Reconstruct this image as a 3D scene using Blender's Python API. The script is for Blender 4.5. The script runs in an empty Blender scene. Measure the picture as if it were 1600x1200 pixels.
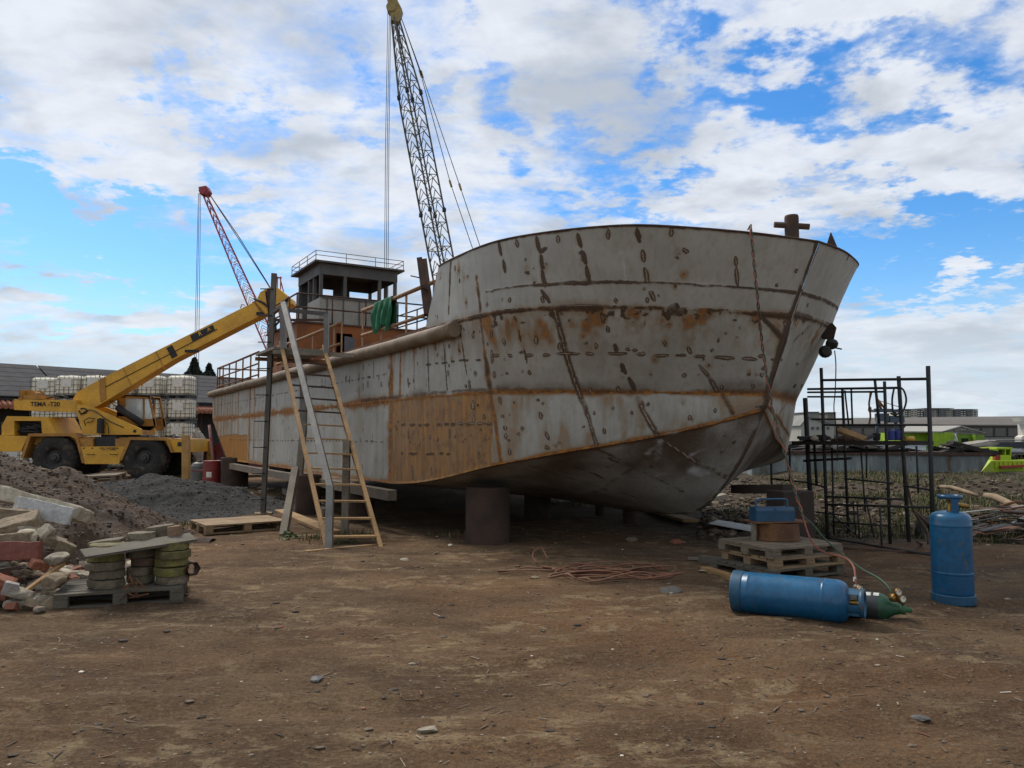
import bpy, math, random
import numpy as np
from mathutils import Vector, Matrix, noise as mnoise
from mathutils.bvhtree import BVHTree
random.seed(7); np.random.seed(7)
C = bpy.context.scene.collection
R = math.radians
PITCH = math.atan(83/1200.0); CAMZ = 1.6; F = 1200.0
CP, SP = math.cos(PITCH), math.sin(PITCH)

# ---------------------------------------------------------------- measuring helpers
def ray(px, py):
    dx = (px-800)/F; dy = (600-py)/F
    return Vector((dx, CP-dy*SP, SP+dy*CP))
def P(px, py, Y):                       # the point at distance Y along the view
    r = ray(px, py); t = Y/r.y
    return Vector((r.x*t, Y, CAMZ+r.z*t))
def G(px, py, z=0.0):                   # the point at height z
    r = ray(px, py); t = (z-CAMZ)/r.z
    return Vector((r.x*t, r.y*t, z))
FW = Vector((.517, -.856, 0)).normalized(); SB = Vector((.856, .517, 0)).normalized()
K0 = Vector((-.45, 10.65, 0)); HB = 3.5
def H(u, v, z):                         # ship coordinates: u forward, v from port side, z up
    return K0+FW*u+SB*v+Vector((0, 0, z))
def side_u(px):                         # u of the port side seen in column px
    k = (px-800)/F
    return (k*10.65+.45)/(.517+k*.856)

# ---------------------------------------------------------------- mesh builder
ROCKS = {}
class MB:
    def __init__(s): s.v = []; s.f = []; s.m = []; s.sm = []
    def face(s, pts, m=0, smooth=False):
        i = len(s.v); s.v += [Vector(p) for p in pts]; s.f.append(list(range(i, i+len(pts)))); s.m.append(m); s.sm.append(smooth)
    def add(s, vs, fs, m=0, smooth=False):
        i = len(s.v); s.v += [Vector(p) for p in vs]
        for f in fs: s.f.append([i+k for k in f]); s.m.append(m); s.sm.append(smooth)
    def hexa(s, a, b, m=0):             # two quads a (bottom) and b (top)
        s.add(list(a)+list(b), [(3,2,1,0),(4,5,6,7),(0,1,5,4),(1,2,6,5),(2,3,7,6),(3,0,4,7)], m)
    def box(s, c, size, rot=None, m=0, ch=0):
        c = Vector(c); x, y, z = [k/2 for k in size]
        M = Matrix.Identity(3) if rot is None else (Matrix.Rotation(rot, 3, 'Z') if not isinstance(rot, Matrix) else rot)
        if ch <= 0:
            pts = [c+M@Vector(p) for p in ((-x,-y,-z),(x,-y,-z),(x,y,-z),(-x,y,-z),(-x,-y,z),(x,-y,z),(x,y,z),(-x,y,z))]
            s.hexa(pts[:4], pts[4:], m)
        else:                           # chamfered
            def ring(zz, d): return [c+M@Vector(p) for p in ((-x+d,-y+d-ch if d else -y,zz),)]
            def oct_(zz, e):
                X, Y = x-e, y-e; k = ch
                return [c+M@Vector(p) for p in ((-X+k,-Y,zz),(X-k,-Y,zz),(X,-Y+k,zz),(X,Y-k,zz),(X-k,Y,zz),(-X+k,Y,zz),(-X,Y-k,zz),(-X,-Y+k,zz))]
            rs = [oct_(-z, ch), oct_(-z+ch, 0), oct_(z-ch, 0), oct_(z, ch)]
            vs = sum(rs, []); fs = [tuple(range(7,-1,-1)), tuple(range(24,32))]
            for j in range(3):
                for k in range(8): fs.append((j*8+k, j*8+(k+1)%8, (j+1)*8+(k+1)%8, (j+1)*8+k))
            s.add(vs, fs, m)
    def beam(s, p, q, w, h, up=(0,0,1), m=0):
        p = Vector(p); q = Vector(q); d = (q-p).normalized(); up = Vector(up)
        if abs(d.dot(up)) > .98: up = Vector((0,1,0))
        x = d.cross(up).normalized()*(w/2); y = x.cross(d).normalized()*(h/2)
        s.hexa([p-x-y, p+x-y, p+x+y, p-x+y], [q-x-y, q+x-y, q+x+y, q-x+y], m)
    def ibeam(s, p, q, w, h, t=.012, up=(0,0,1), m=0):
        p = Vector(p); q = Vector(q); d = (q-p).normalized(); up = Vector(up)
        if abs(d.dot(up)) > .98: up = Vector((0,1,0))
        x = d.cross(up).normalized(); y = x.cross(d).normalized()
        for k in (-1, 1): s.beam(p+y*k*(h/2-t/2), q+y*k*(h/2-t/2), w, t, y, m)
        s.beam(p, q, t, h-2*t, y, m)
    def tube(s, pts, r, n=8, m=0, cap=True, smooth=True, closed=False):
        pts = [Vector(p) for p in pts]; N = len(pts); i0 = len(s.v)
        rs = r if isinstance(r, (list, tuple)) else [r]*N
        prev = None
        for i, p in enumerate(pts):
            if closed: d = pts[(i+1)%N]-pts[i-1]
            else: d = pts[min(i+1,N-1)]-pts[max(i-1,0)]
            d = d.normalized() if d.length > 1e-9 else Vector((0,0,1))
            if prev is None:
                a = Vector((0,0,1)) if abs(d.z) < .9 else Vector((1,0,0))
                x = d.cross(a).normalized()
            else:
                x = (prev-d*prev.dot(d)); x = x.normalized() if x.length > 1e-6 else d.orthogonal().normalized()
            prev = x; y = d.cross(x)
            for k in range(n):
                t = 2*math.pi*k/n; s.v.append(p+(x*math.cos(t)+y*math.sin(t))*rs[i])
        for i in range(N if closed else N-1):
            j = (i+1) % N
            for k in range(n):
                s.f.append([i0+i*n+k, i0+i*n+(k+1)%n, i0+j*n+(k+1)%n, i0+j*n+k]); s.m.append(m); s.sm.append(smooth)
        if cap and not closed:
            s.f.append([i0+k for k in range(n-1,-1,-1)]); s.m.append(m); s.sm.append(False)
            s.f.append([i0+(N-1)*n+k for k in range(n)]); s.m.append(m); s.sm.append(False)
    def lathe(s, o, axis, prof, n=24, m=0, smooth=True, ref=None, a0=0, a1=2*math.pi):
        o = Vector(o); axis = Vector(axis).normalized()
        if smooth:                      # hold the shading of long faces with an extra loop near each end
            q = [prof[0]]
            for (r0, h0), (r1, h1) in zip(prof[:-1], prof[1:]):
                L = math.hypot(r1-r0, h1-h0)
                if L > .05: e = min(.008, L*.1)/L; q += [(r0+(r1-r0)*e, h0+(h1-h0)*e), (r1-(r1-r0)*e, h1-(h1-h0)*e)]
                q.append((r1, h1))
            prof = q
        x = axis.orthogonal().normalized() if ref is None else (Vector(ref)-axis*Vector(ref).dot(axis)).normalized()
        y = axis.cross(x); i0 = len(s.v); full = abs(a1-a0-2*math.pi) < 1e-6
        nn = n if full else n+1
        for (r, h) in prof:
            for k in range(nn):
                t = a0+(a1-a0)*k/n; s.v.append(o+axis*h+(x*math.cos(t)+y*math.sin(t))*r)
        for i in range(len(prof)-1):
            for k in range(n):
                k2 = (k+1) % nn
                s.f.append([i0+i*nn+k, i0+i*nn+k2, i0+(i+1)*nn+k2, i0+(i+1)*nn+k]); s.m.append(m); s.sm.append(smooth)
    def disc(s, o, axis, r, n=24, m=0):
        s.lathe(o, axis, [(r,0),(0.0005,0)], n, m, False)
    def prism(s, pts, vec, m=0, m2=None):
        vec = Vector(vec); a = [Vector(p) for p in pts]; b = [p+vec for p in a]; n = len(a); i0 = len(s.v)
        s.v += a+b
        for f, mm in (([i0+k for k in range(n-1,-1,-1)], m), ([i0+n+k for k in range(n)], m)):
            s.f.append(f); s.m.append(mm); s.sm.append(False)
        for k in range(n):
            s.f.append([i0+k, i0+(k+1)%n, i0+n+(k+1)%n, i0+n+k]); s.m.append(m if m2 is None else m2); s.sm.append(False)
    def rock(s, c, size, seed=0, sub=2, cuts=6, rough=.12, m=0, rot=None):
        if sub == 1 and rot is None:
            key = (seed % 24, cuts)
            if key not in ROCKS:
                t = MB(); t.rock((0,0,0), (1,1,1), seed % 24, 1, cuts, rough, 0, Matrix.Rotation(seed*1.7, 3, 'Z')); ROCKS[key] = (t.v, t.f)
            vs, fs = ROCKS[key]; i = len(s.v); x, y, z = size; cx, cy, cz = c; n = len(fs)
            s.v += [Vector((cx+p.x*x, cy+p.y*y, cz+p.z*z)) for p in vs]; s.f += [[i+k for k in f] for f in fs]; s.m += [m]*n; s.sm += [False]*n; return
        rnd = random.Random(seed); vs, fs = ICO[sub]
        planes = []
        for _ in range(cuts):
            d = Vector((rnd.gauss(0,1), rnd.gauss(0,1), rnd.gauss(0,1))).normalized(); planes.append((d, rnd.uniform(.5, .85)))
        M = (Matrix.Rotation(rnd.uniform(0,6.3), 3, 'Z')@Matrix.Rotation(rnd.uniform(-.4,.4), 3, 'X')) if rot is None else rot
        out = []; off = Vector((seed*3.1, seed*1.7, 0))
        for v in vs:
            p = v.copy()
            for d, k in planes:
                e = p.dot(d)-k
                if e > 0: p = p-d*e
            p = p*(1+rough*mnoise.noise(v*2.3+off))+Vector((0,0,0))
            out.append(Vector(c)+M@Vector((p.x*size[0], p.y*size[1], p.z*size[2])))
        s.add(out, fs, m, False)
    def slabrock(s, c, size, rot, seed=0, m=0, n=4, j=.02):   # a broken block: subdivided box with worn edges
        rnd = random.Random(seed); x, y, z = [k/2 for k in size]; off = Vector((seed*1.3, seed*2.9, seed*.7)); c = Vector(c)
        idx = {}; vs = []; fs = []
        def vid(a, b, d):
            key = (a, b, d)
            if key not in idx:
                p = Vector(((a/n*2-1)*x, (b/n*2-1)*y, (d/n*2-1)*z))
                e = sum(1 for q in (a, b, d) if q in (0, n))
                q = p*(1-.022*(e-1)*(1+mnoise.noise(p*9+off))) if e > 1 else p
                q = q+Vector((mnoise.noise(p*5+off), mnoise.noise(p*5-off), mnoise.noise(p*5+off*2)))*j+Vector((mnoise.noise(p*19+off), mnoise.noise(p*19-off), mnoise.noise(p*19+off*2)))*j*.55
                idx[key] = len(vs); vs.append(c+rot@q)
            return idx[key]
        for a in range(n):
            for b in range(n):
                for (s0, fl) in ((0, 0), (n, 1)):
                    for ax in range(3):
                        q = []
                        for da, db in ((0,0),(1,0),(1,1),(0,1)):
                            t = [a+da, b+db]; t.insert(ax, s0); q.append(vid(*t))
                        if (fl == 1) != (ax == 1): pass
                        else: q = q[::-1]
                        fs.append(q)
        s.add(vs, fs, m, False)
    def build(s, name, mats, parent=None, origin=None, smooth_angle=None):
        me = bpy.data.meshes.new(name)
        if parent is not None:
            off = Vector((0,0,0)); q = parent
            while q is not None: off += q.location; q = q.parent
        elif origin is not None: off = Vector(origin)
        else:
            xs = [p.x for p in s.v]; ys = [p.y for p in s.v]; zs = [p.z for p in s.v]
            off = Vector(((min(xs)+max(xs))/2, (min(ys)+max(ys))/2, min(zs)))
        me.from_pydata([tuple(p-off) for p in s.v], [], s.f)
        if not isinstance(mats, (list, tuple)): mats = [mats]
        for m in mats: me.materials.append(m)
        me.polygons.foreach_set('material_index', s.m); me.polygons.foreach_set('use_smooth', s.sm)
        me.update()
        o = bpy.data.objects.new(name, me); C.objects.link(o)
        if parent is not None: o.parent = parent
        else: o.location = off
        return o
def _ico():
    import bmesh
    d = {}
    for k in (1, 2, 3):
        b = bmesh.new(); bmesh.ops.create_icosphere(b, subdivisions=k, radius=1); b.verts.index_update()
        d[k] = ([v.co.copy() for v in b.verts], [[v.index for v in f.verts] for f in b.faces]); b.free()
    return d
ICO = _ico()
def tag(o, label=None, cat=None, group=None, kind=None):
    if label: o['label'] = label
    if cat: o['category'] = cat
    if group: o['group'] = group
    if kind: o['kind'] = kind
    return o
def empty(name, loc, label=None, cat=None, group=None):
    o = bpy.data.objects.new(name, None); C.objects.link(o); o.location = loc; o.empty_display_size = .1
    return tag(o, label, cat, group)
def copy_tree(o, parent=None):
    c = o.copy(); C.objects.link(c)
    if parent is not None: c.parent = parent
    for ch in list(o.children): copy_tree(ch, c)
    return c
def cr(pts, n):                          # Catmull-Rom resampled evenly to n points
    p = [Vector(q) for q in pts]; p = [p[0]*2-p[1]]+p+[p[-1]*2-p[-2]]; out = []
    for i in range(1, len(p)-2):
        for k in range(24):
            t = k/24; a, b, c, d = p[i-1:i+3]
            out.append(.5*((2*b)+(c-a)*t+(2*a-5*b+4*c-d)*t*t+(3*b-a-3*c+d)*t**3))
    out.append(p[-2]); L = [0]
    for i in range(1, len(out)): L.append(L[-1]+(out[i]-out[i-1]).length)
    res = []; j = 0
    for k in range(n):
        t = L[-1]*k/(n-1)
        while j < len(L)-2 and L[j+1] < t: j += 1
        f = (t-L[j])/max(1e-9, L[j+1]-L[j]); res.append(out[j].lerp(out[j+1], min(1, f)))
    return res
# numpy value noise
def _hash(i, j, k):
    h = (i*374761393+j*668265263+k*2147483647) & 0xffffffff
    h = ((h ^ (h >> 13))*1274126177) & 0xffffffff
    return ((h ^ (h >> 16)) & 0xffff)/65535.0
def vnoise(p):
    i = np.floor(p).astype(np.int64); f = p-i; f = f*f*(3-2*f); r = 0
    for a in (0,1):
        for b in (0,1):
            for c in (0,1):
                w = (f[:,0] if a else 1-f[:,0])*(f[:,1] if b else 1-f[:,1])*(f[:,2] if c else 1-f[:,2])
                r = r+w*_hash(i[:,0]+a, i[:,1]+b, i[:,2]+c)
    return r*2-1
def fbm(p, oct=4, gain=.5):
    r = 0; a = 1
    for o in range(oct): r = r+a*vnoise(p+o*17.3); p = p*2.03; a *= gain
    return r
def sstep(a, b, x):
    t = np.clip((x-a)/(b-a), 0, 1); return t*t*(3-2*t)

# ---------------------------------------------------------------- materials
class NT:
    def __init__(s, nt): s.nt = nt; s.n = nt.nodes; s.l = nt.links
    def new(s, t, **kw):
        n = s.n.new(t)
        for k, v in kw.items(): setattr(n, k, v)
        return n
    def put(s, n, **kw):
        for k, v in kw.items(): n.inputs[k.replace('_', ' ')].default_value = v
        return n
    def math(s, op, a, b=None, c=None, clamp=False):
        n = s.n.new('ShaderNodeMath'); n.operation = op; n.use_clamp = clamp
        for i, x in enumerate((a, b, c)):
            if x is None: continue
            if isinstance(x, (int, float)): n.inputs[i].default_value = x
            else: s.l.new(x, n.inputs[i])
        return n.outputs[0]
    def ss(s, a, b, x):
        n = s.n.new('ShaderNodeMapRange'); n.interpolation_type = 'SMOOTHSTEP'
        n.inputs[1].default_value = a; n.inputs[2].default_value = b; s.l.new(x, n.inputs[0]); return n.outputs[0]
    def mix(s, f, a, b, mode='MIX'):
        n = s.n.new('ShaderNodeMix'); n.data_type = 'RGBA'; n.blend_type = mode
        for i, x in ((0, f), (6, a), (7, b)):
            if isinstance(x, (int, float)): n.inputs[i].default_value = x
            elif isinstance(x, (tuple, list)): n.inputs[i].default_value = tuple(x)+((1,) if len(x) == 3 else ())
            else: s.l.new(x, n.inputs[i])
        return n.outputs[2]
    def noise(s, vec, scale, detail=5, rough=.55, dist=0, out='Fac'):
        n = s.n.new('ShaderNodeTexNoise'); n.inputs['Scale'].default_value = scale; n.inputs['Detail'].default_value = detail
        n.inputs['Roughness'].default_value = rough; n.inputs['Distortion'].default_value = dist
        if vec is not None: s.l.new(vec, n.inputs['Vector'])
        return n.outputs[out]
    def mapping(s, vec, scale=(1,1,1), rot=(0,0,0), loc=(0,0,0)):
        n = s.n.new('ShaderNodeMapping'); n.inputs['Scale'].default_value = scale; n.inputs['Rotation'].default_value = rot; n.inputs['Location'].default_value = loc
        s.l.new(vec, n.inputs['Vector']); return n.outputs[0]
    def attr(s, name):
        n = s.n.new('ShaderNodeAttribute'); n.attribute_name = name; return n.outputs['Fac']
    def bump(s, h, strength=.3, dist=.02):
        n = s.n.new('ShaderNodeBump'); n.inputs['Strength'].default_value = strength; n.inputs['Distance'].default_value = dist
        s.l.new(h, n.inputs['Height']); return n.outputs[0]
def newmat(name):
    m = bpy.data.materials.new(name); m.use_nodes = True; t = NT(m.node_tree)
    b = t.n['Principled BSDF']; return m, t, b
MATS = {}
def mat(name, c1, c2=None, scale=3, rough=.8, metal=0, bump=.15, bscale=30, stain=None, stainamt=.5, sscale=2, stretch=(1,1,1), spec=None, lo=.35, hi=.65):
    if name in MATS: return MATS[name]
    wf = (1.08, 1.0, .86); c1 = tuple(k*w for k, w in zip(c1, wf)); c2 = None if c2 is None else tuple(k*w for k, w in zip(c2, wf)); stain = None if stain is None else tuple(k*w for k, w in zip(stain, wf))
    m, t, b = newmat(name)
    tc = t.new('ShaderNodeTexCoord').outputs['Object']
    rnd = t.new('ShaderNodeObjectInfo').outputs['Random']
    vm = t.new('ShaderNodeVectorMath', operation='ADD'); cx = t.new('ShaderNodeCombineXYZ')
    rr = t.math('MULTIPLY', rnd, 37.0); t.l.new(rr, cx.inputs[0]); t.l.new(rr, cx.inputs[1])
    t.l.new(tc, vm.inputs[0]); t.l.new(cx.outputs[0], vm.inputs[1]); v = vm.outputs[0]
    v = t.mapping(v, stretch)
    if c2 is None: c2 = tuple(k*.72 for k in c1)
    col = t.mix(t.ss(lo, hi, t.noise(v, scale, 6, .6)), c2, c1)
    fn = t.noise(v, bscale*1.3, 4, .7)
    col = t.mix(t.math('MULTIPLY', t.ss(.44,.66,fn), .55), col, tuple(k*.55 for k in c1)); col = t.mix(t.math('MULTIPLY', t.ss(.46,.30,fn), .35), col, tuple(min(.9, k*1.35) for k in c1))
    if stain is not None:
        k = t.ss(1-stainamt, 1-stainamt+.12, t.noise(v, sscale, 8, .68))
        col = t.mix(k, col, stain)
    t.l.new(col, b.inputs['Base Color'])
    rn = t.math('MULTIPLY_ADD', t.noise(v, scale*4, 3), .3, rough-.15, clamp=True); t.l.new(rn, b.inputs['Roughness'])
    b.inputs['Metallic'].default_value = metal
    if spec is not None: b.inputs['Specular IOR Level'].default_value = spec
    if bump > 0: t.l.new(t.bump(t.noise(v, bscale, 5, .6), bump, .03), b.inputs['Normal'])
    MATS[name] = m; return m

# ---------------------------------------------------------------- camera
cam = bpy.data.cameras.new('camera'); co = bpy.data.objects.new('camera', cam); C.objects.link(co)
cam.sensor_width = 36; cam.lens = 36*F/1600; cam.clip_end = 6000; cam.clip_start = .05
co.location = (0, 0, CAMZ); co.rotation_euler = (R(90)+PITCH, 0, 0)
sc = bpy.context.scene; sc.camera = co
sc.view_settings.view_transform = 'Standard'; sc.view_settings.look = 'None'; sc.view_settings.exposure = .28; sc.view_settings.gamma = 1
sc.render.engine = 'CYCLES'
try:
    sc.cycles.max_bounces = 6; sc.cycles.diffuse_bounces = 3; sc.cycles.glossy_bounces = 2; sc.cycles.transparent_max_bounces = 8
    sc.cycles.use_denoising = True; sc.cycles.denoising_prefilter = 'ACCURATE'
except Exception: pass

# ---------------------------------------------------------------- sky and sun
SUN_EL, SUN_AZ = R(52), R(-40)     # azimuth measured from +Y towards +X
def make_world():
    w = bpy.data.worlds.new('World'); sc.world = w; w.use_nodes = True; t = NT(w.node_tree)
    bg = t.n['Background']; bg.inputs['Strength'].default_value = .1
    sky = t.new('ShaderNodeTexSky', sky_type='NISHITA'); sky.sun_disc = False
    sky.sun_elevation = SUN_EL; sky.sun_rotation = SUN_AZ; sky.altitude = 0; sky.air_density = 1.0; sky.dust_density = .6; sky.ozone_density = 2.5
    d = t.new('ShaderNodeTexCoord').outputs['Generated']
    sep = t.new('ShaderNodeSeparateXYZ'); t.l.new(d, sep.inputs[0]); dz = sep.outputs[2]
    den = t.math('ADD', t.math('MAXIMUM', dz, 0.0), .16)
    cx = t.new('ShaderNodeCombineXYZ'); t.l.new(t.math('DIVIDE', sep.outputs[0], den), cx.inputs[0]); t.l.new(t.math('DIVIDE', sep.outputs[1], den), cx.inputs[1])
    pl = cx.outputs[0]
    n1 = t.noise(t.mapping(pl, (1,1.15,1), loc=(3.1,.7,0)), 1.5, 9, .58, .25)
    n2 = t.noise(t.mapping(pl, (1,1.1,1), loc=(1.7,9.2,0)), 5.5, 8, .62, .3)
    n2b = t.noise(t.mapping(pl, (1.0,1.5,1), rot=(0,0,R(-35)), loc=(4.7,1.2,0)), 8.5, 7, .6, .4)
    cov = t.math('ADD', t.math('MULTIPLY', n1, .46), t.math('ADD', t.math('MULTIPLY', n2, .30), t.math('MULTIPLY', n2b, .26)))
    # warped direction for the openings in the cloud
    wn = t.noise(t.mapping(pl, (1,1,1), loc=(5,2,0)), 4.0, 6, .62, 0, 'Color')
    vs = t.new('ShaderNodeVectorMath', operation='SUBTRACT'); t.l.new(wn, vs.inputs[0]); vs.inputs[1].default_value = (.5,.5,.5)
    sc_ = t.new('ShaderNodeVectorMath', operation='SCALE'); t.l.new(vs.outputs[0], sc_.inputs[0]); sc_.inputs['Scale'].default_value = .34
    ad = t.new('ShaderNodeVectorMath', operation='ADD'); t.l.new(d, ad.inputs[0]); t.l.new(sc_.outputs[0], ad.inputs[1]); dw = ad.outputs[0]
    acc = None
    for (px, py, sx, sy, k) in SKYGAPS:
        q = ray(px, py).normalized()
        sub = t.new('ShaderNodeVectorMath', operation='SUBTRACT'); t.l.new(dw, sub.inputs[0]); sub.inputs[1].default_value = q
        mul = t.new('ShaderNodeVectorMath', operation='MULTIPLY'); t.l.new(sub.outputs[0], mul.inputs[0]); mul.inputs[1].default_value = (F/sx, F/sx*.6, F/sy)
        ln = t.new('ShaderNodeVectorMath', operation='LENGTH'); t.l.new(mul.outputs[0], ln.inputs[0])
        g = t.math('MULTIPLY', t.ss(1.35, .15, ln.outputs['Value']), k*(1.14 if k > 0 else 1))
        acc = g if acc is None else t.math('ADD', acc, g)
    acc = t.math('MINIMUM', t.math('MAXIMUM', acc, -.3), .3)
    cov = t.math('SUBTRACT', t.math('ADD', cov, .030), acc)
    mask = t.math('MULTIPLY', t.ss(.315, .60, cov), .97)
    # cloud brightness: thick cores greyer, edges white
    n3 = t.noise(t.mapping(pl, (1,1.1,1), loc=(8.3,4.2,0)), 2.4, 8, .55, .2)
    core = t.ss(.42, .66, n3)
    ccol = t.mix(core, (7.0,7.3,7.8), (4.2,4.6,5.15))
    n4 = t.noise(t.mapping(pl, (1,1.1,1), loc=(2.3,6.2,0)), 9, 7, .6, .3)
    ccol = t.mix(t.math('MULTIPLY', t.ss(.35,.65,n4), .28), ccol, (4.6,5.0,5.7))
    hs = t.new('ShaderNodeHueSaturation'); hs.inputs['Saturation'].default_value = 1.34; hs.inputs['Value'].default_value = SKYV; t.l.new(sky.outputs[0], hs.inputs['Color'])
    tint = t.mix(1.0, hs.outputs[0], (.78,1.0,1.12), 'MULTIPLY')
    low = t.ss(.30, .02, dz)      # paler air low down
    blue = t.mix(t.math('MULTIPLY', low, .28), tint, (4.4,6.4,8.6))
    col = t.mix(mask, blue, ccol)
    # far cloud deck over the horizon
    n5 = t.noise(t.mapping(d, (3,3,16)), 1.6, 7, .55, .2)
    hz = t.math('MULTIPLY', t.ss(.19, .05, dz), t.ss(.25, .6, n5))
    col = t.mix(t.math('MULTIPLY', hz, .85), col, (5.3,6.1,6.9))
    t.l.new(col, bg.inputs['Color'])
SKYV = 1.2
SKYGAPS = [(1190,140,150,50,.17),(960,225,90,40,.13),(1040,40,70,35,.15),(1430,120,60,40,.13),(800,200,55,70,.16),(570,150,45,60,.15),(290,125,45,60,.18),(380,200,60,30,.12),
           (60,255,90,26,.18),(110,350,270,42,.26),(330,245,130,26,.13),(180,430,260,46,.2),(560,50,40,30,.1),(1490,375,170,58,.28),(1390,425,110,50,.26),(1570,60,60,60,.13),(1000,320,140,30,.14),(680,130,60,30,.1),(1280,330,90,25,.1),(740,110,40,40,.08),
           (130,90,170,110,-.1),(700,290,120,50,-.08),(1400,230,220,70,-.12),(820,70,110,50,-.10),(1300,40,200,50,-.12),(1100,260,90,40,-.08),(480,200,70,50,-.1)]
make_world()
sl = bpy.data.lights.new('sun', 'SUN'); sl.energy = 2.7; sl.angle = R(18); sl.color = (1,.95,.88)
so = bpy.data.objects.new('sun', sl); C.objects.link(so)
sd = Vector((math.sin(SUN_AZ)*math.cos(SUN_EL), math.cos(SUN_AZ)*math.cos(SUN_EL), math.sin(SUN_EL)))
so.rotation_euler = sd.to_track_quat('Z', 'Y').to_euler(); so.location = (0, 0, 30)

# ---------------------------------------------------------------- ground
def axis_pts(lo, hi, a, b, step, grow=1.09):
    xs = list(np.arange(a, b+1e-6, step)); x, s = b, step
    while x < hi: s *= grow; x += s; xs.append(x)
    x, s = a, step; pre = []
    while x > lo: s *= grow; x -= s; pre.append(x)
    return np.array(pre[::-1]+xs)
def ground_z(x, y):
    p = np.stack([x, y, x*0], 1)
    z = .05*fbm(p*.35, 3)+.018*fbm(p*1.7+9, 3)
    near = np.clip(y/14, .25, 1)
    z = z*near+.012*fbm(p*np.array([2.2, 7.0, 1])+3, 3)*sstep(30, 10, y)   # tracks across the yard
    for a0, b0, c0, k0 in ((4.75,.10,.010,1), (5.55,.11,.012,1), (6.6,-.05,.006,.8), (7.5,-.04,.006,.8), (3.95,.16,.0,.7)):   # tyre tracks
        d = y-(a0+b0*x+c0*x*x); z = z+k0*(-.036*np.exp(-(d/.14)**2)+.020*np.exp(-((np.abs(d)-.25)/.08)**2))*(.65+.5*fbm(p*1.3+7, 2))
    # rough bank on the right behind the scaffold
    bank = sstep(11.5, 16, y)*sstep(2.5, 6.5, x)*sstep(46, 40, y)
    z = z+bank*(.06+.12*fbm(p*.5+5, 4)+.10*fbm(p*1.6+2, 3))
    hump = np.exp(-((x-14.5)/4.0)**2-((y-20)/3.0)**2)*.32
    z = z+hump*(1+.3*fbm(p*.8, 3))
    # harbour basin
    sea = sstep(46, 50, y)*sstep(-2, 6, x)
    z = z*(1-sea)-sea*2.5
    return z
import bisect
GRID = []
def gz(x, y):                           # ground height, read off the sheet itself
    xs, ys, Z = GRID; i = max(0, min(len(xs)-2, bisect.bisect_right(xs, x)-1)); j = max(0, min(len(ys)-2, bisect.bisect_right(ys, y)-1))
    fx = (x-xs[i])/(xs[i+1]-xs[i]); fy = (y-ys[j])/(ys[j+1]-ys[j])
    return (Z[j][i]*(1-fx)+Z[j][i+1]*fx)*(1-fy)+(Z[j+1][i]*(1-fx)+Z[j+1][i+1]*fx)*fy
def ground_mat():
    m, t, b = newmat('yard_dirt')
    v = t.new('ShaderNodeTexCoord').outputs['Object']
    va = t.mapping(v, (1,1.7,1), rot=(0,0,R(8)))
    sx_ = t.new('ShaderNodeSeparateXYZ'); t.l.new(v, sx_.inputs[0])
    n1 = t.noise(v, .22, 5, .55); n2 = t.noise(va, .8, 8, .62, .4); n3 = t.noise(va, 3.2, 9, .70, .3); n4 = t.noise(v, 55, 4, .6); n6 = t.noise(va, 17, 7, .72); n7 = t.noise(va, .55, 6, .6, .3)
    col = t.mix(t.ss(.38,.60,n2), (.090,.054,.029), (.160,.099,.052))
    col = t.mix(t.math('MULTIPLY', t.ss(.44,.60,n1), .55), col, (.170,.086,.038))
    dust = t.math('MULTIPLY', t.ss(.49,.60,n3), t.ss(.42,.58,n7))
    col = t.mix(t.math('MULTIPLY', dust, .72), col, (.300,.218,.122))
    col = t.mix(t.math('MULTIPLY', t.ss(.47,.62,t.noise(v,.5,6,.6)), .45), col, (.066,.042,.025))
    col = t.mix(t.math('MULTIPLY', t.ss(.50,.70,n6), .5), col, (.235,.170,.100))
    col = t.mix(t.math('MULTIPLY', t.ss(.46,.28,n6), .6), col, (.045,.032,.023))
    col = t.mix(t.ss(.62,.74,n4), col, (.24,.19,.135))
    col = t.mix(t.ss(.36,.28,n4), col, (.04,.03,.022))
    vo = t.new('ShaderNodeTexVoronoi'); vo.inputs['Scale'].default_value = 19; t.l.new(v, vo.inputs['Vector'])
    spot = t.math('MULTIPLY', t.ss(.15,.08,vo.outputs['Distance']), t.ss(.50,.60,t.noise(v,2.1,3)))
    col = t.mix(t.math('MULTIPLY', spot, .7), col, (.30,.25,.19))
    soil = t.math('MULTIPLY', t.ss(2.2,4.6,t.math('ADD', sx_.outputs[0], n2)), t.ss(11.2,12.8,t.math('ADD', sx_.outputs[1], n2)))   # dark root-bound soil of the bank
    col = t.mix(t.math('MULTIPLY', soil, .88), col, t.mix(t.ss(.4,.62,n3), (.040,.031,.021), (.088,.070,.046)))
    g1 = t.math('SUBTRACT', t.noise(v, 38, 6, .75), .5); g2 = t.math('SUBTRACT', t.noise(v, 120, 3, .7), .5)
    fac = t.math('ADD', 1.0, t.math('ADD', t.math('MULTIPLY', g1, 2.0), t.math('MULTIPLY', g2, 1.1))); fac = t.math('MINIMUM', t.math('MAXIMUM', fac, .35), 1.9)
    vsc = t.new('ShaderNodeVectorMath', operation='SCALE'); t.l.new(col, vsc.inputs[0]); t.l.new(fac, vsc.inputs['Scale']); col = vsc.outputs[0]
    t.l.new(col, b.inputs['Base Color']); b.inputs['Roughness'].default_value = .95; b.inputs['Specular IOR Level'].default_value = .15
    h = t.math('ADD', t.math('MULTIPLY', n4, .35), t.math('ADD', t.math('ADD', n3, n6), t.math('MULTIPLY', spot, .4)))
    t.l.new(t.bump(h, .9, .05), b.inputs['Normal'])
    return m
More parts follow.
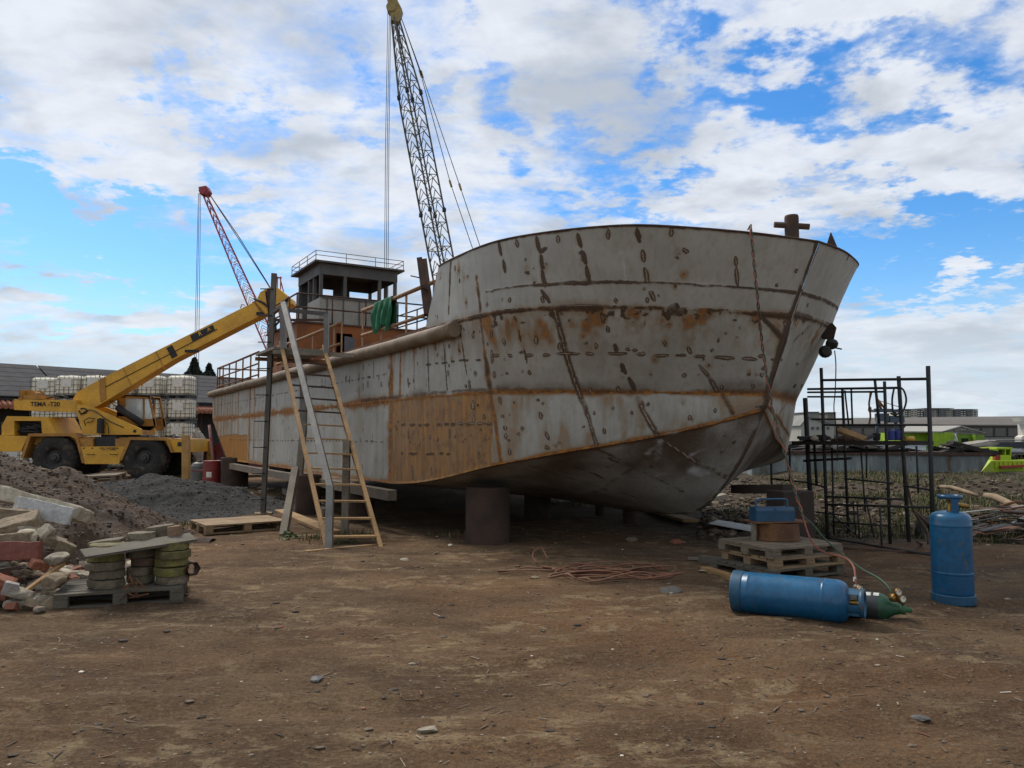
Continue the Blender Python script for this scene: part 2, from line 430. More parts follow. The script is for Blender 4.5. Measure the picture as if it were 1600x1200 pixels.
def make_ground():
    xs = axis_pts(-2500, 2500, -9, 9, .06, 1.10); ys = axis_pts(-60, 4000, 2.6, 13, .045, 1.07)
    X, Y = np.meshgrid(xs, ys); nx, ny = len(xs), len(ys)
    Z = ground_z(X.ravel(), Y.ravel()); GRID.extend([xs.tolist(), ys.tolist(), Z.reshape(ny, nx).tolist()]); V = np.stack([X.ravel(), Y.ravel(), Z], 1)
    i = np.arange((ny-1)*(nx-1)); r = i//(nx-1); c = i % (nx-1); a = r*nx+c
    Fc = np.stack([a, a+1, a+nx+1, a+nx], 1)
    me = bpy.data.meshes.new('ground'); me.from_pydata(V.tolist(), [], Fc.tolist()); me.polygons.foreach_set('use_smooth', [True]*len(Fc)); me.materials.append(ground_mat()); me.update()
    o = bpy.data.objects.new('ground', me); C.objects.link(o); tag(o, 'brown trampled dirt of the shipyard', 'ground', kind='structure')
make_ground()
# ================================================================ the workboat: hull
NB, NS = 380, 300                        # columns round the bow and along the side
def line_cols(bow, stern_u, z_stern=None, n_side=NS):
    b = cr(bow, NB); p0 = b[0]
    side = [Vector((stern_u+(p0.x-stern_u)*k/n_side, p0.y, p0.z if z_stern is None else z_stern+(p0.z-z_stern)*(k/n_side))) for k in range(n_side)]
    return side+b
L_RIM = cr([(-1.29,-.02,4.24),(-.9,-.02,4.26),(0,.0,4.27),(.55,.10,4.27),(1.09,.36,4.27),(1.65,.72,4.26),(2.08,1.17,4.25),(2.42,1.9,4.23),(2.70,2.65,4.20),(2.90,3.5,4.17)], NB)
L_SEAM_T = .70
L_DECK_B = [(-3,0,3.31),(-2.2,0,3.32),(-1.4,0,3.33),(-.6,.02,3.34),(.05,.10,3.35),(.51,.26,3.35),(1.1,.75,3.34),(1.66,1.46,3.32),(2.1,2.4,3.30),(2.46,3.5,3.27)]
L_DKB = cr([(-1.80,.0,3.33)]+L_DECK_B[2:], NB)
L_DECK = line_cols(L_DECK_B, -20.3, 3.12)
L_CH1 = line_cols([(-3,0,2.24),(-2.2,.01,2.24),(-1.4,.06,2.24),(-.6,.20,2.24),(-.10,.42,2.24),(.38,.86,2.24),(1.03,1.92,2.23),(1.5,2.70,2.22),(2.02,3.5,2.20)], -20.2)
L_CH2 = line_cols([(-3.1,0,.80),(-2.2,.02,.86),(-1.3,.12,.98),(-.35,.38,1.18),(.35,1.15,1.38),(.95,2.1,1.57),(1.5,2.85,1.77),(1.93,3.5,1.98)], -17.3, .85)
_kb = cr([(1.93,3.5,1.98),(1.62,3.5,1.42),(1.165,3.5,.88),(.62,3.5,.47),(-.2,3.5,.36),(-1.6,3.5,.36),(-3.1,3.5,.40)], 60)[::-1]
# keel columns: straight aft, then creeping up the stem with the chine columns
def keel_cols():
    out = []
    for i, p in enumerate(L_CH2):
        if i < NS: out.append(Vector((p.x, 3.5, .40)))
        else:
            t = (i-NS)/(NB-1); f = t**1.25*59; k = min(58, int(f)); out.append(_kb[k].lerp(_kb[k+1], f-k))
    return out
L_KEEL = keel_cols()
# stern: the lower plate is cut away in a curve
def stern_curve(p, t):                    # t 0 at upper chine, 1 at lower chine
    return p
def far_v(p):                            # the far side is a little narrower at the rim
    k = 1-.13*float(sstep(2.4, 4.1, p.z))*float(sstep(-2.5, .5, p.x)); return HB+(HB-p.y)*k
hull_v, hull_f, hull_uv = [], [], []
def strip(A, B, rows, bulge=0, side=1, skip=1, exp=1.0, cap_last=True):
    global hull_v, hull_f
    idx = list(range(0, len(A), skip))
    if idx[-1] != len(A)-1: idx.append(len(A)-1)
    base = len(hull_v); n = len(idx)
    for r in range(rows+1):
        t = r/rows
        for i in idx:
            a, b = A[i], B[i]; p = a.lerp(b, t)
            if bulge:                     # plates curve a little between the seams
                p = p+Vector((1,0,0))*(bulge*4*t*(1-t))*max(0, (i-NS)/NB if len(A) > NB else i/NB)
            v = p.y if side == 1 else far_v(p)
            hull_v.append(H(p.x, v, p.z))
    for r in range(rows):
        for c in range(n-1):
            q = [base+r*n+c, base+(r+1)*n+c, base+(r+1)*n+c+1, base+r*n+c+1]
            hull_f.append(q if side == 1 else q[::-1])
L_CH2S = L_CH2
strips = []
for side, sk, rs in ((1, 1, (64, 72, 84, 60)), (-1, 2, (32, 36, 42, 24))):
    s0 = len(hull_v); strip(L_RIM, L_DKB, rs[0], 0, side, sk); strips.append((side, 'bulwark', s0, len(hull_v)))
    s0 = len(hull_v); strip(L_DECK, L_CH1, rs[1], 0, side, sk); strips.append((side, 'upper', s0, len(hull_v)))
    s0 = len(hull_v); strip(L_CH1, L_CH2, rs[2], .03, side, sk); strips.append((side, 'lower', s0, len(hull_v)))
    s0 = len(hull_v); strip(L_CH2, L_KEEL, rs[3], 0, side, sk*2); strips.append((side, 'bottom', s0, len(hull_v)))
NHULL = len(hull_v)
bvh = BVHTree.FromPolygons([tuple(p) for p in hull_v], hull_f)
def on_hull(px, py):
    r = ray(px, py).normalized(); loc, nor, i, d = bvh.ray_cast(Vector((0,0,CAMZ)), r)
    if loc is None: return None
    return loc
HV = np.array([tuple(p) for p in hull_v])
# ---- wear and weld marks, as fields over the plating
def seg_dist(Pn, pts):
    best = np.full(len(Pn), 1e9)
    for a, b in zip(pts[:-1], pts[1:]):
        a = np.array(a); b = np.array(b); d = b-a; L = d@d
        t = np.clip(((Pn-a)@d)/max(L, 1e-9), 0, 1); q = Pn-a-t[:,None]*d
        best = np.minimum(best, np.sqrt((q*q).sum(1)))
    return best
wob = np.stack([fbm(HV*5+k*31, 3) for k in range(3)], 1)*.02
wob2 = np.stack([fbm(HV*22+k*31, 3) for k in range(3)], 1)*.008
HW = HV+wob*.4+wob2*.6
big = fbm(HV*1.3, 4); fine = fbm(HV*9, 4)
rust = np.zeros(NHULL); scorch_shade = np.zeros(NHULL); core = np.zeros(NHULL); panel = np.zeros(NHULL); raise_ = np.zeros(NHULL)
def near(pts, rad):
    a = np.array([tuple(p) for p in pts]); lo = a.min(0)-rad; hi = a.max(0)+rad
    return np.where(((HV > lo) & (HV < hi)).all(1))[0]
def seam(pts3, w=.03, halo=.12, ru=.8, sco=.6, bead=.004, cr_=0.0):
    pts3 = [p for p in pts3 if p is not None]
    ii = near(pts3, halo*2.2+.1)
    if len(ii) == 0: return
    d = seg_dist(HW[ii], [tuple(p) for p in pts3])
    h = halo*(1+.6*big[ii]+.35*fine[ii]); h = np.maximum(h, .02)
    rust[ii] = np.maximum(rust[ii], ru*np.clip(1-d/h, 0, 1)**1.3)
    scorch_shade[ii] = np.maximum(scorch_shade[ii], sco*sstep(w*(1.5+.9*big[ii]), w*.4, d)*np.clip(.92+.5*fine[ii]+.25*big[ii], .5, 1))
    core[ii] = np.maximum(core[ii], cr_*sstep(w*.55, w*.2, d)*(fine[ii] > -.25))
    raise_[ii] = np.maximum(raise_[ii], bead*sstep(w*.8, 0, d))
def dash(p, q, w=.045, sco=.95, cr_=.55, halo=.0):
    if p is None or q is None: return
    ii = near([p, q], .25)
    if len(ii) == 0: return
    a = np.array(p); b = np.array(q); d_ = b-a; t = np.clip(((HW[ii]-a)@d_)/max(d_@d_, 1e-9), 0, 1)
    d = np.sqrt(((HW[ii]-a-t[:,None]*d_)**2).sum(1)); ww = w*(.45+.75*np.sqrt(np.clip(t*(1-t)*4, 0, 1)))*.46
    scorch_shade[ii] = np.maximum(scorch_shade[ii], sco*sstep(ww*1.35, ww*.75, d))
    core[ii] = np.maximum(core[ii], cr_*1.3*sstep(ww*.62, ww*.3, d))
    raise_[ii] = np.maximum(raise_[ii], .004*sstep(ww, 0, d))
    rust[ii] = np.maximum(rust[ii], .4*sstep(ww*3.2, ww*.9, d))
def T(off, pts, s=4.0): return [on_hull(off[0]+x/s, off[1]+y/s) for x, y in pts]
Z5, Z6, Z7, Z8, Z4 = (660,320), (1000,310), (700,580), (1000,560), (380,500)
def poly_px(pts, n=14):
    out = []
    for (a, b) in zip(pts[:-1], pts[1:]):
        for k in range(n): out.append(on_hull(a[0]+(b[0]-a[0])*k/n, a[1]+(b[1]-a[1])*k/n))
    out.append(on_hull(*pts[-1])); return [o for o in out if o is not None]
EDGE = lambda Ln, a, b, st=6: [H(p.x, p.y, p.z) for p in Ln[a:b:st]]
# plating seams
seam([q+Vector((0,0,-.035)) for q in EDGE(L_DECK, NS, NS+NB)], .042, .17, .85, .9, .010, .35)
seam([H(p.x, far_v(p), p.z) for p in L_DECK[NS::8]], .05, .16, .7, .8, .01)
seam(EDGE(L_CH1, 0, NS), .024, .20, 1.15, .22, .006); seam(EDGE(L_CH1, NS-6, NS+NB), .022, .095, 1.05, .25, .006); seam([q+Vector((0,0,.05)) for q in EDGE(L_CH1, NS-30, NS+NB)], .035, .03, .3, .62, .0)
seam([H(p.x, 2*HB-p.y, p.z) for p in L_CH1[NS::8]], .028, .22, 1.0, .45, .006)
seam(EDGE(L_CH2, 0, NS), .03, .15, 1.1, .12, .008); seam(EDGE(L_CH2, NS-6, NS+NB), .024, .11, 1.05, .15, .008)
seam([H(p.x, 2*HB-p.y, p.z) for p in L_CH2[NS::8]], .03, .15, .9, .35, .008)
seam([H(p.x, p.y, p.z) for p in L_RIM[::8]], .025, .06, .55, .75, .004)
seam([H(p.x, far_v(p), p.z) for p in L_RIM[::8]], .025, .05, .5, .7, .004)
bwl = [L_RIM[i].lerp(L_DKB[i], L_SEAM_T) for i in range(NB)]
bw = [H(p.x, p.y, p.z) for p in bwl[104::6]]
seam(bw, .026, .06, .5, .95, .005, .5)
seam([H(p.x, far_v(p), p.z) for p in bwl[104::6]], .03, .07, .4, .95, .005, .3)
# stem and the vertical plate joints round the bow
stem = [H(L_RIM[-1].x, HB, L_RIM[-1].z), H(L_DECK[-1].x, HB, L_DECK[-1].z), H(L_CH1[-1].x, HB, L_CH1[-1].z), H(L_CH2[-1].x, HB, L_CH2[-1].z)]+[H(p.x, HB, p.z) for p in _kb[::-3]]
seam(stem, .058, .10, .5, 1.0, .010, .12)
seam(poly_px([(705,405),(703,440),(701,490)], 10), .028, .07, .7, .8, .004)
seam(T(Z5, [(335,455),(350,560),(360,640),(362,700),(385,900),(410,1080),(425,1170)]), .05, .11, .95, .65, .006)
seam(poly_px([(766,615),(775,670),(783,722)], 10), .04, .1, 1, .3, .006)
seam(T(Z5, [(820,640),(870,820),(920,1000),(980,1180)]), .04, .07, .7, .85, .006, .7)
seam(T(Z7, [(770,0),(830,160),(880,300),(930,470)]), .035, .07, .75, .75, .006, .7)
seam(T(Z7, [(1190,170),(1240,280),(1300,395)]), .04, .08, .7, .8, .006, .8)
seam(T(Z7, [(1330,425),(1450,500),(1590,590)])+T(Z8, [(440,690),(545,745)]), .04, .06, .55, .85, .006, .8)
seam(T(Z7, [(930,480),(1060,550),(1200,620),(1500,770)]), .03, .05, .4, .75, .004, .15)
seam(T(Z7, [(520,590),(700,650),(900,710),(1200,800)]), .03, .05, .5, .7, .004)
seam(T(Z7, [(1290,450),(1180,580),(1040,680),(900,760)]), .05, .10, .6, .7, .006)
seam(T(Z8, [(370,40),(430,120),(480,200)]), .035, .06, .6, .85, .006, .6)
seam(T(Z8, [(520,230),(580,340)]), .035, .06, .9, .6, .006, .3)
seam(T(Z6, [(745,730),(830,810),(910,900)]), .035, .06, .6, .8, .006)
seam(T(Z6, [(960,890),(1070,790)]), .03, .05, .5, .6, .004)
seam(T(Z6, [(1350,410),(1280,520),(1215,650)]), .012, .03, .3, .7, .002)
seam(T(Z8, [(800,300),(870,380),(930,480),(935,590)]), .04, .10, .95, .5, .006)
seam(T(Z8, [(910,280),(860,360)]), .03, .06, .8, .4, .004)
seam(T(Z8, [(5,270),(45,370),(90,450)]), .04, .06, .7, .8, .006, .7)
# stitch welds, as they lie on the plates
def dashes(off, lst, **kw):
    for (x1, y1, x2, y2) in lst: dash(on_hull(off[0]+x1/4, off[1]+y1/4), on_hull(off[0]+x2/4, off[1]+y2/4), **kw)
dashes(Z5, [(590,215,597,265),(845,190,850,235),(1160,155,1162,215),(1555,145,1555,195),(205,380,207,415),(545,580,550,605),(430,780,432,835),(708,820,710,870),(1085,865,1088,890),
            (855,860,858,905),(1505,845,1525,880),(430,910,436,990),(447,1040,452,1080),(330,1040,332,1070),(155,1040,158,1070),(312,800,314,835),(80,870,82,905),(1020,860,1026,875),
            (505,840,512,880),(470,1130,474,1160),(290,1125,292,1145),(742,570,752,610),(1120,670,1135,735),(1155,760,1165,800),(1205,580,1215,610),(1400,580,1410,610)], w=.05)
dashes(Z5, [(710,200,730,300),(730,300,775,268),(735,310,752,400),(750,410,768,510),(740,530,795,610),(970,180,995,265),(1000,285,1022,370),(1022,380,1042,485),(1340,150,1358,240),(1378,285,1385,355),(1390,395,1408,480),
            (478,235,492,320),(503,345,518,425),(318,270,326,360),(393,250,396,290),(1200,870,1220,920),(1240,985,1272,1055),(1290,1080,1330,1160),(1425,540,1450,600),(1515,680,1540,715)], w=.055, cr_=.3)
dashes(Z5, [(650,938,690,938),(750,938,795,938),(845,928,980,930),(1020,932,1070,932),(1160,928,1280,930),(1340,935,1390,937),(1455,940,1540,940),(440,945,475,942),(535,942,560,942),(1270,908,1295,905),(1310,908,1340,910)], w=.05, cr_=.6)
dashes(Z5, [(575,690,592,730),(600,785,612,850),(635,900,655,985),(668,1030,675,1060),(232,790,240,830),(245,860,275,1060),(130,860,150,1160),(32,880,38,1160)], w=.028, cr_=0)
dashes(Z5, [(20,1000,50,997),(80,992,95,990),(115,988,155,985),(180,980,200,978),(225,972,290,970),(330,968,360,968)], w=.032, cr_=.1)
dashes(Z6, [(195,190,198,235),(380,185,382,235),(568,190,578,280),(598,360,603,425),(602,435,612,540),(775,210,780,250),(965,235,975,268),(265,310,300,335),(15,330,25,395),(32,435,45,525),(975,445,982,460),
            (1245,310,1232,340),(1300,365,1296,385),(850,535,858,550),(295,925,320,970),(275,1095,285,1120),(485,885,492,895),(450,940,448,960),(1045,660,1050,675),(905,770,915,800),(60,580,95,640),(755,1090,760,1115)], w=.05)
dashes(Z6, [(225,980,290,980),(340,987,405,988),(465,993,585,995),(640,998,730,1002),(820,1006,890,1008),(100,980,175,980),(740,985,770,985),(975,1030,990,1035),(0,972,30,974)], w=.05, cr_=.5)
dashes(Z6, [(1060,600,1100,612),(1115,618,1200,660)], w=.04, cr_=.2)
dashes(Z6, [(1060,960,1085,900),(1130,945,1150,890),(1000,870,1020,840),(1070,900,1082,880),(1040,1070,1050,1050)], w=.022, cr_=0)
dashes(Z7, [(320,165,330,205),(340,275,342,290),(380,268,386,274),(352,340,358,370),(362,390,364,425),(382,480,388,520),(575,260,588,300),(612,380,628,430),(600,478,635,482),(975,360,980,390),(842,345,848,352),(440,385,444,400),
            (562,170,566,190),(160,210,162,240),(505,0,512,20),(1480,15,1488,40),(108,85,112,105),(128,60,132,80),(888,105,895,130),(1060,95,1068,125),(1268,595,1275,600)], w=.05)
dashes(Z7, [(150,180,153,240),(158,285,162,325),(190,495,195,535),(60,325,95,327),(130,327,170,328),(190,327,215,328),(245,328,270,328),(105,415,108,430),(232,420,236,440)], w=.05, sco=.6, cr_=.5)
dashes(Z7, [(690,550,745,580),(1000,540,1060,570),(990,600,1010,590),(890,632,975,670),(800,600,840,612)], w=.03, cr_=0)
dashes(Z8, [(505,170,515,190),(700,185,712,165),(465,310,472,335),(310,355,315,385),(760,90,766,110),(585,520,595,525),(500,585,515,590),(60,675,85,682),(960,165,972,178),(1005,165,1015,180)], w=.05)
dashes(Z4, [(1030,360,1035,420),(1410,405,1413,425),(1450,325,1453,350),(1568,320,1572,360),(1108,150,1112,185),(1195,160,1200,180),(1278,320,1280,350),(640,350,642,400),(862,390,866,420),(915,680,918,740),(1030,680,1034,740),(1288,680,1290,740),
            (1060,690,1062,715),(1163,715,1165,740),(1125,730,1128,745),(1210,740,1216,755),(1320,720,1322,735),(1425,520,1428,560),(1440,600,1442,640),(1055,910,1058,1000),(1170,915,1174,970),(1470,830,1476,860),(1500,590,1508,620)], w=.05)
dashes(Z4, [(985,655,1010,655),(1040,655,1075,655),(1095,655,1115,655),(1130,652,1165,652),(1210,652,1240,652),(1255,650,1285,650),(1300,650,1325,650),(1350,648,1375,648),(1395,650,1425,650),(1465,650,1490,650),(1520,650,1550,650),
            (985,830,1000,830),(1035,832,1085,832),(1140,835,1190,835),(1225,835,1250,835),(1270,838,1290,838)], w=.05, sco=.7, cr_=.3)
dashes(Z4, [(1068,185,1068,470),(1156,185,1158,470),(1258,150,1262,290),(1350,60,1395,345),(1270,400,1272,440)], w=.02, sco=.7, cr_=0)
# straight side: frame lines and stringers seen through the plate, and rusted joints
US = np.arange(-19.6, -3.2, .50)
for u in US:
    for (za, zb) in ((3.0, 2.3), (2.15, .9)):
        z = za
        while z > zb:
            L = random.uniform(.12, .34)
            dash(H(u, 0, z), H(u, 0, max(zb, z-L)), w=.024, sco=random.uniform(.35, .75), cr_=0); z -= L+random.uniform(.05, .3)
for z0 in (2.72, 1.52):
    u = -17.0 if z0 < 2 else -19
    while u < -3.4:
        L = random.uniform(.06, .2); dash(H(u, 0, z0), H(u+L, 0, z0), w=.034, sco=random.uniform(.5, .9), cr_=.1); u += L+random.uniform(.06, .2)
for k in range(46):
    u = random.uniform(-18, -3.3); z = random.choice((random.uniform(2.4, 3.05), random.uniform(1, 2.1))); dash(H(u, 0, z), H(u+.01, 0, z-random.uniform(.05, .16)), w=.05, sco=.7, cr_=.3)
for px, za, zb in ((390,3.1,.85),(397,3.1,.85),(610,3.1,.8),(624,3.1,2.24),(470,2.2,.85)):
    u = side_u(px); seam([H(u, 0, za-(za-zb)*k/12) for k in range(13)], .03, .26 if px in (390,610) else .10, 1.1, .2, .004)
dash(H(side_u(399), 0, 3.05), H(side_u(399), 0, .86), w=.02, sco=.9, cr_=0)
# patina: bare orange plates, weeping rust, soot under the deck weld, shade painted on the bottom
def hull_uvz():
    rel = HV-np.array(tuple(K0)); return rel@np.array(tuple(FW)), rel@np.array(tuple(SB)), HV[:, 2]
Uh, Vh, Zh = hull_uvz()
iB = np.zeros(NHULL, bool); iU = iB.copy(); iL = iB.copy(); iBot = iB.copy()
for side, nm, a, b in strips: {'bulwark': iB, 'upper': iU, 'lower': iL, 'bottom': iBot}[nm][a:b] = True
port = Vh < HB
pu0, pu1 = side_u(612), -.28
edge = Uh+(Zh-2.2)*-.10+.02*fine
panel[iL & port] = (sstep(pu0-.03, pu0+.02, Uh+.03*fine)*sstep(pu1+.03, pu1-.02, edge-.05))[iL & port]
pst = iL & port & (Uh < side_u(388)+.05*fine)
panel[pst] = np.maximum(panel[pst], sstep(1.75, 1.60, Zh[pst]+.05*big[pst])*1.15)
streak = fbm(np.stack([Uh*7, Vh*7, Zh*.5], 1), 4)
side_m = (iU | iL) & port & (Uh < side_u(610))
rust[side_m] = np.maximum(rust[side_m], np.clip(.34+.5*streak[side_m]+.2*big[side_m], 0, .85)*(.5+.5*sstep(-9, -19, Uh[side_m])))
up = iU & (Uh > -3.3)
rust[up] = np.maximum(rust[up], np.clip(.22+.30*sstep(2.6, 3.3, Zh[up])+.6*streak[up]*sstep(2.4, 3.3, Zh[up]), 0, .75))
lo_ = iL & (Uh > -.4)
rust[lo_] = np.maximum(rust[lo_], np.clip(.24+.45*streak[lo_]+.3*big[lo_], 0, .6))
for k in range(150):                     # burns where brackets were cut away, small drips below them
    u = random.uniform(-3, 2.3); z = random.choice((random.uniform(2.4, 3.25), random.uniform(3.4, 4.1), random.uniform(1.5, 2.15))); o = H(u, -2, z); hit = bvh.ray_cast(o, SB)
    if hit[0] is None: continue
    q = hit[0]; dash(q, q+Vector((random.uniform(-.02,.02), 0, -random.uniform(.02,.07))), w=random.uniform(.025,.06), sco=random.uniform(.4,.85), cr_=random.choice((0,0,.6)))
    if random.random() < .55:
        ii = near([q], .4); d = np.sqrt(((HW[ii]-np.array(tuple(q)))**2*np.array([1,1,.25])).sum(1)); rust[ii] = np.maximum(rust[ii], random.uniform(.4,.8)*sstep(random.uniform(.06,.16), .01, d)*np.clip(.8+.6*fine[ii], 0, 1))
sp = fbm(HV*13+40, 4)-1.05+.85*sstep(3.0, 3.33, Zh)*iU
spat = sstep(.0, .35, sp+.25*sstep(.5, 1.5, Uh))
scorch_shade[iU] = np.maximum(scorch_shade[iU], .8*spat[iU]*sstep(2.6, 3.2, Zh[iU]))
core[iU] = np.maximum(core[iU], .55*sstep(.55, .8, sp[iU]))
# above a chine soot gathers
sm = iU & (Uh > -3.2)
scorch_shade[sm] = np.maximum(scorch_shade[sm], .5*sstep(2.42+.08, 2.26, Zh[sm]-.05*big[sm])*np.clip(.6+.5*big[sm], 0, 1))
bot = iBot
rust[bot] = np.maximum(rust[bot], np.clip(.22+.35*big[bot], 0, .6)); scorch_shade[bot] = np.maximum(scorch_shade[bot], np.clip(.52+.25*big[bot], 0, .8))  # rusty bottom plates, darkened throughout: underside shade put into the colour
scr = np.zeros(NHULL)
for off, pts, w in ((Z5, [(1245,290),(1258,370),(1272,470)], .02),(Z5, [(1200,450),(1265,465)], .015),(Z7, [(1325,440),(1310,540)], .05),(Z7, [(1440,385),(1370,398)], .04),(Z7, [(1295,470),(1245,520)], .035),(Z7, [(1520,620),(1590,640)], .09),(Z7, [(1300,655),(1390,640)], .05),(Z8, [(330,690),(420,720)], .07),(Z8, [(300,620),(400,560)], .03),(Z8, [(800,540),(830,480)], .03),(Z7, [(640,190),(655,330)], .012),(Z7, [(760,330),(780,400)], .012),(Z8, [(170,470),(225,463)], .035)):
    tp = [p for p in T(off, pts) if p is not None]
    if len(tp) < 2: continue
    ii = near(tp, .3); d = seg_dist(HW[ii]+wob2[ii]*2, [tuple(p) for p in tp]); scr[ii] = np.maximum(scr[ii], sstep(w, w*.2, d)*np.clip(.65+.6*fine[ii], 0, 1))
# raise the weld beads along the plate normal (towards the camera side outward)
def hull_material():
    m, t, b = newmat('hull_plate')
    v = t.new('ShaderNodeTexCoord').outputs['Object']
    n1 = t.noise(v, 1.2, 6, .6); n2 = t.noise(t.mapping(v, (9,9,.7)), 1.6, 6, .65); n3 = t.noise(v, 30, 5, .65); n5 = t.noise(v, 7, 6, .65)
    grey = t.mix(t.ss(.3,.7,n1), (.325,.312,.272), (.420,.404,.355))
    grey = t.mix(t.math('MULTIPLY', t.ss(.42,.72,n2), .5), grey, (.27,.235,.165))
    grey = t.mix(t.math('MULTIPLY', t.ss(.56,.7,n5), .22), grey, (.22,.20,.17))
    ru = t.attr('rust'); so_ = t.attr('scorch_shade'); co_ = t.attr('core'); pa = t.attr('panel'); sc2 = t.attr('scratch')
    n4 = t.noise(v, 12, 6, .7)
    wash = t.math('MULTIPLY', t.ss(0.12, .75, t.math('ADD', ru, t.math('MULTIPLY', t.math('SUBTRACT', n5, .5), .45))), .74)
    col = t.mix(wash, grey, (.235,.165,.085))
    heavy = t.ss(.50, .86, t.math('ADD', ru, t.math('MULTIPLY', t.math('SUBTRACT', n4, .5), .6)))
    rc = t.mix(t.ss(.35,.65,n4), (.125,.050,.017), (.36,.150,.032))
    col = t.mix(heavy, col, rc)
    pc = t.mix(t.ss(.32,.66,n2), (.190,.085,.026), (.350,.165,.038)); pc = t.mix(t.math('MULTIPLY', t.ss(.38,.60,t.noise(v,1.9,7,.65)), .45), pc, (.230,.150,.070)); pc = t.mix(t.math('MULTIPLY', t.ss(.46,.64,n5), .75), pc, (.150,.078,.034))
    col = t.mix(t.math('MULTIPLY', t.ss(.3,.7,pa), .93), col, pc)
    n8 = t.noise(t.mapping(v, (5,5,.5)), 2.2, 7, .7); col = t.mix(t.math('MULTIPLY', t.math('MULTIPLY', t.ss(.52,.68,n8), t.ss(.3,.7,pa)), .55), col, (.43,.185,.030))
    over = t.math('SUBTRACT', pa, 1.0, clamp=True); col = t.mix(t.math('MULTIPLY', t.ss(0,.15,over), .75), col, (.38,.165,.022))
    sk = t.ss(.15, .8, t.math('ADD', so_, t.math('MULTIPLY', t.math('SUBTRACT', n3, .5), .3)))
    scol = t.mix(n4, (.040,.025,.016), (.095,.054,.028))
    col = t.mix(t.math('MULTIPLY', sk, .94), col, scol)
    col = t.mix(t.math('MULTIPLY', t.ss(.3,.8,co_), .85), col, t.mix(n3, (.24,.17,.11), (.46,.38,.29)))
    col = t.mix(t.math('MULTIPLY', sc2, .75), col, (.50,.50,.48))
    t.l.new(col, b.inputs['Base Color'])
    rg = t.math('ADD', t.math('MULTIPLY', t.math('MAXIMUM', heavy, sk), .3), t.math('MULTIPLY_ADD', n1, .2, .42), clamp=True)
    t.l.new(rg, b.inputs['Roughness']); b.inputs['Specular IOR Level'].default_value = .35
    hh = t.math('ADD', t.math('MULTIPLY', n3, t.math('MULTIPLY_ADD', heavy, .8, .06)), t.math('MULTIPLY', n1, .35)); hh = t.math('ADD', hh, t.math('MULTIPLY', so_, .35))
    t.l.new(t.bump(hh, .35, .02), b.inputs['Normal'])
    return m
M_HULL = hull_material()
boat = empty('workboat', H(-8, HB, 0), 'long unpainted grey steel workboat hull, rust streaked, propped on round steel posts', 'boat')
def make_hull():
    me = bpy.data.meshes.new('hull'); off = boat.location
    me.from_pydata([tuple(p-off) for p in hull_v], [], hull_f); me.update()
    nrm = np.zeros(NHULL*3); me.vertices.foreach_get('normal', nrm); nrm = nrm.reshape(-1, 3)
    # outward buckling of thin plate between the frames, and weld beads
    sgn = np.sign((nrm*(HV-np.array(tuple(H(-6, HB, 1.8))))).sum(1)); sgn[sgn == 0] = 1
    quilt = .005*big+.004*fbm(HV*2.6, 2)-.007*np.abs(np.sin(Uh*math.pi/.5))*(iU | iL)*(Uh < 0)
    q = HV+nrm*(sgn*(raise_+quilt*(~iBot)))[:, None]-np.array(tuple(off))
    me.vertices.foreach_set('co', q.ravel())
    for nm, arr in (('rust', rust), ('scorch_shade', scorch_shade), ('core', core), ('panel', panel), ('scratch', scr)):
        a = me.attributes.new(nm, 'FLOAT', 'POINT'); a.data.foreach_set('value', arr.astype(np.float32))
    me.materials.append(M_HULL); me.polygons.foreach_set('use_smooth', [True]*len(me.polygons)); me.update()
    o = bpy.data.objects.new('hull', me); C.objects.link(o); o.parent = boat
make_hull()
# ================================================================ the workboat: deck, houses, rails
RUST = mat('rust_steel', (.20,.085,.032), (.085,.040,.020), 4, .85, 0, .25, 40, (.30,.16,.06), .42, 3)
RUSTD = mat('dark_rust_steel', (.075,.040,.026), (.035,.022,.017), 4, .85, 0, .25, 40, (.15,.07,.03), .35, 4)
RUSTP = mat('rust_plate', (.225,.082,.022), (.13,.050,.018), 1.6, .85, 0, .15, 30, (.075,.04,.025), .38, 1.5)
TANRAIL = mat('tan_rail', (.30,.20,.11), (.19,.095,.04), 5, .75, 0, .15, 40, (.12,.048,.018), .48, 5)
PRIMER = mat('grey_plate', (.29,.29,.275), (.21,.205,.19), 1.4, .6, 0, .06, 30, (.16,.09,.045), .36, 2.5)
DKPLATE = mat('weathered_plate', (.085,.085,.084), (.048,.047,.046), 2.2, .65, 0, .08, 30, (.10,.062,.04), .34, 3)
BLACK = mat('black_steel', (.022,.022,.023), (.014,.014,.014), 4, .7, 0, .12, 40, (.055,.035,.022), .35, 5)
GALV = mat('galvanised', (.20,.20,.20), (.14,.14,.14), 5, .55, .2, .06, 40, (.18,.12,.08), .3, 5)
WOODG = mat('grey_wood', (.235,.215,.185), (.15,.135,.112), 3, .85, 0, .3, 30, (.10,.08,.06), .34, 3, (1,1,1))
WOODT = mat('tan_wood', (.34,.215,.095), (.22,.135,.06), 3, .8, 0, .25, 30, (.13,.09,.05), .36, 4)
PIPE = mat('fender_pipe', (.20,.16,.11), (.125,.085,.05), 2.5, .7, 0, .1, 30, (.11,.058,.028), .44, 2.6)
DARKIN = mat('dark_inside', (.012,.012,.012), None, 3, .9, 0, 0)
def part(mb, name, m, root, label=None):
    o = mb.build(name, m, root); 
    if label: o['label'] = label
    return o
def sub(nm, loc, par=None):
    par = par or boat; e = empty(nm, Vector(loc)-par.location); e.parent = par; return e
